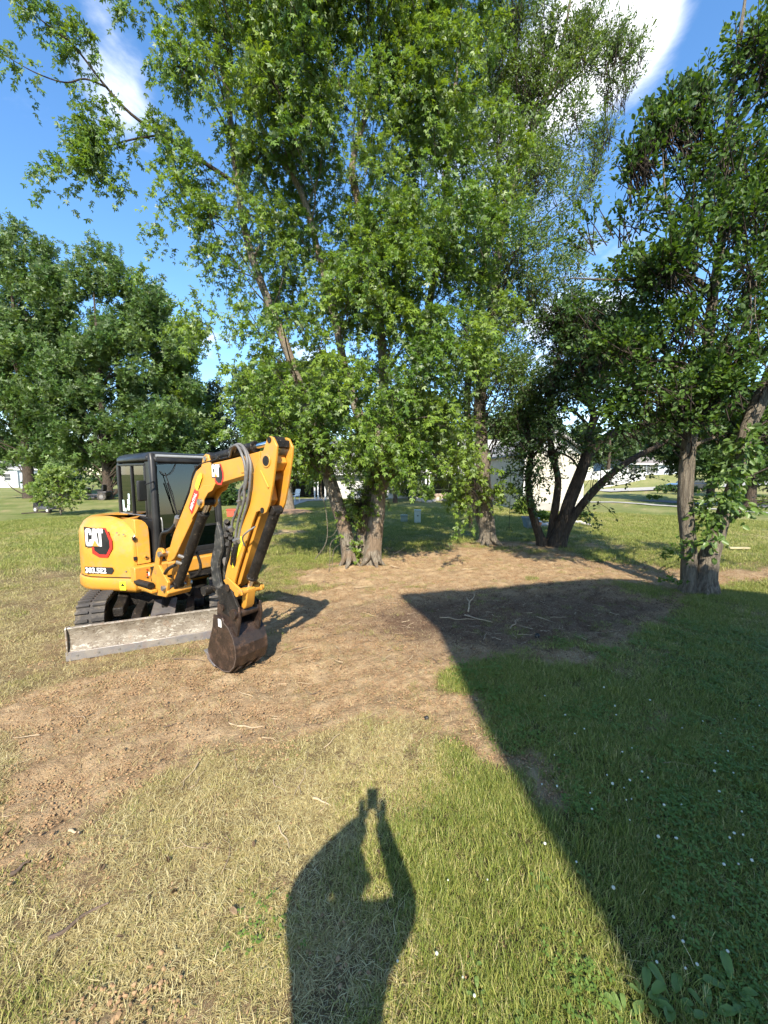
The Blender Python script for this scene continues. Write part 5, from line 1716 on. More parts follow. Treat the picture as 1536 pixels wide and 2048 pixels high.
    for o in t.children:
        if o.name.startswith(('crown', 'twigs', 'branches')): par(o)

    # ---- D: the right-hand tree, two trunks, climber on the right one
    r = np.random.default_rng(4)
    b = gp(1395, 1182)
    t = empty('climber_clad_tree', b)
    tag(t, 'broad-leaved tree with two trunks, a green climber on the leaning one, standing at the right', 'tree')
    def par(o, b=b): o.location = -b; return o
    D1 = poly([(1376, 1182, 6.75), (1378, 1120, 6.75), (1374, 1050, 6.75), (1371, 990, 6.75), (1374, 920, 6.75), (1385, 850, 6.8), (1408, 770, 6.85), (1415, 700, 6.9), (1420, 640, 6.9), (1428, 580, 6.9), (1440, 500, 6.95), (1450, 400, 7.0), (1452, 280, 7.0), (1470, 140, 7.0), (1490, 0, 7.0)])
    par(trunk('trunk', D1, [.125, .118, .115, .115, .112, .10, .085, .08, .078, .072, .065, .055, .045, .035, .02], BARK_G, t, n=16, wob=.10))
    D2 = poly([(1408, 1184, 6.72), (1418, 1120, 6.72), (1436, 1060, 6.7), (1456, 1005, 6.7), (1474, 950, 6.65), (1488, 880, 6.6), (1510, 820, 6.6), (1550, 740, 6.6), (1600, 640, 6.6)])
    par(trunk('trunk', D2, [.19, .155, .12, .105, .10, .10, .11, .115, .11], BARK_G, t, n=16, wob=.12))
    roots(gp(1376, 1182), .12, 4, BARK_G, t, 4, .08); roots(gp(1408, 1184), .17, 6, BARK_G, t, 5, .10)
    for pts, rr in (([(1458, 1040, 6.7), (1470, 1030, 6.6), (1480, 1022, 6.5)], [.07, .06, .03]), ([(1424, 590, 6.9), (1400, 565, 6.8), (1360, 545, 6.7), (1320, 552, 6.6), (1250, 560, 6.4), (1140, 556, 6.2)], [.05, .045, .032, .022, .016, .008]),
                    ([(1365, 548, 6.75), (1350, 500, 6.7), (1345, 450, 6.7), (1330, 380, 6.6), (1325, 300, 6.6)], [.028, .025, .02, .015, .008]), ([(1440, 500, 6.95), (1470, 440, 6.9), (1500, 360, 6.9)], [.03, .022, .012]),
                    ([(1374, 905, 6.75), (1400, 885, 6.7), (1430, 875, 6.6)], [.04, .03, .02]), ([(1405, 770, 6.85), (1370, 740, 6.7), (1320, 730, 6.5), (1270, 745, 6.3)], [.03, .022, .015, .008])):
        par(trunk('limb', poly(pts), rr, BARK_G, t, n=9, flare=False))
    spec = [blob(1260, 620, 6.4, 55, 60, .8), blob(1320, 470, 6.6, 80, 70, .8), blob(1290, 370, 6.6, 40, 45, .5, .6), blob(1395, 330, 6.8, 50, 80, .7), blob(1440, 480, 6.8, 80, 90, .9), blob(1495, 240, 6.9, 40, 100, .6), blob(1520, 30, 7.0, 50, 60, .6), blob(1510, 130, 7.0, 55, 70, .6),
            blob(1500, 420, 6.9, 60, 110, .9), blob(1260, 700, 6.3, 75, 65, .8), blob(1360, 690, 6.5, 90, 80, 1.0), blob(1330, 800, 6.4, 90, 60, .8), blob(1480, 660, 6.8, 70, 90, 1.0), blob(1400, 800, 6.5, 60, 50, .7), blob(1270, 850, 6.3, 35, 35, .4),
            blob(1350, 870, 6.4, 50, 30, .5), blob(1390, 590, 6.7, 80, 60, .9), blob(1225, 440, 6.4, 40, 50, .4, .8), blob(1215, 560, 6.3, 45, 50, .5, .8), blob(1240, 350, 6.5, 25, 30, .3, .5), blob(1190, 640, 6.3, 35, 40, .4, .7), blob(1290, 560, 6.5, 90, 60, .9), blob(1250, 780, 6.3, 50, 50, .6), blob(1420, 400, 6.8, 70, 80, .8), blob(1440, 760, 6.8, 70, 60, .8), blob(1500, 800, 7.2, 50, 60, .6), blob(1440, 870, 7.3, 50, 40, .5), blob(1560, 550, 7, 60, 200, .9), blob(1560, 250, 7, 50, 200, .9), blob(1330, 250, 6.6, 22, 45, .25, .5), blob(1600, 900, 7.5, 60, 100, .8)]
    CC, _ = crown('crown', spec, 40000, .078, 'oval', LD, t, r, per=12, length=.30, droop=.05, clump=.27, pc=50, cshape=(1.1, 1.1, .6), avoid=[D2[3:], D1[8:11]], arad=.20, up=.25, lift=.7, base=np.array(b) + np.array([0, 0, 2.6]), tone0=.42)
    branches_to([D1, D2], CC, r, .5, .014, BARK_D, t, sag=.12, drop=.5, maxlen=3)
    sp = []
    for (px, py) in ((1340, 200), (1400, 185), (1370, 225), (1310, 235), (1290, 270), (1265, 310)):
        for k in range(4): sp.append(blob(px, py + k * 22, 6.7, 7 + 2 * k, 12, .1))
    crown('top_shoots', sp, 2600, .085, 'oval', LD, t, r, per=9, length=.28, droop=-.2, clump=.07, up=1.8, lift=.2, tone0=.3)
    # climber
    sp = [blob(1465, 930, 6.45, 22, 35, .12), blob(1440, 985, 6.45, 26, 30, .12), blob(1425, 1020, 6.5, 20, 30, .1), blob(1432, 1060, 6.5, 16, 24, .1), blob(1480, 890, 6.4, 18, 30, .12), blob(1470, 1000, 6.5, 14, 18, .1), blob(1420, 1080, 6.5, 10, 12, .08)]
    crown('climber', sp, 900, .105, 'oval', LV, t, r, per=5, length=.20, droop=.9, clump=.10, lift=.2, tone0=.55, twigs=False)
    sp = [blob(1378, 1100, 6.55, 14, 30, .12), blob(1355, 1110, 6.5, 14, 14, .12), blob(1395, 1020, 6.6, 12, 10, .1), blob(1350, 1170, 6.5, 20, 10, .15), blob(1385, 1080, 6.6, 12, 20, .1), blob(1345, 1092, 6.5, 10, 6, .1)]
    crown('foot_sprouts', sp, 330, .055, 'oval', LD, t, r, per=6, length=.14, droop=.1, clump=.06, lift=.6, tone0=.6, twigs=False)
    for pts in ([(1500, 560, 6.2), (1503, 640, 6.1), (1493, 680, 6.1), (1478, 700, 6.1)], [(1514, 540, 6.2), (1510, 620, 6.1), (1516, 660, 6.1), (1520, 695, 6.1)], [(1498, 690, 6.2), (1508, 710, 6.2), (1530, 730, 6.2), (1560, 750, 6.2)]):
        par(MB().tube(smooth_curve(poly(pts), 5), .008, 6).build('hanging_vine', BARK_G, t, smooth=80))
    for o in t.children:
        if o.name.startswith(('crown', 'twigs', 'branches', 'top_sh', 'climber', 'foot_sp')): par(o)


def simple_tree(name, px, py, Y, spec, nleaf, size, kind, m, label, tr=.25, group=None, seed=0, clump=.9, length=.8, droop=.2, up=.6, bark=BARK_D, top=None, cat='tree', per=12, tone0=.45, gap_branches=.5, lift=.6, lean=0, twigs=False, shoots=()):
    r = np.random.default_rng(seed)
    b = gp(px, py) if Y is None else Vector((at(px, py, Y).x, Y, max(0, terrain(np.array([at(px, py, Y).x]), np.array([Y]))[0])))
    Y = b.y
    t = empty(name, b)
    tag(t, label, cat, group)
    sp = [blob(q[0], q[1], Y + (q[4] if len(q) > 4 else 0), q[2], q[3]) for q in spec]
    topz = max(c[2] + rr[2] * .6 for c, rr, w in sp) if top is None else top
    path = [b, b + Vector((lean * .2, 0, topz * .25)), b + Vector((lean * .5, 0, topz * .55)), Vector((b.x + lean, b.y, topz * .92))]
    tk = trunk('trunk', path, [tr, tr * .8, tr * .5, tr * .12], bark, t, n=10)
    tk.location = -b
    CC, _ = crown('crown', sp, nleaf, size, kind, m, t, r, per=per, length=length, droop=droop, clump=clump, up=up, lift=lift, base=np.array(b) + np.array([0, 0, topz * .3]), tone0=tone0, twigs=twigs, twig_mat=bark)
    if shoots:
        ss = [blob(x_ - k * 2, y_ + k * 15, Y, 5 + 2.2 * k, 12, .6) for (x_, y_) in shoots for k in range(5)]
        crown('top_shoots', ss, 90 * len(ss), size * .85, kind, m, t, r, per=9, length=1.0, droop=-.1, clump=.22, up=2.2, lift=.3, tone0=.5, twigs=False)
    branches_to([path], CC, r, gap_branches, tr * .16, bark, t, sag=.1, drop=topz * .15, maxlen=topz * .6)
    for o in t.children:
        if o.name.startswith(('crown', 'twigs', 'branches', 'top_sh')): o.location = -b
    return t


def build_background_trees():
    g = 'tall trees beyond the left lawn'
    simple_tree('maple_tree', 60, 985, 33, [(0, 720, 130, 130), (70, 640, 60, 70), (20, 610, 70, 60), (-60, 680, 120, 100), (-15, 540, 22, 75), (12, 535, 10, 70), (38, 538, 9, 66), (62, 548, 9, 62), (88, 568, 9, 60), (112, 600, 9, 54), (132, 630, 9, 48), (40, 820, 130, 80), (60, 935, 110, 22), (100, 720, 70, 90), (-40, 890, 120, 55), (90, 900, 90, 45), (20, 925, 90, 22), (110, 660, 40, 60)], 46000, .27, 'clump', LF,
                'tallest bushy maple at the far left edge of the yard', .38, g, 21, .80, 1.5, -.05, 1.8, BARK_D, per=14, shoots=((5, 462), (25, 470), (50, 478), (72, 486), (88, 520), (96, 490), (110, 540), (125, 560), (135, 590)))
    simple_tree('maple_tree', 215, 975, 32, [(220, 690, 80, 60), (300, 930, 90, 22), (370, 930, 50, 22), (160, 598, 8, 60), (180, 585, 8, 62), (200, 580, 8, 64), (222, 588, 8, 60), (244, 590, 8, 60), (264, 610, 8, 54), (286, 632, 9, 50), (230, 760, 110, 100), (150, 760, 60, 90), (300, 700, 60, 70), (330, 820, 60, 80), (200, 860, 120, 50), (310, 640, 40, 40), (280, 895, 110, 40), (180, 915, 90, 26), (240, 938, 110, 18), (350, 900, 60, 40)], 40000, .27, 'clump', LF,
                'second bushy maple on the left, its crown rising just above the excavator cab', .34, g, 22, .80, 1.5, -.05, 1.8, BARK_D, per=14, shoots=((152, 520), (175, 515), (186, 522), (210, 520), (222, 535), (240, 528), (255, 560), (268, 575), (160, 545)))
    # upright shoots that fray their tops
    simple_tree('green_ash_tree', 345, 985, 36, [(350, 720, 55, 60), (310, 660, 50, 50), (370, 800, 50, 70), (330, 880, 60, 50), (400, 860, 40, 50)], 14000, .34, 'clump', LM, 'yellow-green tree between the second maple and the spruce', .28, g, 23, 1.0, 1.1, .2, .6, BARK_D)
    sp = [(428, 745 + k * 19, 5 + k * 4.2, 12) for k in range(11)]
    simple_tree('spruce_tree', 428, 985, 40, sp, 11000, .42, 'narrow', LSP, 'pointed dark spruce showing between the maples above the excavator boom', .3, g, 24, .5, 1.3, .35, -.1, BARK_D, per=16, lift=.3)
    sp = [(505, 730 + k * 20, 8 + k * 4.5, 14) for k in range(11)]
    simple_tree('spruce_tree', 505, 985, 44, sp, 11000, .46, 'narrow', LSP, 'broader dark spruce behind the stick of the excavator', .3, g, 25, .5, 1.4, .35, -.1, BARK_D, per=16, lift=.3)
    simple_tree('broadleaf_tree', 600, 985, 46, [(560, 820, 90, 90), (650, 800, 80, 80), (600, 900, 110, 50), (720, 850, 80, 70)], 18000, .42, 'clump', LFAR, 'dark round tree far behind the leaning maple trunk', .35, g, 26, 1.6, 1.4, .1, .3, BARK_D)
    g2 = 'trees standing behind the neighbouring house'
    for k, (px, py, w, h, Y, lab) in enumerate(((800, 850, 110, 70, 54, 'broad green tree rising behind the shaded end of the deck'), (930, 860, 90, 60, 58, 'rounded tree behind the middle of the deck roof'), (1060, 850, 70, 40, 60, 'low tree crown behind the cream gable wall'),
                                                (1215, 880, 55, 35, 62, 'small round tree to the left of the distant grey house'))):
        simple_tree('broadleaf_tree', px, 975, Y, [(px, py, w, h), (px - w * .5, py + h * .5, w * .6, h * .6), (px + w * .5, py + h * .4, w * .6, h * .6)], 9000, .5, 'clump', LFAR, lab, .3, g2, 30 + k, 1.8, 1.5, .1, .3)
    simple_tree('broadleaf_tree', 790, 990, 28, [(780, 935, 55, 35), (830, 905, 50, 35), (750, 900, 50, 40)], 7000, .2, 'clump', LC, 'low dark tree in front of the neighbouring house, between maple trunk and deck', .16, None, 39, .5, .7, .2, .2)
    # shade tree near the path, with flared roots
    simple_tree('shade_tree', 575, 1020, None, [(570, 900, 50, 45), (600, 930, 40, 25), (540, 860, 40, 40), (590, 840, 50, 40), (630, 930, 30, 20), (520, 930, 20, 25), (560, 790, 60, 50)], 13000, .22, 'clump', LM,
                'small round-headed tree with flared roots behind the excavator boom', .36, None, 41, .7, .7, .3, .2, BARK_G, gap_branches=.6)
    # sapling by the mowers
    simple_tree('sapling', 122, 1031, None, [(118, 985, 42, 30), (110, 955, 28, 20), (95, 975, 30, 14), (140, 965, 24, 22), (125, 940, 16, 12), (80, 968, 16, 8), (150, 995, 14, 14)], 5200, .15, 'two', LY,
                'young pale green sapling standing on the sunlit lawn beside the push mower', .035, None, 42, .20, .26, .1, .5, BARK_G, per=8, gap_branches=.9, tone0=.55)
    # dark tree mass at the right edge
    g3 = 'shady trees at the right edge of the yard'
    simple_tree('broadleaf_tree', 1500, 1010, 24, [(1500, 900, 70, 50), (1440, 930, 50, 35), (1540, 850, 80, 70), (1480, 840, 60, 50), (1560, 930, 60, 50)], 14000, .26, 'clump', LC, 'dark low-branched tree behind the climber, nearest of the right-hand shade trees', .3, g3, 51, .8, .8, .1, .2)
    simple_tree('broadleaf_tree', 1420, 995, 30, [(1400, 900, 50, 40), (1350, 870, 60, 40), (1420, 850, 60, 50), (1380, 930, 40, 25)], 11000, .28, 'clump', LFAR, 'grey-green tree seen between the two right-hand trunks', .28, g3, 52, .9, .8, .1, .2)
    simple_tree('broadleaf_tree', 1570, 1000, 34, [(1570, 860, 90, 80), (1540, 930, 60, 50)], 9000, .34, 'clump', LFAR, 'tree farthest right, its crown cut by the photo edge', .3, g3, 53, 1.1, .9, .1, .2)


def build_far_woods():
    """the wood closing the view behind the houses: nobody could count its trees"""
    r = np.random.default_rng(77)
    n = 26000
    x = r.uniform(-190, 190, n); y = r.uniform(96, 125, n) + np.abs(x) * .05
    hmax = 7.5 + 5 * (fbm(x * .06, x * 0 + 3, 9, 3) - .3) * 2
    hmax = np.maximum(hmax, 3)
    z = hmax * np.sqrt(r.random(n)) * (1 - .18 * ((x * .14) % 1 - .5) ** 2 * 4)
    z = z + terrain(x, y)
    P = np.stack([x, y, z], 1); D = r.normal(0, 1, (n, 3)); U = r.normal(0, .6, (n, 3)); U[:, 2] += .6; U[:, 1] -= .5
    o = leaves('far_woodland', P, D, U, r.uniform(.9, 1.9, n), 'clump', LFAR, None, np.clip(.45 + r.normal(0, .2, n), 0, 1))
    tag(o, 'distant wood closing the horizon behind the houses', 'woodland', kind='stuff')


build_far_woods()

build_trees()
build_background_trees()


# ------------------------------------------------------------------ houses, paths and yard things
SIDING = mat('white_siding', (.50, .50, .48), .6, col2=(.43, .43, .41), scale=2)
CREAM = mat('cream_siding', (.56, .52, .42), .65, col2=(.49, .45, .36), scale=2)
GREYSID = mat('blue_grey_siding', (.42, .46, .50), .65, col2=(.36, .40, .44), scale=2)
TRIM = mat('white_trim', (.66, .66, .64), .5, col2=(.58, .58, .56))
SHING = mat('roof_shingles', (.17, .15, .14), .9, col2=(.24, .21, .20), scale=12, bump=.4, bscale=20)
SHINGL = mat('pale_roof_shingles', (.33, .32, .31), .9, col2=(.26, .25, .24), scale=12, bump=.4, bscale=20)
DARKW = mat('brown_boards', (.07, .035, .02), .6, col2=(.10, .05, .03), scale=5)
DARKV = mat('shade_and_shutter_grey', (.10, .10, .10), .8, col2=(.07, .07, .07))  # dark grey paints in shade under roofs and deck; plain colour on shutters
STONE = mat('tan_block', (.42, .34, .26), .9, col2=(.32, .24, .18), scale=6, bump=.5, bscale=14)
CONC = mat('concrete', (.40, .38, .34), .85, col2=(.32, .30, .27), scale=2, bump=.2, bscale=20)
ASPH = mat('asphalt', (.10, .10, .105), .9, col2=(.14, .14, .145), scale=6, bump=.2, bscale=30)
HGLASS = mat('house_glass', (.05, .06, .07), .08, col2=(.07, .08, .09), spec=.8)
ROCK = mat('pale_edging_rock', (.52, .48, .42), .9, col2=(.38, .34, .29), scale=5, bump=.4, bscale=12)
MULCH = mat('mulch', (.30, .19, .11), .95, col2=(.22, .13, .08), scale=20, bump=.8, bscale=40)


def window(parent, x, z, w, h, y, shutters=None, name='window'):
    m = MB()
    f = .07
    m.box((x - w / 2 - f, y - .05, z - h / 2 - f), (x + w / 2 + f, y - .01, z - h / 2)); m.box((x - w / 2 - f, y - .05, z + h / 2), (x + w / 2 + f, y - .01, z + h / 2 + f))
    m.box((x - w / 2 - f, y - .05, z - h / 2), (x - w / 2, y - .01, z + h / 2)); m.box((x + w / 2, y - .05, z - h / 2), (x + w / 2 + f, y - .01, z + h / 2))
    m.box((x - w / 2, y - .035, z - .025), (x + w / 2, y - .012, z + .025))
    o = m.build(name, TRIM, parent, smooth=0)
    MB().box((x - w / 2, y - .02, z - h / 2), (x + w / 2, y - .006, z + h / 2)).build('pane', HGLASS, o, smooth=0)
    if shutters:
        for s in (-1, 1):
            MB().box((x + s * (w / 2 + .26) - .16, y - .045, z - h / 2 - .05), (x + s * (w / 2 + .26) + .16, y - .008, z + h / 2 + .05)).build('shutter', shutters, o, smooth=0)
    return o


def lap_wall(parent, x0, x1, z0, z1, y, m_, thick=.2, step=.18, name='wall'):
    """wall facing the camera with lapped boards as relief"""
    m = MB()
    m.box((x0, y, z0), (x1, y + thick, z1))
    z = z0
    prof = []
    while z < z1 - .02:
        t = min(z + step, z1)
        m.prism([(y - .022, z), (y - .001, z), (y - .001, t - .004), (y - .005, t - .004)], x0 + .001, x1 - .001)
        z += step
    return m.build(name, m_, parent, smooth=0)


def build_far_house():
    Y = 33.0
    h = empty('neighbouring_house', (0, Y, 0))
    tag(h, 'pale siding house with a raised deck, carport and cream end wall, behind the centre trees', 'house')
    def B(m, name, mm, **k):
        o = m.build(name, mm, h, **k); o.location = (0, -Y, 0); return o
    def L_(o):
        o.location = (0, -Y, 0); return o
    X = lambda px, y=Y: (px - 768) / FPX * y / (CP + 0)
    Z = lambda py, y=Y: at(768, py, y).z
    # carport on the left: roof slab with white fascia, dark inside, posts
    B(MB().box((X(545), Y - 1.4, 2.25), (X(655), Y + 6, 2.36)), 'carport_roof', SHINGL, smooth=0)
    B(MB().box((X(545) - .05, Y - 1.46, 2.02), (X(655) + .05, Y - 1.405, 2.40)), 'fascia', TRIM, smooth=0)
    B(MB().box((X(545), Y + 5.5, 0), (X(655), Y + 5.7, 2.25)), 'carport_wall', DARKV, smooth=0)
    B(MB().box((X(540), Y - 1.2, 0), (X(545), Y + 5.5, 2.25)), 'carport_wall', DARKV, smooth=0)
    for px in (631, 637.5, 652, 556):
        B(MB().box((X(px, Y - 1) - .055, Y - 1.25, -.05), (X(px, Y - 1) + .055, Y - 1.14, 2.02)), 'post', TRIM, smooth=0)
    B(MB().box((X(545), Y - 1.5, -.05), (X(660), Y + 5.4, .03)), 'carport_slab', CONC, smooth=0)
    # middle block with low eave
    wl = L_(lap_wall(h, X(656), X(850), -.1, 2.05, Y, SIDING))
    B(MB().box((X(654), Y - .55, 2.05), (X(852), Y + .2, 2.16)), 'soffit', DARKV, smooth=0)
    B(MB().box((X(654), Y - .60, 2.02), (X(852), Y - .555, 2.22)), 'fascia', TRIM, smooth=0)
    L_(lap_wall(h, X(656), X(850), 2.17, 3.5, Y + .6, SIDING))
    B(MB().prism([(Y - .6, 2.23), (Y + .6, 2.24), (Y + .6, 2.6), (Y + .3, 2.5)], X(654), X(852)), 'lower_roof', SHINGL, smooth=0)
    B(MB().prism([(Y, 3.5), (Y + 4.5, 5.3), (Y + 9, 3.5)], X(654), X(1048)), 'roof', SHINGL, smooth=0)
    for px in (740, 800):
        L_(window(h, X(px), 1.25, 1.1, 1.1, Y))
    # deck section
    L_(lap_wall(h, X(850), X(1050), 2.6, 5.2, Y + 2.5, SIDING))
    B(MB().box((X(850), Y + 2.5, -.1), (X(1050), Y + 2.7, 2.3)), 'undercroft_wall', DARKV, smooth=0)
    B(MB().box((X(1012), Y + 2.3, -.1), (X(1026), Y + 2.49, 2.2)), 'door', DARKW, smooth=0)
    for px in (890, 940):
        L_(window(h, X(px), 1.3, 1.3, 1.2, Y + 2.5))
    for px in (900, 960, 1015):
        L_(window(h, X(px), 3.9, 1.2, 1.3, Y + 2.5))
    B(MB().box((X(845), Y - .5, 2.30), (X(1050), Y + 2.5, 2.42)), 'deck_floor', TRIM, smooth=0)
    B(MB().box((X(845), Y - .56, 2.02), (X(1050), Y - .505, 2.46)), 'deck_beam', TRIM, smooth=0)
    for px in (850, 857, 945, 985, 1028):
        B(MB().box((X(px) - .07, Y - .50, -.05), (X(px) + .07, Y - .36, 2.30)), 'deck_post', TRIM, smooth=0)
    rl = MB()
    rl.box((X(845), Y - .46, 3.28), (X(1050), Y - .38, 3.36)); rl.box((X(845), Y - .45, 2.52), (X(1050), Y - .39, 2.58))
    B(rl, 'deck_rail', TRIM, smooth=0)
    bal = MB(); x = X(845)
    while x < X(1050):
        bal.box((x - .02, Y - .44, 2.58), (x + .02, Y - .40, 3.28)); x += .14
    o = B(bal, 'balusters', TRIM, smooth=0); o['kind'] = 'stuff'
    # low block wall under the deck, block by block
    me = None
    par = empty('block_wall', (X(862), Y - 2.0, 0))
    tag(par, 'low tan block retaining wall below the deck, behind the green boxes', 'wall')
    for row in range(3):
        n = 15
        for k in range(n):
            w = (X(985) - X(862)) / n
            if me is None:
                o = MB().box((-w / 2 + .012, -.14, .008), (w / 2 - .012, .14, .172)).build('block', STONE, par, bevel=.015); me = o.data; md = True
            else:
                o = link(bpy.data.objects.new('block', me)); o.parent = par
            o.location = (w * (k + .5 + (.25 if row % 2 else 0)), random.uniform(-.02, .02), row * .18)
            o.rotation_euler.z = random.uniform(-.03, .03)
    # cream wing standing nearer
    Yc = 22.0
    x0, x1 = X(1046, Yc), X(1162, Yc)
    L_(lap_wall(h, x0, x1, -.1, 3.25, Yc, CREAM, name='gable_wall'))
    B(MB().box((x1 - .2, Yc + .2, -.1), (x1, Yc + 10.8, 3.25)), 'wall', CREAM, smooth=0)
    B(MB().box((x0, Yc + .2, -.1), (x0 + .2, Yc + 10.8, 3.25)), 'wall', CREAM, smooth=0)
    xm = (x0 + x1) / 2
    m = MB(); m._faces([Vector(p) for p in ((x0, Yc, 3.251), (x1, Yc, 3.251), (xm, Yc, 4.35), (x0, Yc + .2, 3.251), (x1, Yc + .2, 3.251), (xm, Yc + .2, 4.35))], ((0, 1, 2), (5, 4, 3), (0, 3, 4, 1), (1, 4, 5, 2), (2, 5, 3, 0)))
    B(m, 'gable', SIDING, smooth=0)
    for s in (-1, 1):
        xe = xm + s * (x1 - x0) / 2 * 1.14
        m = MB(); m._faces([Vector(p) for p in ((xm, Yc - .35, 4.45), (xe, Yc - .35, 3.19), (xe, Yc + 11, 3.19), (xm, Yc + 11, 4.45), (xm, Yc - .35, 4.57), (xe, Yc - .35, 3.31), (xe, Yc + 11, 3.31), (xm, Yc + 11, 4.57))],
                          ((0, 1, 2, 3), (7, 6, 5, 4), (0, 4, 5, 1), (1, 5, 6, 2), (2, 6, 7, 3), (3, 7, 4, 0)))
        B(m, 'roof', SHINGL, smooth=0)
    for s in (0, 1):
        B(MB().box(((x0, x1)[s] - .05, Yc - .05, -.1), ((x0, x1)[s] + .05, Yc - .023, 3.2)), 'corner_board', TRIM, smooth=0)
    B(MB().box((x0 + .6, Yc - .2, 0), (x1 - .1, Yc - .03, .45)), 'plinth', CONC, smooth=0)


def house_box(name, label, x0, x1, y, z0, z1, zr, wall, roof, wins=(), depth=7, shut=None, group=None, gable_front=False):
    h = empty(name, ((x0 + x1) / 2, y, z0)); tag(h, label, 'house', group)
    off = (-(x0 + x1) / 2, -y, -z0)
    def A(o): o.location = off; return o
    A(lap_wall(h, x0, x1, z0, z1, y, wall, depth, .22))
    m = MB()
    m.prism([(y - .4, z1), (y + depth / 2, zr), (y + depth + .4, z1), (y + depth + .4, z1 + .14), (y + depth / 2, zr + .15), (y - .4, z1 + .14)], x0 - .35, x1 + .35)
    A(m.build('roof', roof, h, smooth=0))
    A(MB().prism([(y + .02, z1), (y + depth - .02, z1), (y + depth / 2, zr - .03)], x0 + .02, x1 - .02).build('gable', wall, h, smooth=0))
    A(MB().box((x0 - .35, y - .44, z1 - .02), (x1 + .35, y - .405, z1 + .15)).build('fascia', TRIM, h, smooth=0))
    for (x, z, w, hh) in wins:
        A(window(h, x, z, w, hh, y - .022, shut))
    return h


def strip(name, pts, w, m_, label, dz=.02, crown_=0):
    """paved strip draped on the ground along pts"""
    P = smooth_curve([Vector((p[0], p[1], 0)) for p in pts], 12)
    V, F = [], []
    for i, p in enumerate(P):
        d = (P[min(i + 1, len(P) - 1)] - P[max(i - 1, 0)]).normalized(); s = Vector((-d.y, d.x, 0)) * w / 2
        for q in (p - s, p - s * .33, p + s * .33, p + s):
            V.append((q.x, q.y, max(gz(q.x, q.y), gz(p.x, p.y)) + dz))
    for i in range(len(P) - 1):
        for k in range(3):
            F.append((i * 4 + k, i * 4 + k + 1, i * 4 + k + 5, i * 4 + k + 4))
    o = np_mesh(name, np.array(V), np.array(F), m_)
    tag(o, label, kind='structure')
    return o


def g2(px, py, z=0):
    p = gp(px, py, z); return (p.x, p.y)


def shrub(name, px, py, Y, rpx, hpx, n, size, m_, label, group=None, seed=0, kind='two'):
    r = np.random.default_rng(seed)
    b = gp(px, py) if Y is None else at(px, py, Y)
    b.z = max(0, b.z) if Y is None else b.z
    k = b.y / FPX
    t = empty(name, b); tag(t, label, 'shrub', group)
    rx, rz = rpx * k, hpx * k / 2
    o, _ = crown('foliage', [((b.x, b.y, b.z + rz), np.array((rx, rx, rz)), 1)], n, size, kind, m_, t, r, per=8, length=rz * .5, droop=.1, clump=rz * .45, up=.6, lift=.5, twigs=False), 0
    for c in t.children: c.location = -b
    s = MB().tube([(0, 0, -.05), (0, 0, rz * .8)], [.03, .015], 6).build('stem', BARK_D, t)
    return t


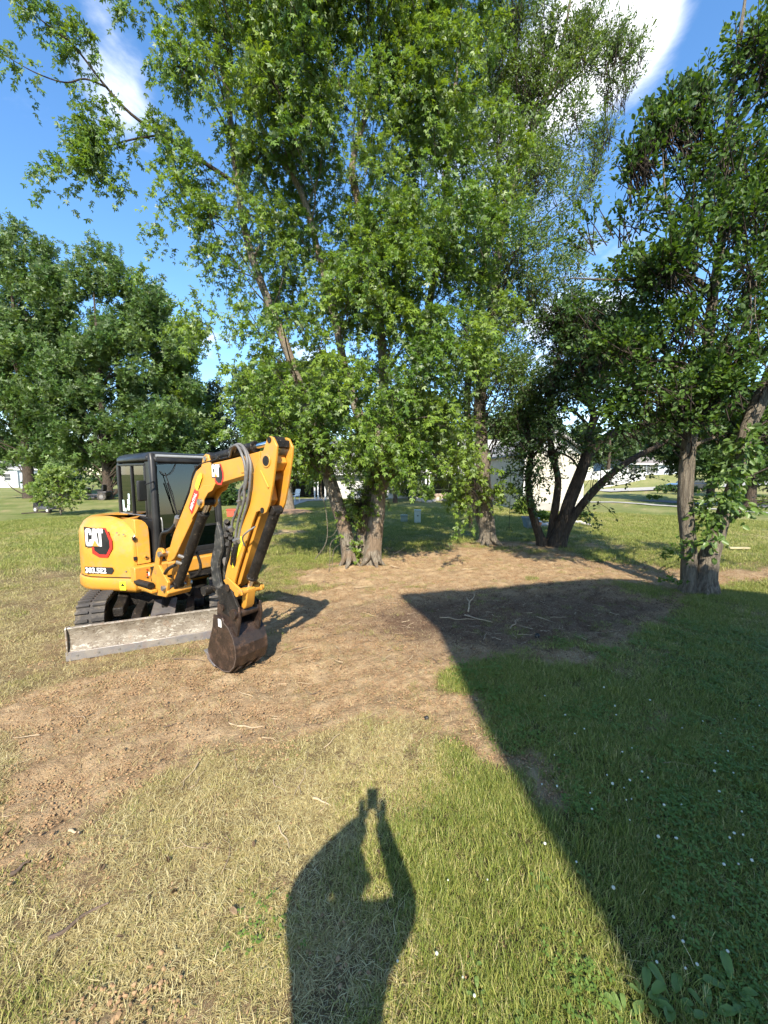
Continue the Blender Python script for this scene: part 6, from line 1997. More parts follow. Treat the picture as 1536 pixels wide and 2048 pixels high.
def build_yard():
    build_far_house()
    tz = lambda x, y: float(terrain(np.array([float(x)]), np.array([float(y)]))[0])
    # distant grey house on the rise, its white fence
    y = 62
    x0 = at(1240, 940, y).x
    zz = tz(x0, y)
    za, zb = at(1240, 948, y).z, at(1240, 926, y).z
    house_box('grey_house', 'distant blue-grey house with three shuttered windows above the white fence', x0, x0 + 12, y, min(zz, za) - .6, at(1265, 929, y).z, at(1265, 902, y + 4).z, GREYSID, SHING,
              [(at(px, 937, y).x, at(px, 937.5, y).z, .85, 1.35) for px in (1248, 1261.5, 1281, 1305)], 8, DARKV)
    fe = empty('picket_fence', (at(1150, 975, 46).x, 46, 0)); tag(fe, 'white picket fence climbing the slope below the distant grey house', 'fence')
    A_, B_ = at(1196, 978, 47), at(1292, 940, 56)
    A_.z = tz(A_.x, A_.y); B_.z = tz(B_.x, B_.y)
    C_ = at(1160, 968, 54); C_.z = tz(C_.x, C_.y)
    pk = MB(); rails = MB()
    for P0, P1 in ((A_, B_), (C_, B_ + Vector((0, 4, 0)))):
        n = int((P1 - P0).length / .16)
        for i in range(n):
            p = P0.lerp(P1, i / n); z = tz(p.x, p.y)
            pk.box((p.x - .045, p.y - .02, z), (p.x + .045, p.y + .01, z + 1.15))
            if i % 15 == 0:
                o = MB().box((p.x - .07, p.y - .06, z - .1), (p.x + .07, p.y + .08, z + 1.3)).build('fence_post', TRIM, fe, smooth=0); o.location = -fe.location
        for i in range(12):
            p, q = P0.lerp(P1, i / 12), P0.lerp(P1, (i + 1) / 12)
            for hh in (.3, .95):
                rails.tube([(p.x, p.y + .03, tz(p.x, p.y) + hh), (q.x, q.y + .03, tz(q.x, q.y) + hh)], .045, 4)
    o = pk.build('pickets', TRIM, fe, smooth=0); o.location = -fe.location; o['kind'] = 'stuff'
    o = rails.build('rails', TRIM, fe, smooth=0); o.location = -fe.location
    # pale buildings far left
    ya = 60
    house_box('white_outbuilding', 'white sunlit building at the far left edge, half hidden by the maple', at(-60, 960, ya).x, at(36, 960, ya).x, ya, 0, at(10, 938, ya).z, at(10, 922, ya).z, TRIM, SHINGL, [(at(15, 948, ya).x, 1.6, 1, 1)], 8)
    house_box('grey_shed', 'low grey shed next to the white building in the shade on the left', at(40, 960, 56).x, at(88, 960, 56).x, 56, 0, at(60, 940, 56).z, at(60, 926, 56).z, GREYSID, SHING, [], 6)
    # paths and drive
    strip('path', [g2(1160, 1004), g2(1240, 1005), g2(1330, 1012), g2(1440, 1019), g2(1560, 1028), g2(1700, 1040)], .9, CONC, 'pale concrete path curving off to the right', .03)
    strip('driveway', [g2(1290, 1001), g2(1400, 1007), g2(1540, 1014), g2(1750, 1026)], 2.6, ASPH, 'grey asphalt drive behind the path on the right', .035)
    strip('walkway', [g2(560, 1013), g2(600, 1002), g2(650, 1000)], 1.3, CONC, 'short concrete walk under the shade tree', .02)
    strip('road', [(at(1200, 982, 44).x, 44), (at(1330, 982, 47).x, 47), (at(1540, 975, 52).x, 52), (60, 56)], 3.0, CONC, 'pale lane below the white fence', .04)
    # ring of mulch round the shade tree
    b = gp(575, 1024)
    m = MB(); m.lathe([(1.75, 0), (1.5, .05), (.9, .10), (.2, .14)], (0, 0, 0), 28)
    o = m.build('mulch_ring', MULCH); o.location = (b.x - .3, b.y - .2, tz(b.x, b.y) + .0); tag(o, 'round bed of brown mulch below the shade tree behind the boom', 'mulch bed')
    # rocks edging the beds along the neighbour's deck
    r = np.random.default_rng(5)
    row = [(840 + k * 9.2, 1003 + 2 * math.sin(k)) for k in range(18)] + [(1000 + k * 8, 1008 + k * .6) for k in range(6)] + [(1078 + k * 9, 1048 + 3 * math.sin(k * 1.3)) for k in range(12)]
    words = ['flat', 'rounded', 'chunky', 'low', 'squat']
    for k, (px, py) in enumerate(row):
        p = gp(px, py); s = r.uniform(.16, .30) * p.y / 30
        bm = bmesh.new(); bmesh.ops.create_icosphere(bm, subdivisions=2, radius=1)
        for v in bm.verts: v.co = Vector((v.co.x * s * r.uniform(.95, 1.05) * 1.3, v.co.y * s, v.co.z * s * .75 * r.uniform(.9, 1.1)))
        mm = MB(); mm.bm.free(); mm.bm = bm
        o = mm.build('edging_rock', ROCK); o.location = (p.x, p.y, tz(p.x, p.y) + s * .3); o.rotation_euler.z = r.uniform(0, 6)
        nearer = k >= 24
        tag(o, 'pale rock edging the flower bed in front of the cream wall' if nearer else 'pale rock in the bed edging below the deck', 'rock', 'rocks edging the bed by the cream wall' if nearer else 'rocks edging the bed below the deck')
    # shrubs
    SH = [('round_shrub', 850, 1001, None, 14, 26, 2600, .16, LY, 'rounded bright green shrub beside the left deck post'), ('low_shrub', 900, 1003, None, 18, 14, 1500, .14, LM, 'low green plant below the block wall, right of the round shrub'),
          ('low_shrub', 945, 1003, None, 16, 12, 1200, .14, LY, 'yellowish low plant at the right end of the block wall'), ('low_shrub', 915, 990, 33, 10, 12, 700, .14, LC, 'small dark plant in front of the block wall'),
          ('strappy_plant', 1045, 1028, None, 12, 24, 900, .30, LY, 'spiky yellow-green plant by the blue planter'), ('low_shrub', 1085, 1045, None, 16, 18, 1300, .12, LM, 'green plant at the foot of the cream wall behind the stems'),
          ('low_shrub', 1160, 1040, None, 16, 14, 900, .12, LC, 'dark plant with reddish bed at the right corner of the cream wall'), ('low_shrub', 1305, 1000, None, 14, 8, 700, .18, LY, 'yellow-green plant beside the drive, left of the two trunks'),
          ('low_shrub', 1505, 1012, None, 18, 9, 900, .18, LY, 'yellow-green plant beside the drive at the right edge'), ('low_shrub', 452, 1010, None, 18, 40, 2200, .2, LC, 'dark shrub seen through the gap under the boom'),
          ('low_shrub', 820, 990, 32, 30, 22, 1800, .18, LC, 'dark shaded shrub left of the deck'), ('low_shrub', 1350, 985, 40, 40, 14, 1500, .22, LC, 'dark shrub line beyond the drive'), ('low_shrub', 215, 972, 52, 30, 16, 1200, .3, LC, 'low shrub far off behind the dark mower'), ('low_shrub', 110, 975, 46, 45, 26, 2400, .3, LC, 'dark shrub mass under the left maples beside the grey shed'),
          ('low_shrub', 330, 985, 42, 60, 30, 3000, .3, LC, 'dark shrub mass showing through and beside the cab'), ('low_shrub', 425, 985, 38, 40, 34, 2400, .28, LC, 'dark shrubs under the spruces above the boom gap')]
    for k, q in enumerate(SH):
        shrub(q[0], *q[1:9], q[9], seed=60 + k, kind='narrow' if q[0] == 'strappy_plant' else 'two')
    # utility boxes
    GB = mat('box_green', (.40, .47, .44), .5, col2=(.34, .41, .38), scale=3)
    p = gp(835, 1046)
    t = empty('utility_pedestal', p); tag(t, 'taller pale green utility box standing on the lawn behind the maple', 'utility box')
    MB().box((-.13, -.11, 0), (.13, .11, .52)).build('housing', GB, t, bevel=.015)
    MB().box((-.145, -.125, .52), (.145, .125, .58)).build('lid', GB, t, bevel=.015)
    MB().box((-.03, -.125, .30), (.03, -.111, .36)).build('latch', mat('dark_green', (.10, .14, .12), .5), t)
    p = gp(808, 1044)
    t = empty('utility_pedestal', p); tag(t, 'shorter grey-green utility box to the left of the tall one', 'utility box')
    MB().box((-.15, -.11, 0), (.15, .11, .28)).build('housing', mat('box_grey_green', (.22, .28, .24), .6), t, bevel=.015)
    MB().box((-.16, -.12, .28), (.16, .12, .32)).build('lid', mat('box_grey_green', (.22, .28, .24)), t, bevel=.012)
    # planter and clay pot
    p = gp(1060, 1056)
    t = empty('planter', p); tag(t, 'square blue-grey planter tub in front of the cream wall', 'planter')
    MB().loft([[(-.18, -.18, 0), (.18, -.18, 0), (.18, .18, 0), (-.18, .18, 0)], [(-.25, -.25, .38), (.25, -.25, .38), (.25, .25, .38), (-.25, .25, .38)], [(-.27, -.27, .38), (.27, -.27, .38), (.27, .27, .38), (-.27, .27, .38)], [(-.27, -.27, .44), (.27, -.27, .44), (.27, .27, .44), (-.27, .27, .44)]]).build('tub', mat('blue_grey_tub', (.16, .22, .25), .6, col2=(.12, .17, .20)), t, bevel=.01)
    MB().box((-.22, -.22, .441), (.22, .22, .455)).build('soil', MULCH, t, smooth=0)
    p = gp(1074, 1058)
    t = empty('clay_pot', p); tag(t, 'small orange clay pot beside the blue-grey planter', 'pot')
    MB().lathe([(.09, 0), (.15, .20), (.17, .20), (.17, .26), (.13, .26), (.12, .22)], n=20).build('pot', mat('terracotta', (.52, .17, .07), .7, col2=(.45, .14, .06)), t)
    MB().lathe([(.02, .20), (.125, .21), (.02, .225)], n=16).build('soil', MULCH, t)
    # shepherd's hook
    p = gp(1018, 1062)
    t = empty('garden_hook', p); tag(t, 'thin black shepherd hook pole standing in the lawn right of the straight trunk', 'garden hook')
    MB().tube(smooth_curve([(0, 0, -.1), (0, 0, 1.0), (0, 0, 1.95), (.06, 0, 2.12), (.18, 0, 2.12), (.22, 0, 1.98)], 6), .009, 6).build('pole', BLK, t)
    MB().tube([(-.08, 0, .14), (.08, 0, .14)], .008, 6).tube([(-.08, 0, .14), (-.08, 0, -.05)], .008, 6).tube([(.08, 0, .14), (.08, 0, -.05)], .008, 6).build('foot_fork', BLK, t)
    # orange-red bin seen under the boom
    p = gp(465, 1034)
    t = empty('red_crate', p); tag(t, 'orange-red box on the lawn seen between boom and stick', 'box')
    m = MB(); m.box((-.22, -.15, .02), (.22, .15, .34)); m.build('body', mat('orange_red', (.62, .10, .05), .5), t, bevel=.02)
    MB().box((-.24, -.17, .34), (.24, .17, .40)).build('lid', mat('orange_red_lid', (.50, .08, .04), .5), t, bevel=.015)
    MB().box((.14, -.17, .08), (.22, -.151, .30)).build('handle', BLK, t, bevel=.01)
    # board lying on the grass at right
    p = gp(1470, 1101)
    o = MB().box((-.27, -.05, .0), (.27, .05, .045)).build('wooden_board', mat('bare_board', (.45, .39, .23), .7, col2=(.36, .30, .17), stretch=(1, 6, 1)), bevel=.005)
    o.location = (p.x + .1, p.y, gz(p.x, p.y) + .05); o.rotation_euler.z = -.05
    tag(o, 'pale wooden board lying on the sunlit grass right of the leaning trunk', 'board')
    build_push_mower(); build_dark_mower(); build_patio_things()


def build_push_mower():
    b = gp(98, 1024)
    t = empty('push_mower', b, -.25); tag(t, 'grey push mower with white-hubbed wheels beside the sapling', 'lawn mower')
    t.scale = (1.2, 1.2, 1.2)
    DK = mat('mower_grey', (.055, .055, .06), .5, col2=(.085, .085, .09), scale=5)
    MB().slab([(-.42, -.20), (-.28, -.27), (.26, -.27), (.44, -.15), (.44, .15), (.26, .27), (-.28, .27), (-.42, .20)], .13, .27).build('deck', DK, t, bevel=.03, seg=3)
    MB().lathe([(.17, .27), (.18, .34), (.15, .42), (.08, .45)], (.02, 0, 0), 20).build('engine', BLK, t)
    MB().box((-.10, .10, .30), (.10, .22, .42)).build('muffler', STEEL, t, bevel=.02)
    for x, r_ in ((-.36, .13), (.36, .11)):
        for s in (-1, 1):
            w = MB().tube([(x, s * .27, r_), (x, s * .325, r_)], r_, 20).build('wheel', RUB, t, bevel=.012)
            MB().tube([(x, s * .322, r_), (x, s * .334, r_)], r_ * .55, 14).build('hub', TRIM, w)
    MB().tube(smooth_curve([(.36, -.22, .22), (.62, -.22, .50), (.95, -.20, .30)], 4), .014, 8).build('handlebar', DK, t)
    MB().tube(smooth_curve([(.36, .22, .22), (.62, .22, .50), (.95, .20, .30), (.98, 0, .29), (.95, -.20, .30)], 4), .014, 8).build('handlebar', DK, t)
    MB().loft([[(-.42, -.15, .25), (-.42, .15, .25), (-.42, .15, .12), (-.42, -.15, .12)], [(-.62, -.20, .50), (-.62, .20, .50), (-.70, .20, .20), (-.70, -.20, .20)], [(-.50, -.16, .62), (-.50, .16, .62), (-.55, .12, .30), (-.55, -.12, .30)]]).build('grass_bag', BLK, t, bevel=.02)
    # branch lying in front of it
    p = gp(70, 1028)
    o = MB().tube(smooth_curve([(-.7, 0, .03), (-.2, .04, .06), (.35, -.03, .10), (.8, .05, .05)], 5), [.03] * 16, 7).build('fallen_branch', BARK_D)
    o.location = (p.x, p.y, gz(p.x, p.y)); tag(o, 'dark fallen branch lying in front of the push mower', 'branch')


def build_dark_mower():
    b = gp(182, 1001)
    t = empty('tractor_mower', b, .15); tag(t, 'dark riding mower parked in the maple shade', 'riding mower')
    t.scale = (1.25,) * 3
    D = mat('mower_black', (.025, .022, .022), .45, col2=(.045, .04, .038), scale=5)
    MB().prism([(-.5, .35), (.5, .35), (.5, .80), (.1, .86), (-.5, .78)], -.25, .25, rotz(-PI / 2)).build('hood', D, t, bevel=.05, seg=3, loc=(-.55, 0, 0))
    MB().slab([(-.35, -.48), (.45, -.48), (.55, -.25), (.55, .25), (.45, .48), (-.35, .48)], .12, .26).build('mowing_deck', D, t, bevel=.03)
    MB().box((-.3, -.3, .30), (1.05, .3, .42)).build('chassis', D, t, bevel=.03)
    MB().box((.55, -.36, .42), (1.1, .36, .60)).build('fender', D, t, bevel=.06, seg=3)
    MB().prism([(-.22, .60), (.22, .60), (.26, .68), (.26, 1.0), (.18, 1.02), (.12, .72), (-.22, .70)], -.22, .22, rotz(-PI / 2)).build('seat', BLK, t, bevel=.03, loc=(.62, 0, 0))
    MB().tube([(.05, 0, .55), (.22, 0, .95)], .025, 8).tube(smooth_curve([(.22 + .06 * math.sin(a), .17 * math.cos(a), .95 + .15 * math.sin(a) * .4) for a in np.linspace(0, 2 * PI, 13)], 2), .015, 6).build('steering_wheel', BLK, t)
    for x, r_, w in ((-.85, .19, .09), (.85, .26, .14)):
        for s in (-1, 1):
            q = MB().tube([(x, s * .33, r_), (x, s * (.33 + w), r_)], r_, 20).build('wheel', RUB, t, bevel=.02)
            MB().tube([(x, s * (.325 + w), r_), (x, s * (.34 + w), r_)], r_ * .5, 14).build('hub', EDGEM, q)


def build_patio_things():
    W = mat('white_plastic', (.75, .75, .73), .5)
    def chair(px, py, rz, label):
        b = gp(px, py); t = empty('garden_chair', b, rz); tag(t, label, 'chair')
        MB().box((-.26, -.25, .40), (.26, .25, .45)).build('seat', W, t, bevel=.01)
        MB().prism([(.22, .44), (.27, .44), (.38, .95), (.33, .95)], -.25, .25).build('backrest', W, t, bevel=.01)
        for x in (-.23, .23):
            for y in (-.22, .24):
                MB().box((x - .02, y - .02, 0), (x + .02, y + .02, .40)).build('leg', W, t)
            MB().box((x - .025, -.25, .62), (x + .025, .28, .65)).build('armrest', W, t, bevel=.005)
    chair(1003, 1005, .3, 'white garden chair standing under the deck left of the white tub')
    chair(590, 1003, -.6, 'white garden chair in the shade beside the walk behind the boom')
    for px, r_, lab in ((1018, .30, 'white round tub under the deck beside the chair'), (1038, .34, 'white round tub under the deck, nearest the cream wall')):
        b = gp(px, 1004); t = empty('white_tub', b); tag(t, lab, 'tub')
        MB().lathe([(r_ * .8, 0), (r_, .45), (r_ * 1.05, .47), (r_ * 1.05, .52), (r_ * .9, .52), (r_ * .85, .2)], n=20).build('tub', W, t)
        MB().tube([(-r_ * 1.1, 0, .4), (-r_ * 1.1, 0, .5)], .03, 6).build('handle', W, t)
    b = gp(860, 1003); 
    # parked dark car far right on the lane
    c = at(1375, 978, 44); z = float(terrain(np.array([c.x]), np.array([44.0]))[0])
    t = empty('parked_car', (c.x, 44.0, z + .05), .1); tag(t, 'dark car parked on the far lane behind the straight right-hand trunk', 'car')
    bodym = mat('dark_car_paint', (.03, .035, .045), .25, coat=.6)
    MB().prism([(-2.1, .35), (2.1, .35), (2.15, .75), (1.5, .92), (-1.7, .98), (-2.1, .80)], -.85, .85, rotz(PI / 2)).build('body', bodym, t, bevel=.08, seg=3)
    MB().prism([(-1.5, .96), (.95, .96), (.35, 1.42), (-1.1, 1.42)], -.72, .72, rotz(PI / 2)).build('cabin', HGLASS, t, bevel=.06, seg=3)
    for x in (-1.3, 1.3):
        for s in (-1, 1):
            w = MB().tube([(x, s * .68, .33), (x, s * .88, .33)], .33, 20).build('wheel', RUB, t, bevel=.02)
            MB().tube([(x, s * .87, .33), (x, s * .89, .33)], .2, 14).build('rim', EDGEM, w)


build_yard()


# ------------------------------------------------------------------ behind the camera: the house and the photographer whose shadows fall into view
def build_near_house():
    h = empty('nearby_house', (5, -6, 0)); tag(h, 'two-storey house behind the photographer, throwing the big shadow across the lawn', 'house')
    yb = -2.2
    def sol(name, prof, y0, y1, m_):
        # profile (x,z) extruded along y
        n = len(prof); m = MB()
        P = [Vector((x, y0, z)) for x, z in prof] + [Vector((x, y1, z)) for x, z in prof]
        fs = [tuple(range(n)), tuple(range(2 * n - 1, n - 1, -1))] + [(i, i + n, (i + 1) % n + n, (i + 1) % n) for i in range(n)]
        m._faces(P, fs)
        o = m.build(name, m_, h, smooth=0); o.location = (-5, 6, 0); return o
    sol('wall', [(1.34, -.1), (11, -.1), (11, 6.7), (7.2, 7.4), (4.9, 8.5), (1.34, 7.68)], yb, -12, SIDING)
    # unseen roof: left eave shaped for its shadow edge, stepping in behind the gable overhang
    eave = [(.56, -2.17), (.99, -3.51), (1.08, -5.3), (1.20, -6.4), (1.29, -7.0), (1.30, -12.4)]
    m = MB(); rows = []
    for ex, ey in eave:
        rows.append([(ex, ey, 7.58), (ex, ey, 7.72), (4.9, ey, 8.72), (7.3, ey, 7.62), (11.6, ey, 6.6), (11.6, ey, 6.5), (7.3, ey, 7.5), (4.9, ey, 8.58)])
    m.loft(rows); o = m.build('roof', SHING, h, smooth=0); o.location = (-5, 6, 0)
    for x in (3, 6, 9):
        for z in (1.6, 5.0):
            o = MB().box((x - .5, yb + .001, z - .6), (x + .5, yb + .04, z + .6)).build('window', TRIM, h, smooth=0); o.location = (-5, 6, 0)
            p = MB().box((x - .43, yb + .041, z - .53), (x + .43, yb + .05, z + .53)).build('pane', HGLASS, o, smooth=0)
    for x in (1.36, 10.95):
        o = MB().box((x - .06, yb + .001, 0), (x + .06, yb + .05, 7.4)).build('corner_board', TRIM, h, smooth=0); o.location = (-5, 6, 0)


def skin_body(name, verts, edges, radii, material, parent, sub=2, root=0):
    me = bpy.data.meshes.new(name); me.from_pydata(verts, edges, [])
    o = link(bpy.data.objects.new(name, me)); o.parent = parent
    me.materials.append(material)
    sk = o.modifiers.new('skin', 'SKIN')
    layer = me.skin_vertices[0] if me.skin_vertices else None
    if layer is None:
        bm = bmesh.new(); bm.from_mesh(me); bm.verts.layers.skin.verify(); bm.to_mesh(me); bm.free(); layer = me.skin_vertices[0]
    for i, r_ in enumerate(radii):
        layer.data[i].radius = r_ if hasattr(r_, '__len__') else (r_, r_)
        layer.data[i].use_root = (i == root)
    ss = o.modifiers.new('sub', 'SUBSURF'); ss.levels = sub; ss.render_levels = sub
    return o


def build_photographer():
    b = Vector((-.125, -.23, 0))
    t = empty('person', b)
    tag(t, 'photographer in dark shirt holding a phone overhead, standing behind the person-shaped shadow', 'person')
    skinm = mat('skin', (.50, .32, .24), .5, col2=(.46, .29, .21))
    shirt = mat('dark_shirt', (.05, .06, .08), .9, col2=(.04, .05, .06))
    pants = mat('denim', (.08, .11, .17), .9, col2=(.06, .09, .14))
    # one continuous body, coordinates relative to the feet; the phone sits just behind the lens at (0,0,2.1)
    hl, hr = Vector((.125 - .046, .23 - .085, 1.99)), Vector((.125 + .046, .23 - .085, 1.99))
    V = [(0, 0, .98), (0, 0, 1.14), (0, .0, 1.34), (0, .01, 1.52), (.01, .0, 1.62), (.02, -.01, 1.70),           # 0-5 pelvis..neck
         (-.16, -.02, 1.62), (-.225, .02, 1.71), (-.045, .06, 1.87), tuple(hl),                                  # 6-9 left arm
         (.16, -.02, 1.61), (.31, .02, 1.67), (.235, .06, 1.85), tuple(hr),                                     # 10-13 right arm
         (-.10, 0, .92), (-.12, .02, .50), (-.13, -.02, .09), (-.13, .10, .04), (-.13, .18, .03),            # 14-18 left leg
         (.10, 0, .92), (.12, .02, .50), (.13, -.02, .09), (.13, .10, .04), (.13, .18, .03)]
    E = [(0, 1), (1, 2), (2, 3), (3, 4), (4, 5), (3, 6), (6, 7), (7, 8), (8, 9), (3, 10), (10, 11), (11, 12), (12, 13), (0, 14), (14, 15), (15, 16), (16, 17), (17, 18), (0, 19), (19, 20), (20, 21), (21, 22), (22, 23)]
    Rd = [(.17, .12), (.165, .12), (.18, .13), (.19, .12), (.07, .07), (.06, .06), .12, .11, .10, .052, .11, .075, .055, .048,
          .10, .065, .045, .045, .035, .10, .065, .045, .045, .035]
    skin_body('body', V, E, Rd, shirt, t)
    # head with face, hair and ears
    hd = MB()
    rings = []
    c = Vector((.01, -.02, 1.83))
    for k in range(11):
        a = -PI / 2 + PI * k / 10
        z = math.sin(a) * .125; r_ = math.cos(a)
        ring = []
        for j in range(16):
            th = 2 * PI * j / 16
            x = math.cos(th) * .078 * r_; y = math.sin(th) * .098 * r_
            if z < 0: x *= 1 - .18 * (-z / .125); 
            if y > 0 and z < -.03: y += .012
            ring.append(c + Vector((x, y, z)))
        rings.append(ring)
    rings[0] = [c + Vector((p.x - c.x, p.y - c.y, -.125)) * 1.0 for p in [c + (q - c) for q in rings[1]]]
    hd.loft(rings[1:-1])
    hd.prism([(.07, 1.835), (.11, 1.805), (.075, 1.795)], -.014, .014)
    h_ = hd.build('head', skinm, t, smooth=60)
    for s in (-1, 1):
        MB().lathe([(.012, -.02), (.02, 0), (.012, .03)], (s * .08 + .03, -.03, 1.83), 8).build('ear', skinm, h_)
        MB().lathe([(.002, -.008), (.011, 0), (.002, .008)], (s * .03 + .03, .072, 1.85), 8).build('eye', TRIM, h_)
    MB().box((.005, .068, 1.765), (.055, .080, 1.772)).build('mouth', REDD, h_, bevel=.003)
    hm = MB()
    hm.loft([[c + Vector((math.cos(2 * PI * j / 16) * .095 * q, math.sin(2 * PI * j / 16) * .105 * q - .012, z)) for j in range(16)] for z, q in ((-.02, .96), (.03, 1.02), (.08, .88), (.115, .55), (.132, .15))])
    hm.build('hair', mat('brown_hair', (.06, .035, .02), .7), t, smooth=60)
    # hands: palm and five fingers each, closed on the phone's edges
    for s, w in ((-1, hl), (1, hr)):
        palm = w + Vector((s * .012, .012, .035))
        vs = [tuple(w), tuple(palm)]; es = [(0, 1)]; rd = [.036, .040]
        for k, l in enumerate((.060, .070, .066, .052)):
            a = palm + Vector((s * .016, .008 - k * .004, .022 - k * .018))
            m1 = a + Vector((s * .010, .030, .006)); e_ = a + Vector((-s * (l - .035), .048, .004))
            i = len(vs); vs += [tuple(a), tuple(m1), tuple(e_)]; es += [(1, i), (i, i + 1), (i + 1, i + 2)]; rd += [.010, .0095, .008]
        a = palm + Vector((-s * .010, -.012, -.010)); m1 = a + Vector((-s * .022, .004, .020)); e_ = m1 + Vector((-s * .010, .010, .022))
        i = len(vs); vs += [tuple(a), tuple(m1), tuple(e_)]; es += [(1, i), (i, i + 1), (i + 1, i + 2)]; rd += [.013, .011, .009]
        skin_body('hand', vs, es, rd, skinm, t, 1)
    p = MB().box((-.038, -.005, -.075), (.038, .004, .075)).build('phone', BLK, None, bevel=.004)
    p.location = (0, -.022, 2.06); tag(p, 'dark phone held up by the photographer', 'phone')


build_near_house()
build_photographer()


# ------------------------------------------------------------------ twigs, chips, leaves, flowers and weeds one can count
def lay(mb, name, m_, px, py, rz, label, cat, group=None, dz=.0, ry=0.0):
    p = gp(px, py)
    z = gz(p.x, p.y); p = gp(px, py, z)
    o = mb.build(name, m_, None, smooth=60)
    o.location = (p.x, p.y, gz(p.x, p.y) + dz); o.rotation_euler = (0, ry, rz)
    return tag(o, label, cat, group)


def twig(l, r_, bend=.12, fork=False, seg=5, up=0.0, rng=random):
    m = MB()
    P = [Vector((-l / 2 + l * i / (seg - 1), rng.uniform(-1, 1) * bend * l * .5, r_ * .8 + rng.random() * r_ + up * i / (seg - 1))) for i in range(seg)]
    m.tube(smooth_curve(P, 3), [r_ * (1.1 - .7 * i / (3 * seg - 3)) for i in range(3 * seg - 2)], 6)
    if fork:
        a = P[2]; m.tube([a, a + Vector((l * .18, l * .12, r_)), a + Vector((l * .34, l * .16, r_ * 2))], [r_ * .7, r_ * .5, r_ * .25], 5)
    return m


def build_litter_things():
    PALE = mat('peeled_wood', (.46, .36, .23), .8, col2=(.33, .24, .15), stretch=(1, 8, 8), scale=12)
    TW = mat('dry_twig', (.36, .27, .18), .85, col2=(.24, .17, .11), scale=12)
    DT = mat('dark_twig', (.10, .07, .05), .9, col2=(.16, .11, .08), scale=12)
    ROOT = mat('pale_root', (.42, .32, .20), .85, col2=(.30, .22, .13), scale=10)
    rnd = random.Random(3)
    # named sticks
    big = [(940, 1215, .55, .016, 1.15, PALE, 'pale forked root sticking up in the middle of the house shadow', .16, True), (955, 1240, .55, .014, -.75, PALE, 'pale split root crossing the forked one in the shadow', .02, False),
           (915, 1240, .60, .012, -.2, ROOT, 'thin pale root lying left of the forked root', 0, False), (790, 1135, .42, .020, -.85, PALE, 'pale splintered stick at the right foot of the big maple', .02, False), (800, 1108, .45, .016, .5, PALE, 'light stick raised from the ground behind the big maple', .16, False),
           (940, 1140, .42, .014, .25, PALE, 'pale stick alone on the sunlit soil left of the straight trunk', .01, False), (1030, 1250, .35, .012, .9, TW, 'short stick standing near the small black hole', .05, True), (1090, 1240, .30, .010, -1.0, TW, 'thin bent twig right of the dark hollow', 0, False),
           (760, 1235, .75, .008, -.5, ROOT, 'long curling pale root on the sunlit side of the shadow tip', 0, True), (730, 1175, .50, .010, .1, ROOT, 'curved pale root in front of the big maple', 0, False), (650, 1215, .35, .010, .9, ROOT, 'thin pale stick right of the bucket shadow', 0, False),
           (490, 1458, .36, .014, -.05, PALE, 'flat pale splinter of wood in front of the bucket', .0, False), (545, 1480, .22, .006, -.2, ROOT, 'thin root tip lying beside the flat splinter', 0, False), (645, 1605, .16, .011, -.45, PALE, 'pale wood sliver left of the shadow tip', 0, False),
           (150, 1667, .10, .012, -.2, PALE, 'pale chunk of bark on the thatch at left', 0, False), (160, 1845, .26, .014, .75, DT, 'dark rotted stick at the lower left', 0, False), (40, 1740, .09, .016, 1.2, DT, 'small dark stub near the left edge', 0, False),
           (1390, 1530, .55, .006, .05, ROOT, 'thin pale runner lying in the shaded grass at right', .01, False), (1125, 1585, .06, .005, -.9, PALE, 'tiny white splinter on the bare patch in the shade', 0, False), (200, 1640, .08, .006, 1.0, DT, 'small dark twig beside the pale bark chunk', 0, False),
           (270, 1670, .12, .005, .9, DT, 'thin dark twig slanting across the thatch', 0, False), (350, 1450, .2, .006, .3, DT, 'dark twig in front of the blade', 0, False), (380, 1320, .45, .006, -.12, DT, 'thin dark twig reaching from the bucket to the blade', 0, False),
           (600, 1370, .5, .008, .2, ROOT, 'pale root lying just in front of the bucket shadow', 0, False), (1200, 1265, .35, .008, .0, TW, 'reddish twig beyond the hollow at right', 0, False)]
    for (px, py, l, r_, rz, m_, lab, up, fk) in big:
        lay(twig(l * .85, r_ * .75, .16, fk, up=up, rng=rnd), 'stick', m_, px, py, rz, lab, 'stick')
    # many small ones that nothing tells apart
    gs = [('sunlit', 'short broken twig on the sunlit soil', 'broken twigs on the sunlit soil', [(rnd.gauss(720, 110), rnd.uniform(1150, 1340)) for _ in range(60)]),
          ('shade', 'short broken twig in the shaded hollow', 'broken twigs in the shaded hollow', [(rnd.uniform(870, 1250), rnd.uniform(1180, 1310)) for _ in range(70)]),
          ('thatch', 'small dry twig on the straw-covered ground in the foreground', 'dry twigs on the straw ground', [(rnd.uniform(20, 700), rnd.uniform(1340, 1720)) for _ in range(26)]),
          ('back', 'short twig on the soil between the tree trunks', 'twigs between the tree trunks', [(rnd.uniform(760, 1300), rnd.uniform(1090, 1160)) for _ in range(45)])]
    protos = [twig(rnd.uniform(.07, .24), rnd.uniform(.002, .0055), .3, rnd.random() < .4, 4, rnd.random() * .02, rnd).build('twig', (TW, ROOT, DT, PALE)[k % 4], smooth=80) for k in range(14)]
    used = set()
    for _, lab, grp, pts in gs:
        for (px, py) in pts:
            if 1180 < py < 1330 and 130 < px < 540: continue
            k = rnd.randrange(len(protos))
            o = protos[k] if k not in used else link(protos[k].copy())
            used.add(k)
            p = gp(px, py); z = gz(p.x, p.y)
            o.location = (p.x, p.y, z + .006); o.rotation_euler = (0, rnd.gauss(0, .06), rnd.uniform(0, 6.28))
            tag(o, lab, 'twig', grp)
    for k, o in enumerate(protos):
        if k not in used: bpy.data.objects.remove(o)
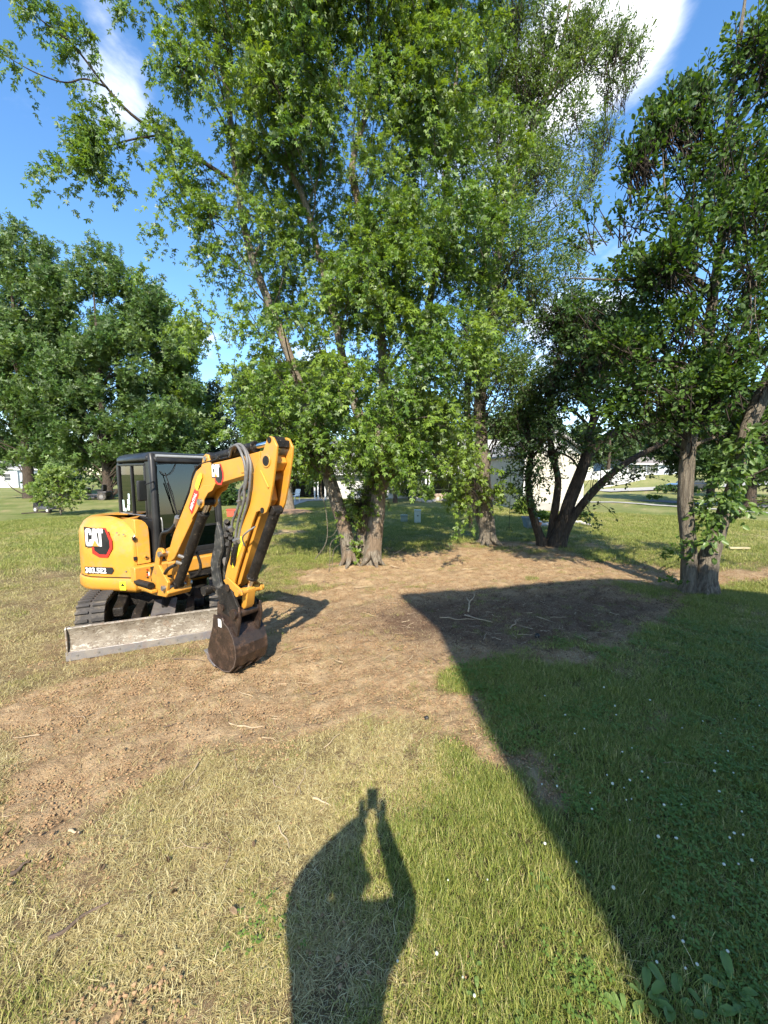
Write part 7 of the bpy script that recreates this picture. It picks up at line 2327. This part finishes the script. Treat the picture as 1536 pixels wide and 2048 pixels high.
    # dead leaves
    dl = mat('dead_leaf', (.26, .17, .09), .8, col2=(.15, .10, .06), scale=20)
    base = None
    for (px, py) in [(rnd.uniform(0, 760), rnd.uniform(1400, 1900)) for _ in range(26)]:
        p = gp(px, py)
        if base is None:
            m = MB(); m._faces([Vector(v) for v in ((0, 0, 0), (.02, .016, .008), (.05, .014, .014), (.065, 0, .006), (.05, -.014, .016), (.02, -.016, .006))], ((0, 1, 2, 3), (0, 3, 4, 5)))
            bmesh.ops.solidify(m.bm, geom=m.bm.faces[:], thickness=.0008)
            o = base = m.build('dead_leaf', dl, smooth=0)
        else:
            o = link(base.copy())
        s = rnd.uniform(.35, .7); o.scale = (s, s, s)
        o.location = (p.x, p.y, gz(p.x, p.y) + .02); o.rotation_euler = (rnd.gauss(0, .4), rnd.gauss(0, .4), rnd.uniform(0, 6))
        tag(o, 'small curled brown leaf on the straw ground', 'dead leaf', 'dead leaves on the straw ground')
    # small black hole-like clod and grey stone
    for px, py, s, lab in ((1074, 1273, .035, 'small black lump in the middle of the shaded soil'), (853, 1438, .022, 'dark grey pebble on the pale thatch at the shadow edge')):
        bm = bmesh.new(); bmesh.ops.create_icosphere(bm, subdivisions=2, radius=s)
        for v in bm.verts: v.co *= rnd.uniform(.8, 1.15)
        mm = MB(); mm.bm.free(); mm.bm = bm
        lay(mm, 'dark_stone', BLK, px, py, 0, lab, 'stone', dz=s * .4)
    # white clover flowers
    wf = mat('clover_white', (.60, .60, .53), .8, col2=(.42, .46, .33), scale=60)
    base = None
    spots = [(1250, 1610), (1262, 1605), (1150, 1480), (1166, 1465), (1183, 1597), (1184, 1628), (1325, 1624), (1352, 1688), (1363, 1621), (1318, 1700), (1485, 1636), (1482, 1686), (1350, 1690), (1470, 1685), (1424, 1500), (1507, 1505), (1260, 1650), (1365, 1465),
             (1390, 1955), (1312, 1950), (1365, 1907), (1452, 1922), (1367, 1958), (1348, 1852), (1245, 1580), (1090, 1405), (1210, 1390), (1300, 1410), (1440, 1600), (1500, 1740), (1150, 1745), (1220, 1795), (1452, 1752)] + [(rnd.uniform(1080, 1530), rnd.uniform(1380, 1750)) for _ in range(24)] + [(rnd.uniform(770, 1000), rnd.uniform(1750, 2010)) for _ in range(6)]
    for (px, py) in spots:
        p = gp(px, py)
        if base is None:
            base = empty('clover_flower', p)
            m = MB(); m.lathe([(.003, .0), (.009, .004), (.011, .010), (.008, .016), (.003, .019)], (0, 0, .055), 9)
            hd = m.build('flower_head', wf, base, smooth=30)
            MB().tube([(0, 0, -.01), (.003, 0, .03), (0, 0, .057)], .0012, 4).build('stalk', LM, base)
            o = base
        else:
            o = link(base.copy())
            for c in base.children:
                d = link(c.copy()); d.parent = o
        s = rnd.uniform(.38, .80); o.scale = (s, s, s * rnd.uniform(.8, 1.3))
        o.location = (p.x, p.y, gz(p.x, p.y) + .012); o.rotation_euler = (rnd.gauss(0, .2), rnd.gauss(0, .2), rnd.uniform(0, 6))
        lit = px < 1010
        tag(o, 'small white clover flower in the sunlit grass' if lit else 'small white clover flower in the shaded grass', 'clover flower', 'clover flowers in sunlit grass' if lit else 'clover flowers in shaded grass')
    # broad-leaved weeds in the foreground
    lm = leaf_mat('weed_leaf', (.12, .21, .035), (.19, .29, .055), (.16, .24, .07), .35, rough=.45)
    def weed(px, py, n, l, lab, spread=.9, w=.36):
        p = gp(px, py); t = empty('broadleaf_weed', (p.x, p.y, gz(p.x, p.y))); tag(t, lab, 'weed')
        for k in range(n):
            a = 2 * PI * k / n + rnd.uniform(-.35, .35); L0 = l * .8 * rnd.uniform(.6, 1.2); el = rnd.uniform(.25, spread)
            mid = [(0, .0), (.25, .16), (.5, .85), (.75, 1.0), (.92, .62), (1.0, .05)]
            V, F = [], []
            for i, (q, ww) in enumerate(mid):
                ang = el * (1 - q * .9)
                x = L0 * q * math.cos(ang * .6); z = .01 + L0 * (math.sin(el) * q - .45 * q * q * math.sin(el))
                hw = L0 * w * ww * .5
                V += [(x, -hw, z + hw * .35 + .003 * math.sin(i * 2.1)), (x, 0, z), (x, hw, z + hw * .35 - .003 * math.sin(i * 1.7))]
            for i in range(len(mid) - 1):
                for j in range(2): F.append((i * 3 + j, i * 3 + j + 1, (i + 1) * 3 + j + 1, (i + 1) * 3 + j))
            o = np_mesh('leaf', np.array(V), np.array(F), lm, t, np.full(len(F), rnd.random()), smooth=True)
            o.rotation_euler.z = a
    for q in ((1290, 2005, 7, .105, 'large plantain weed straddling the shadow edge at the bottom'), (1345, 2010, 6, .12, 'plantain weed with upright leaves at the bottom, second from the shadow edge'), (1465, 1990, 6, .13, 'broadest plantain weed near the bottom right corner'),
              (1420, 2035, 6, .10, 'plantain weed cut by the bottom edge left of the broadest one'), (1250, 2040, 7, .08, 'small sunlit plantain at the very bottom right of the person shadow'), (1080, 1770, 5, .075, 'single sunlit broad-leaved weed left of the shadow edge'),
              (955, 2000, 4, .06, 'small broad-leaved weed right of the person shadow'), (945, 1940, 4, .05, 'tiny weed with folded leaves near the person shadow'), (1515, 2040, 6, .10, 'plantain weed in the bottom right corner'), (1170, 1760, 4, .06, 'shaded weed just right of the shadow edge'),
              (1310, 1925, 4, .06, 'bluish weed leaf cluster in the shaded grass'), (1050, 2045, 5, .06, 'pale weed at the bottom between the two shadows'), (1215, 1640, 4, .05, 'small weed with pointed leaves in the shaded lawn')):
        weed(*q)


build_litter_things()
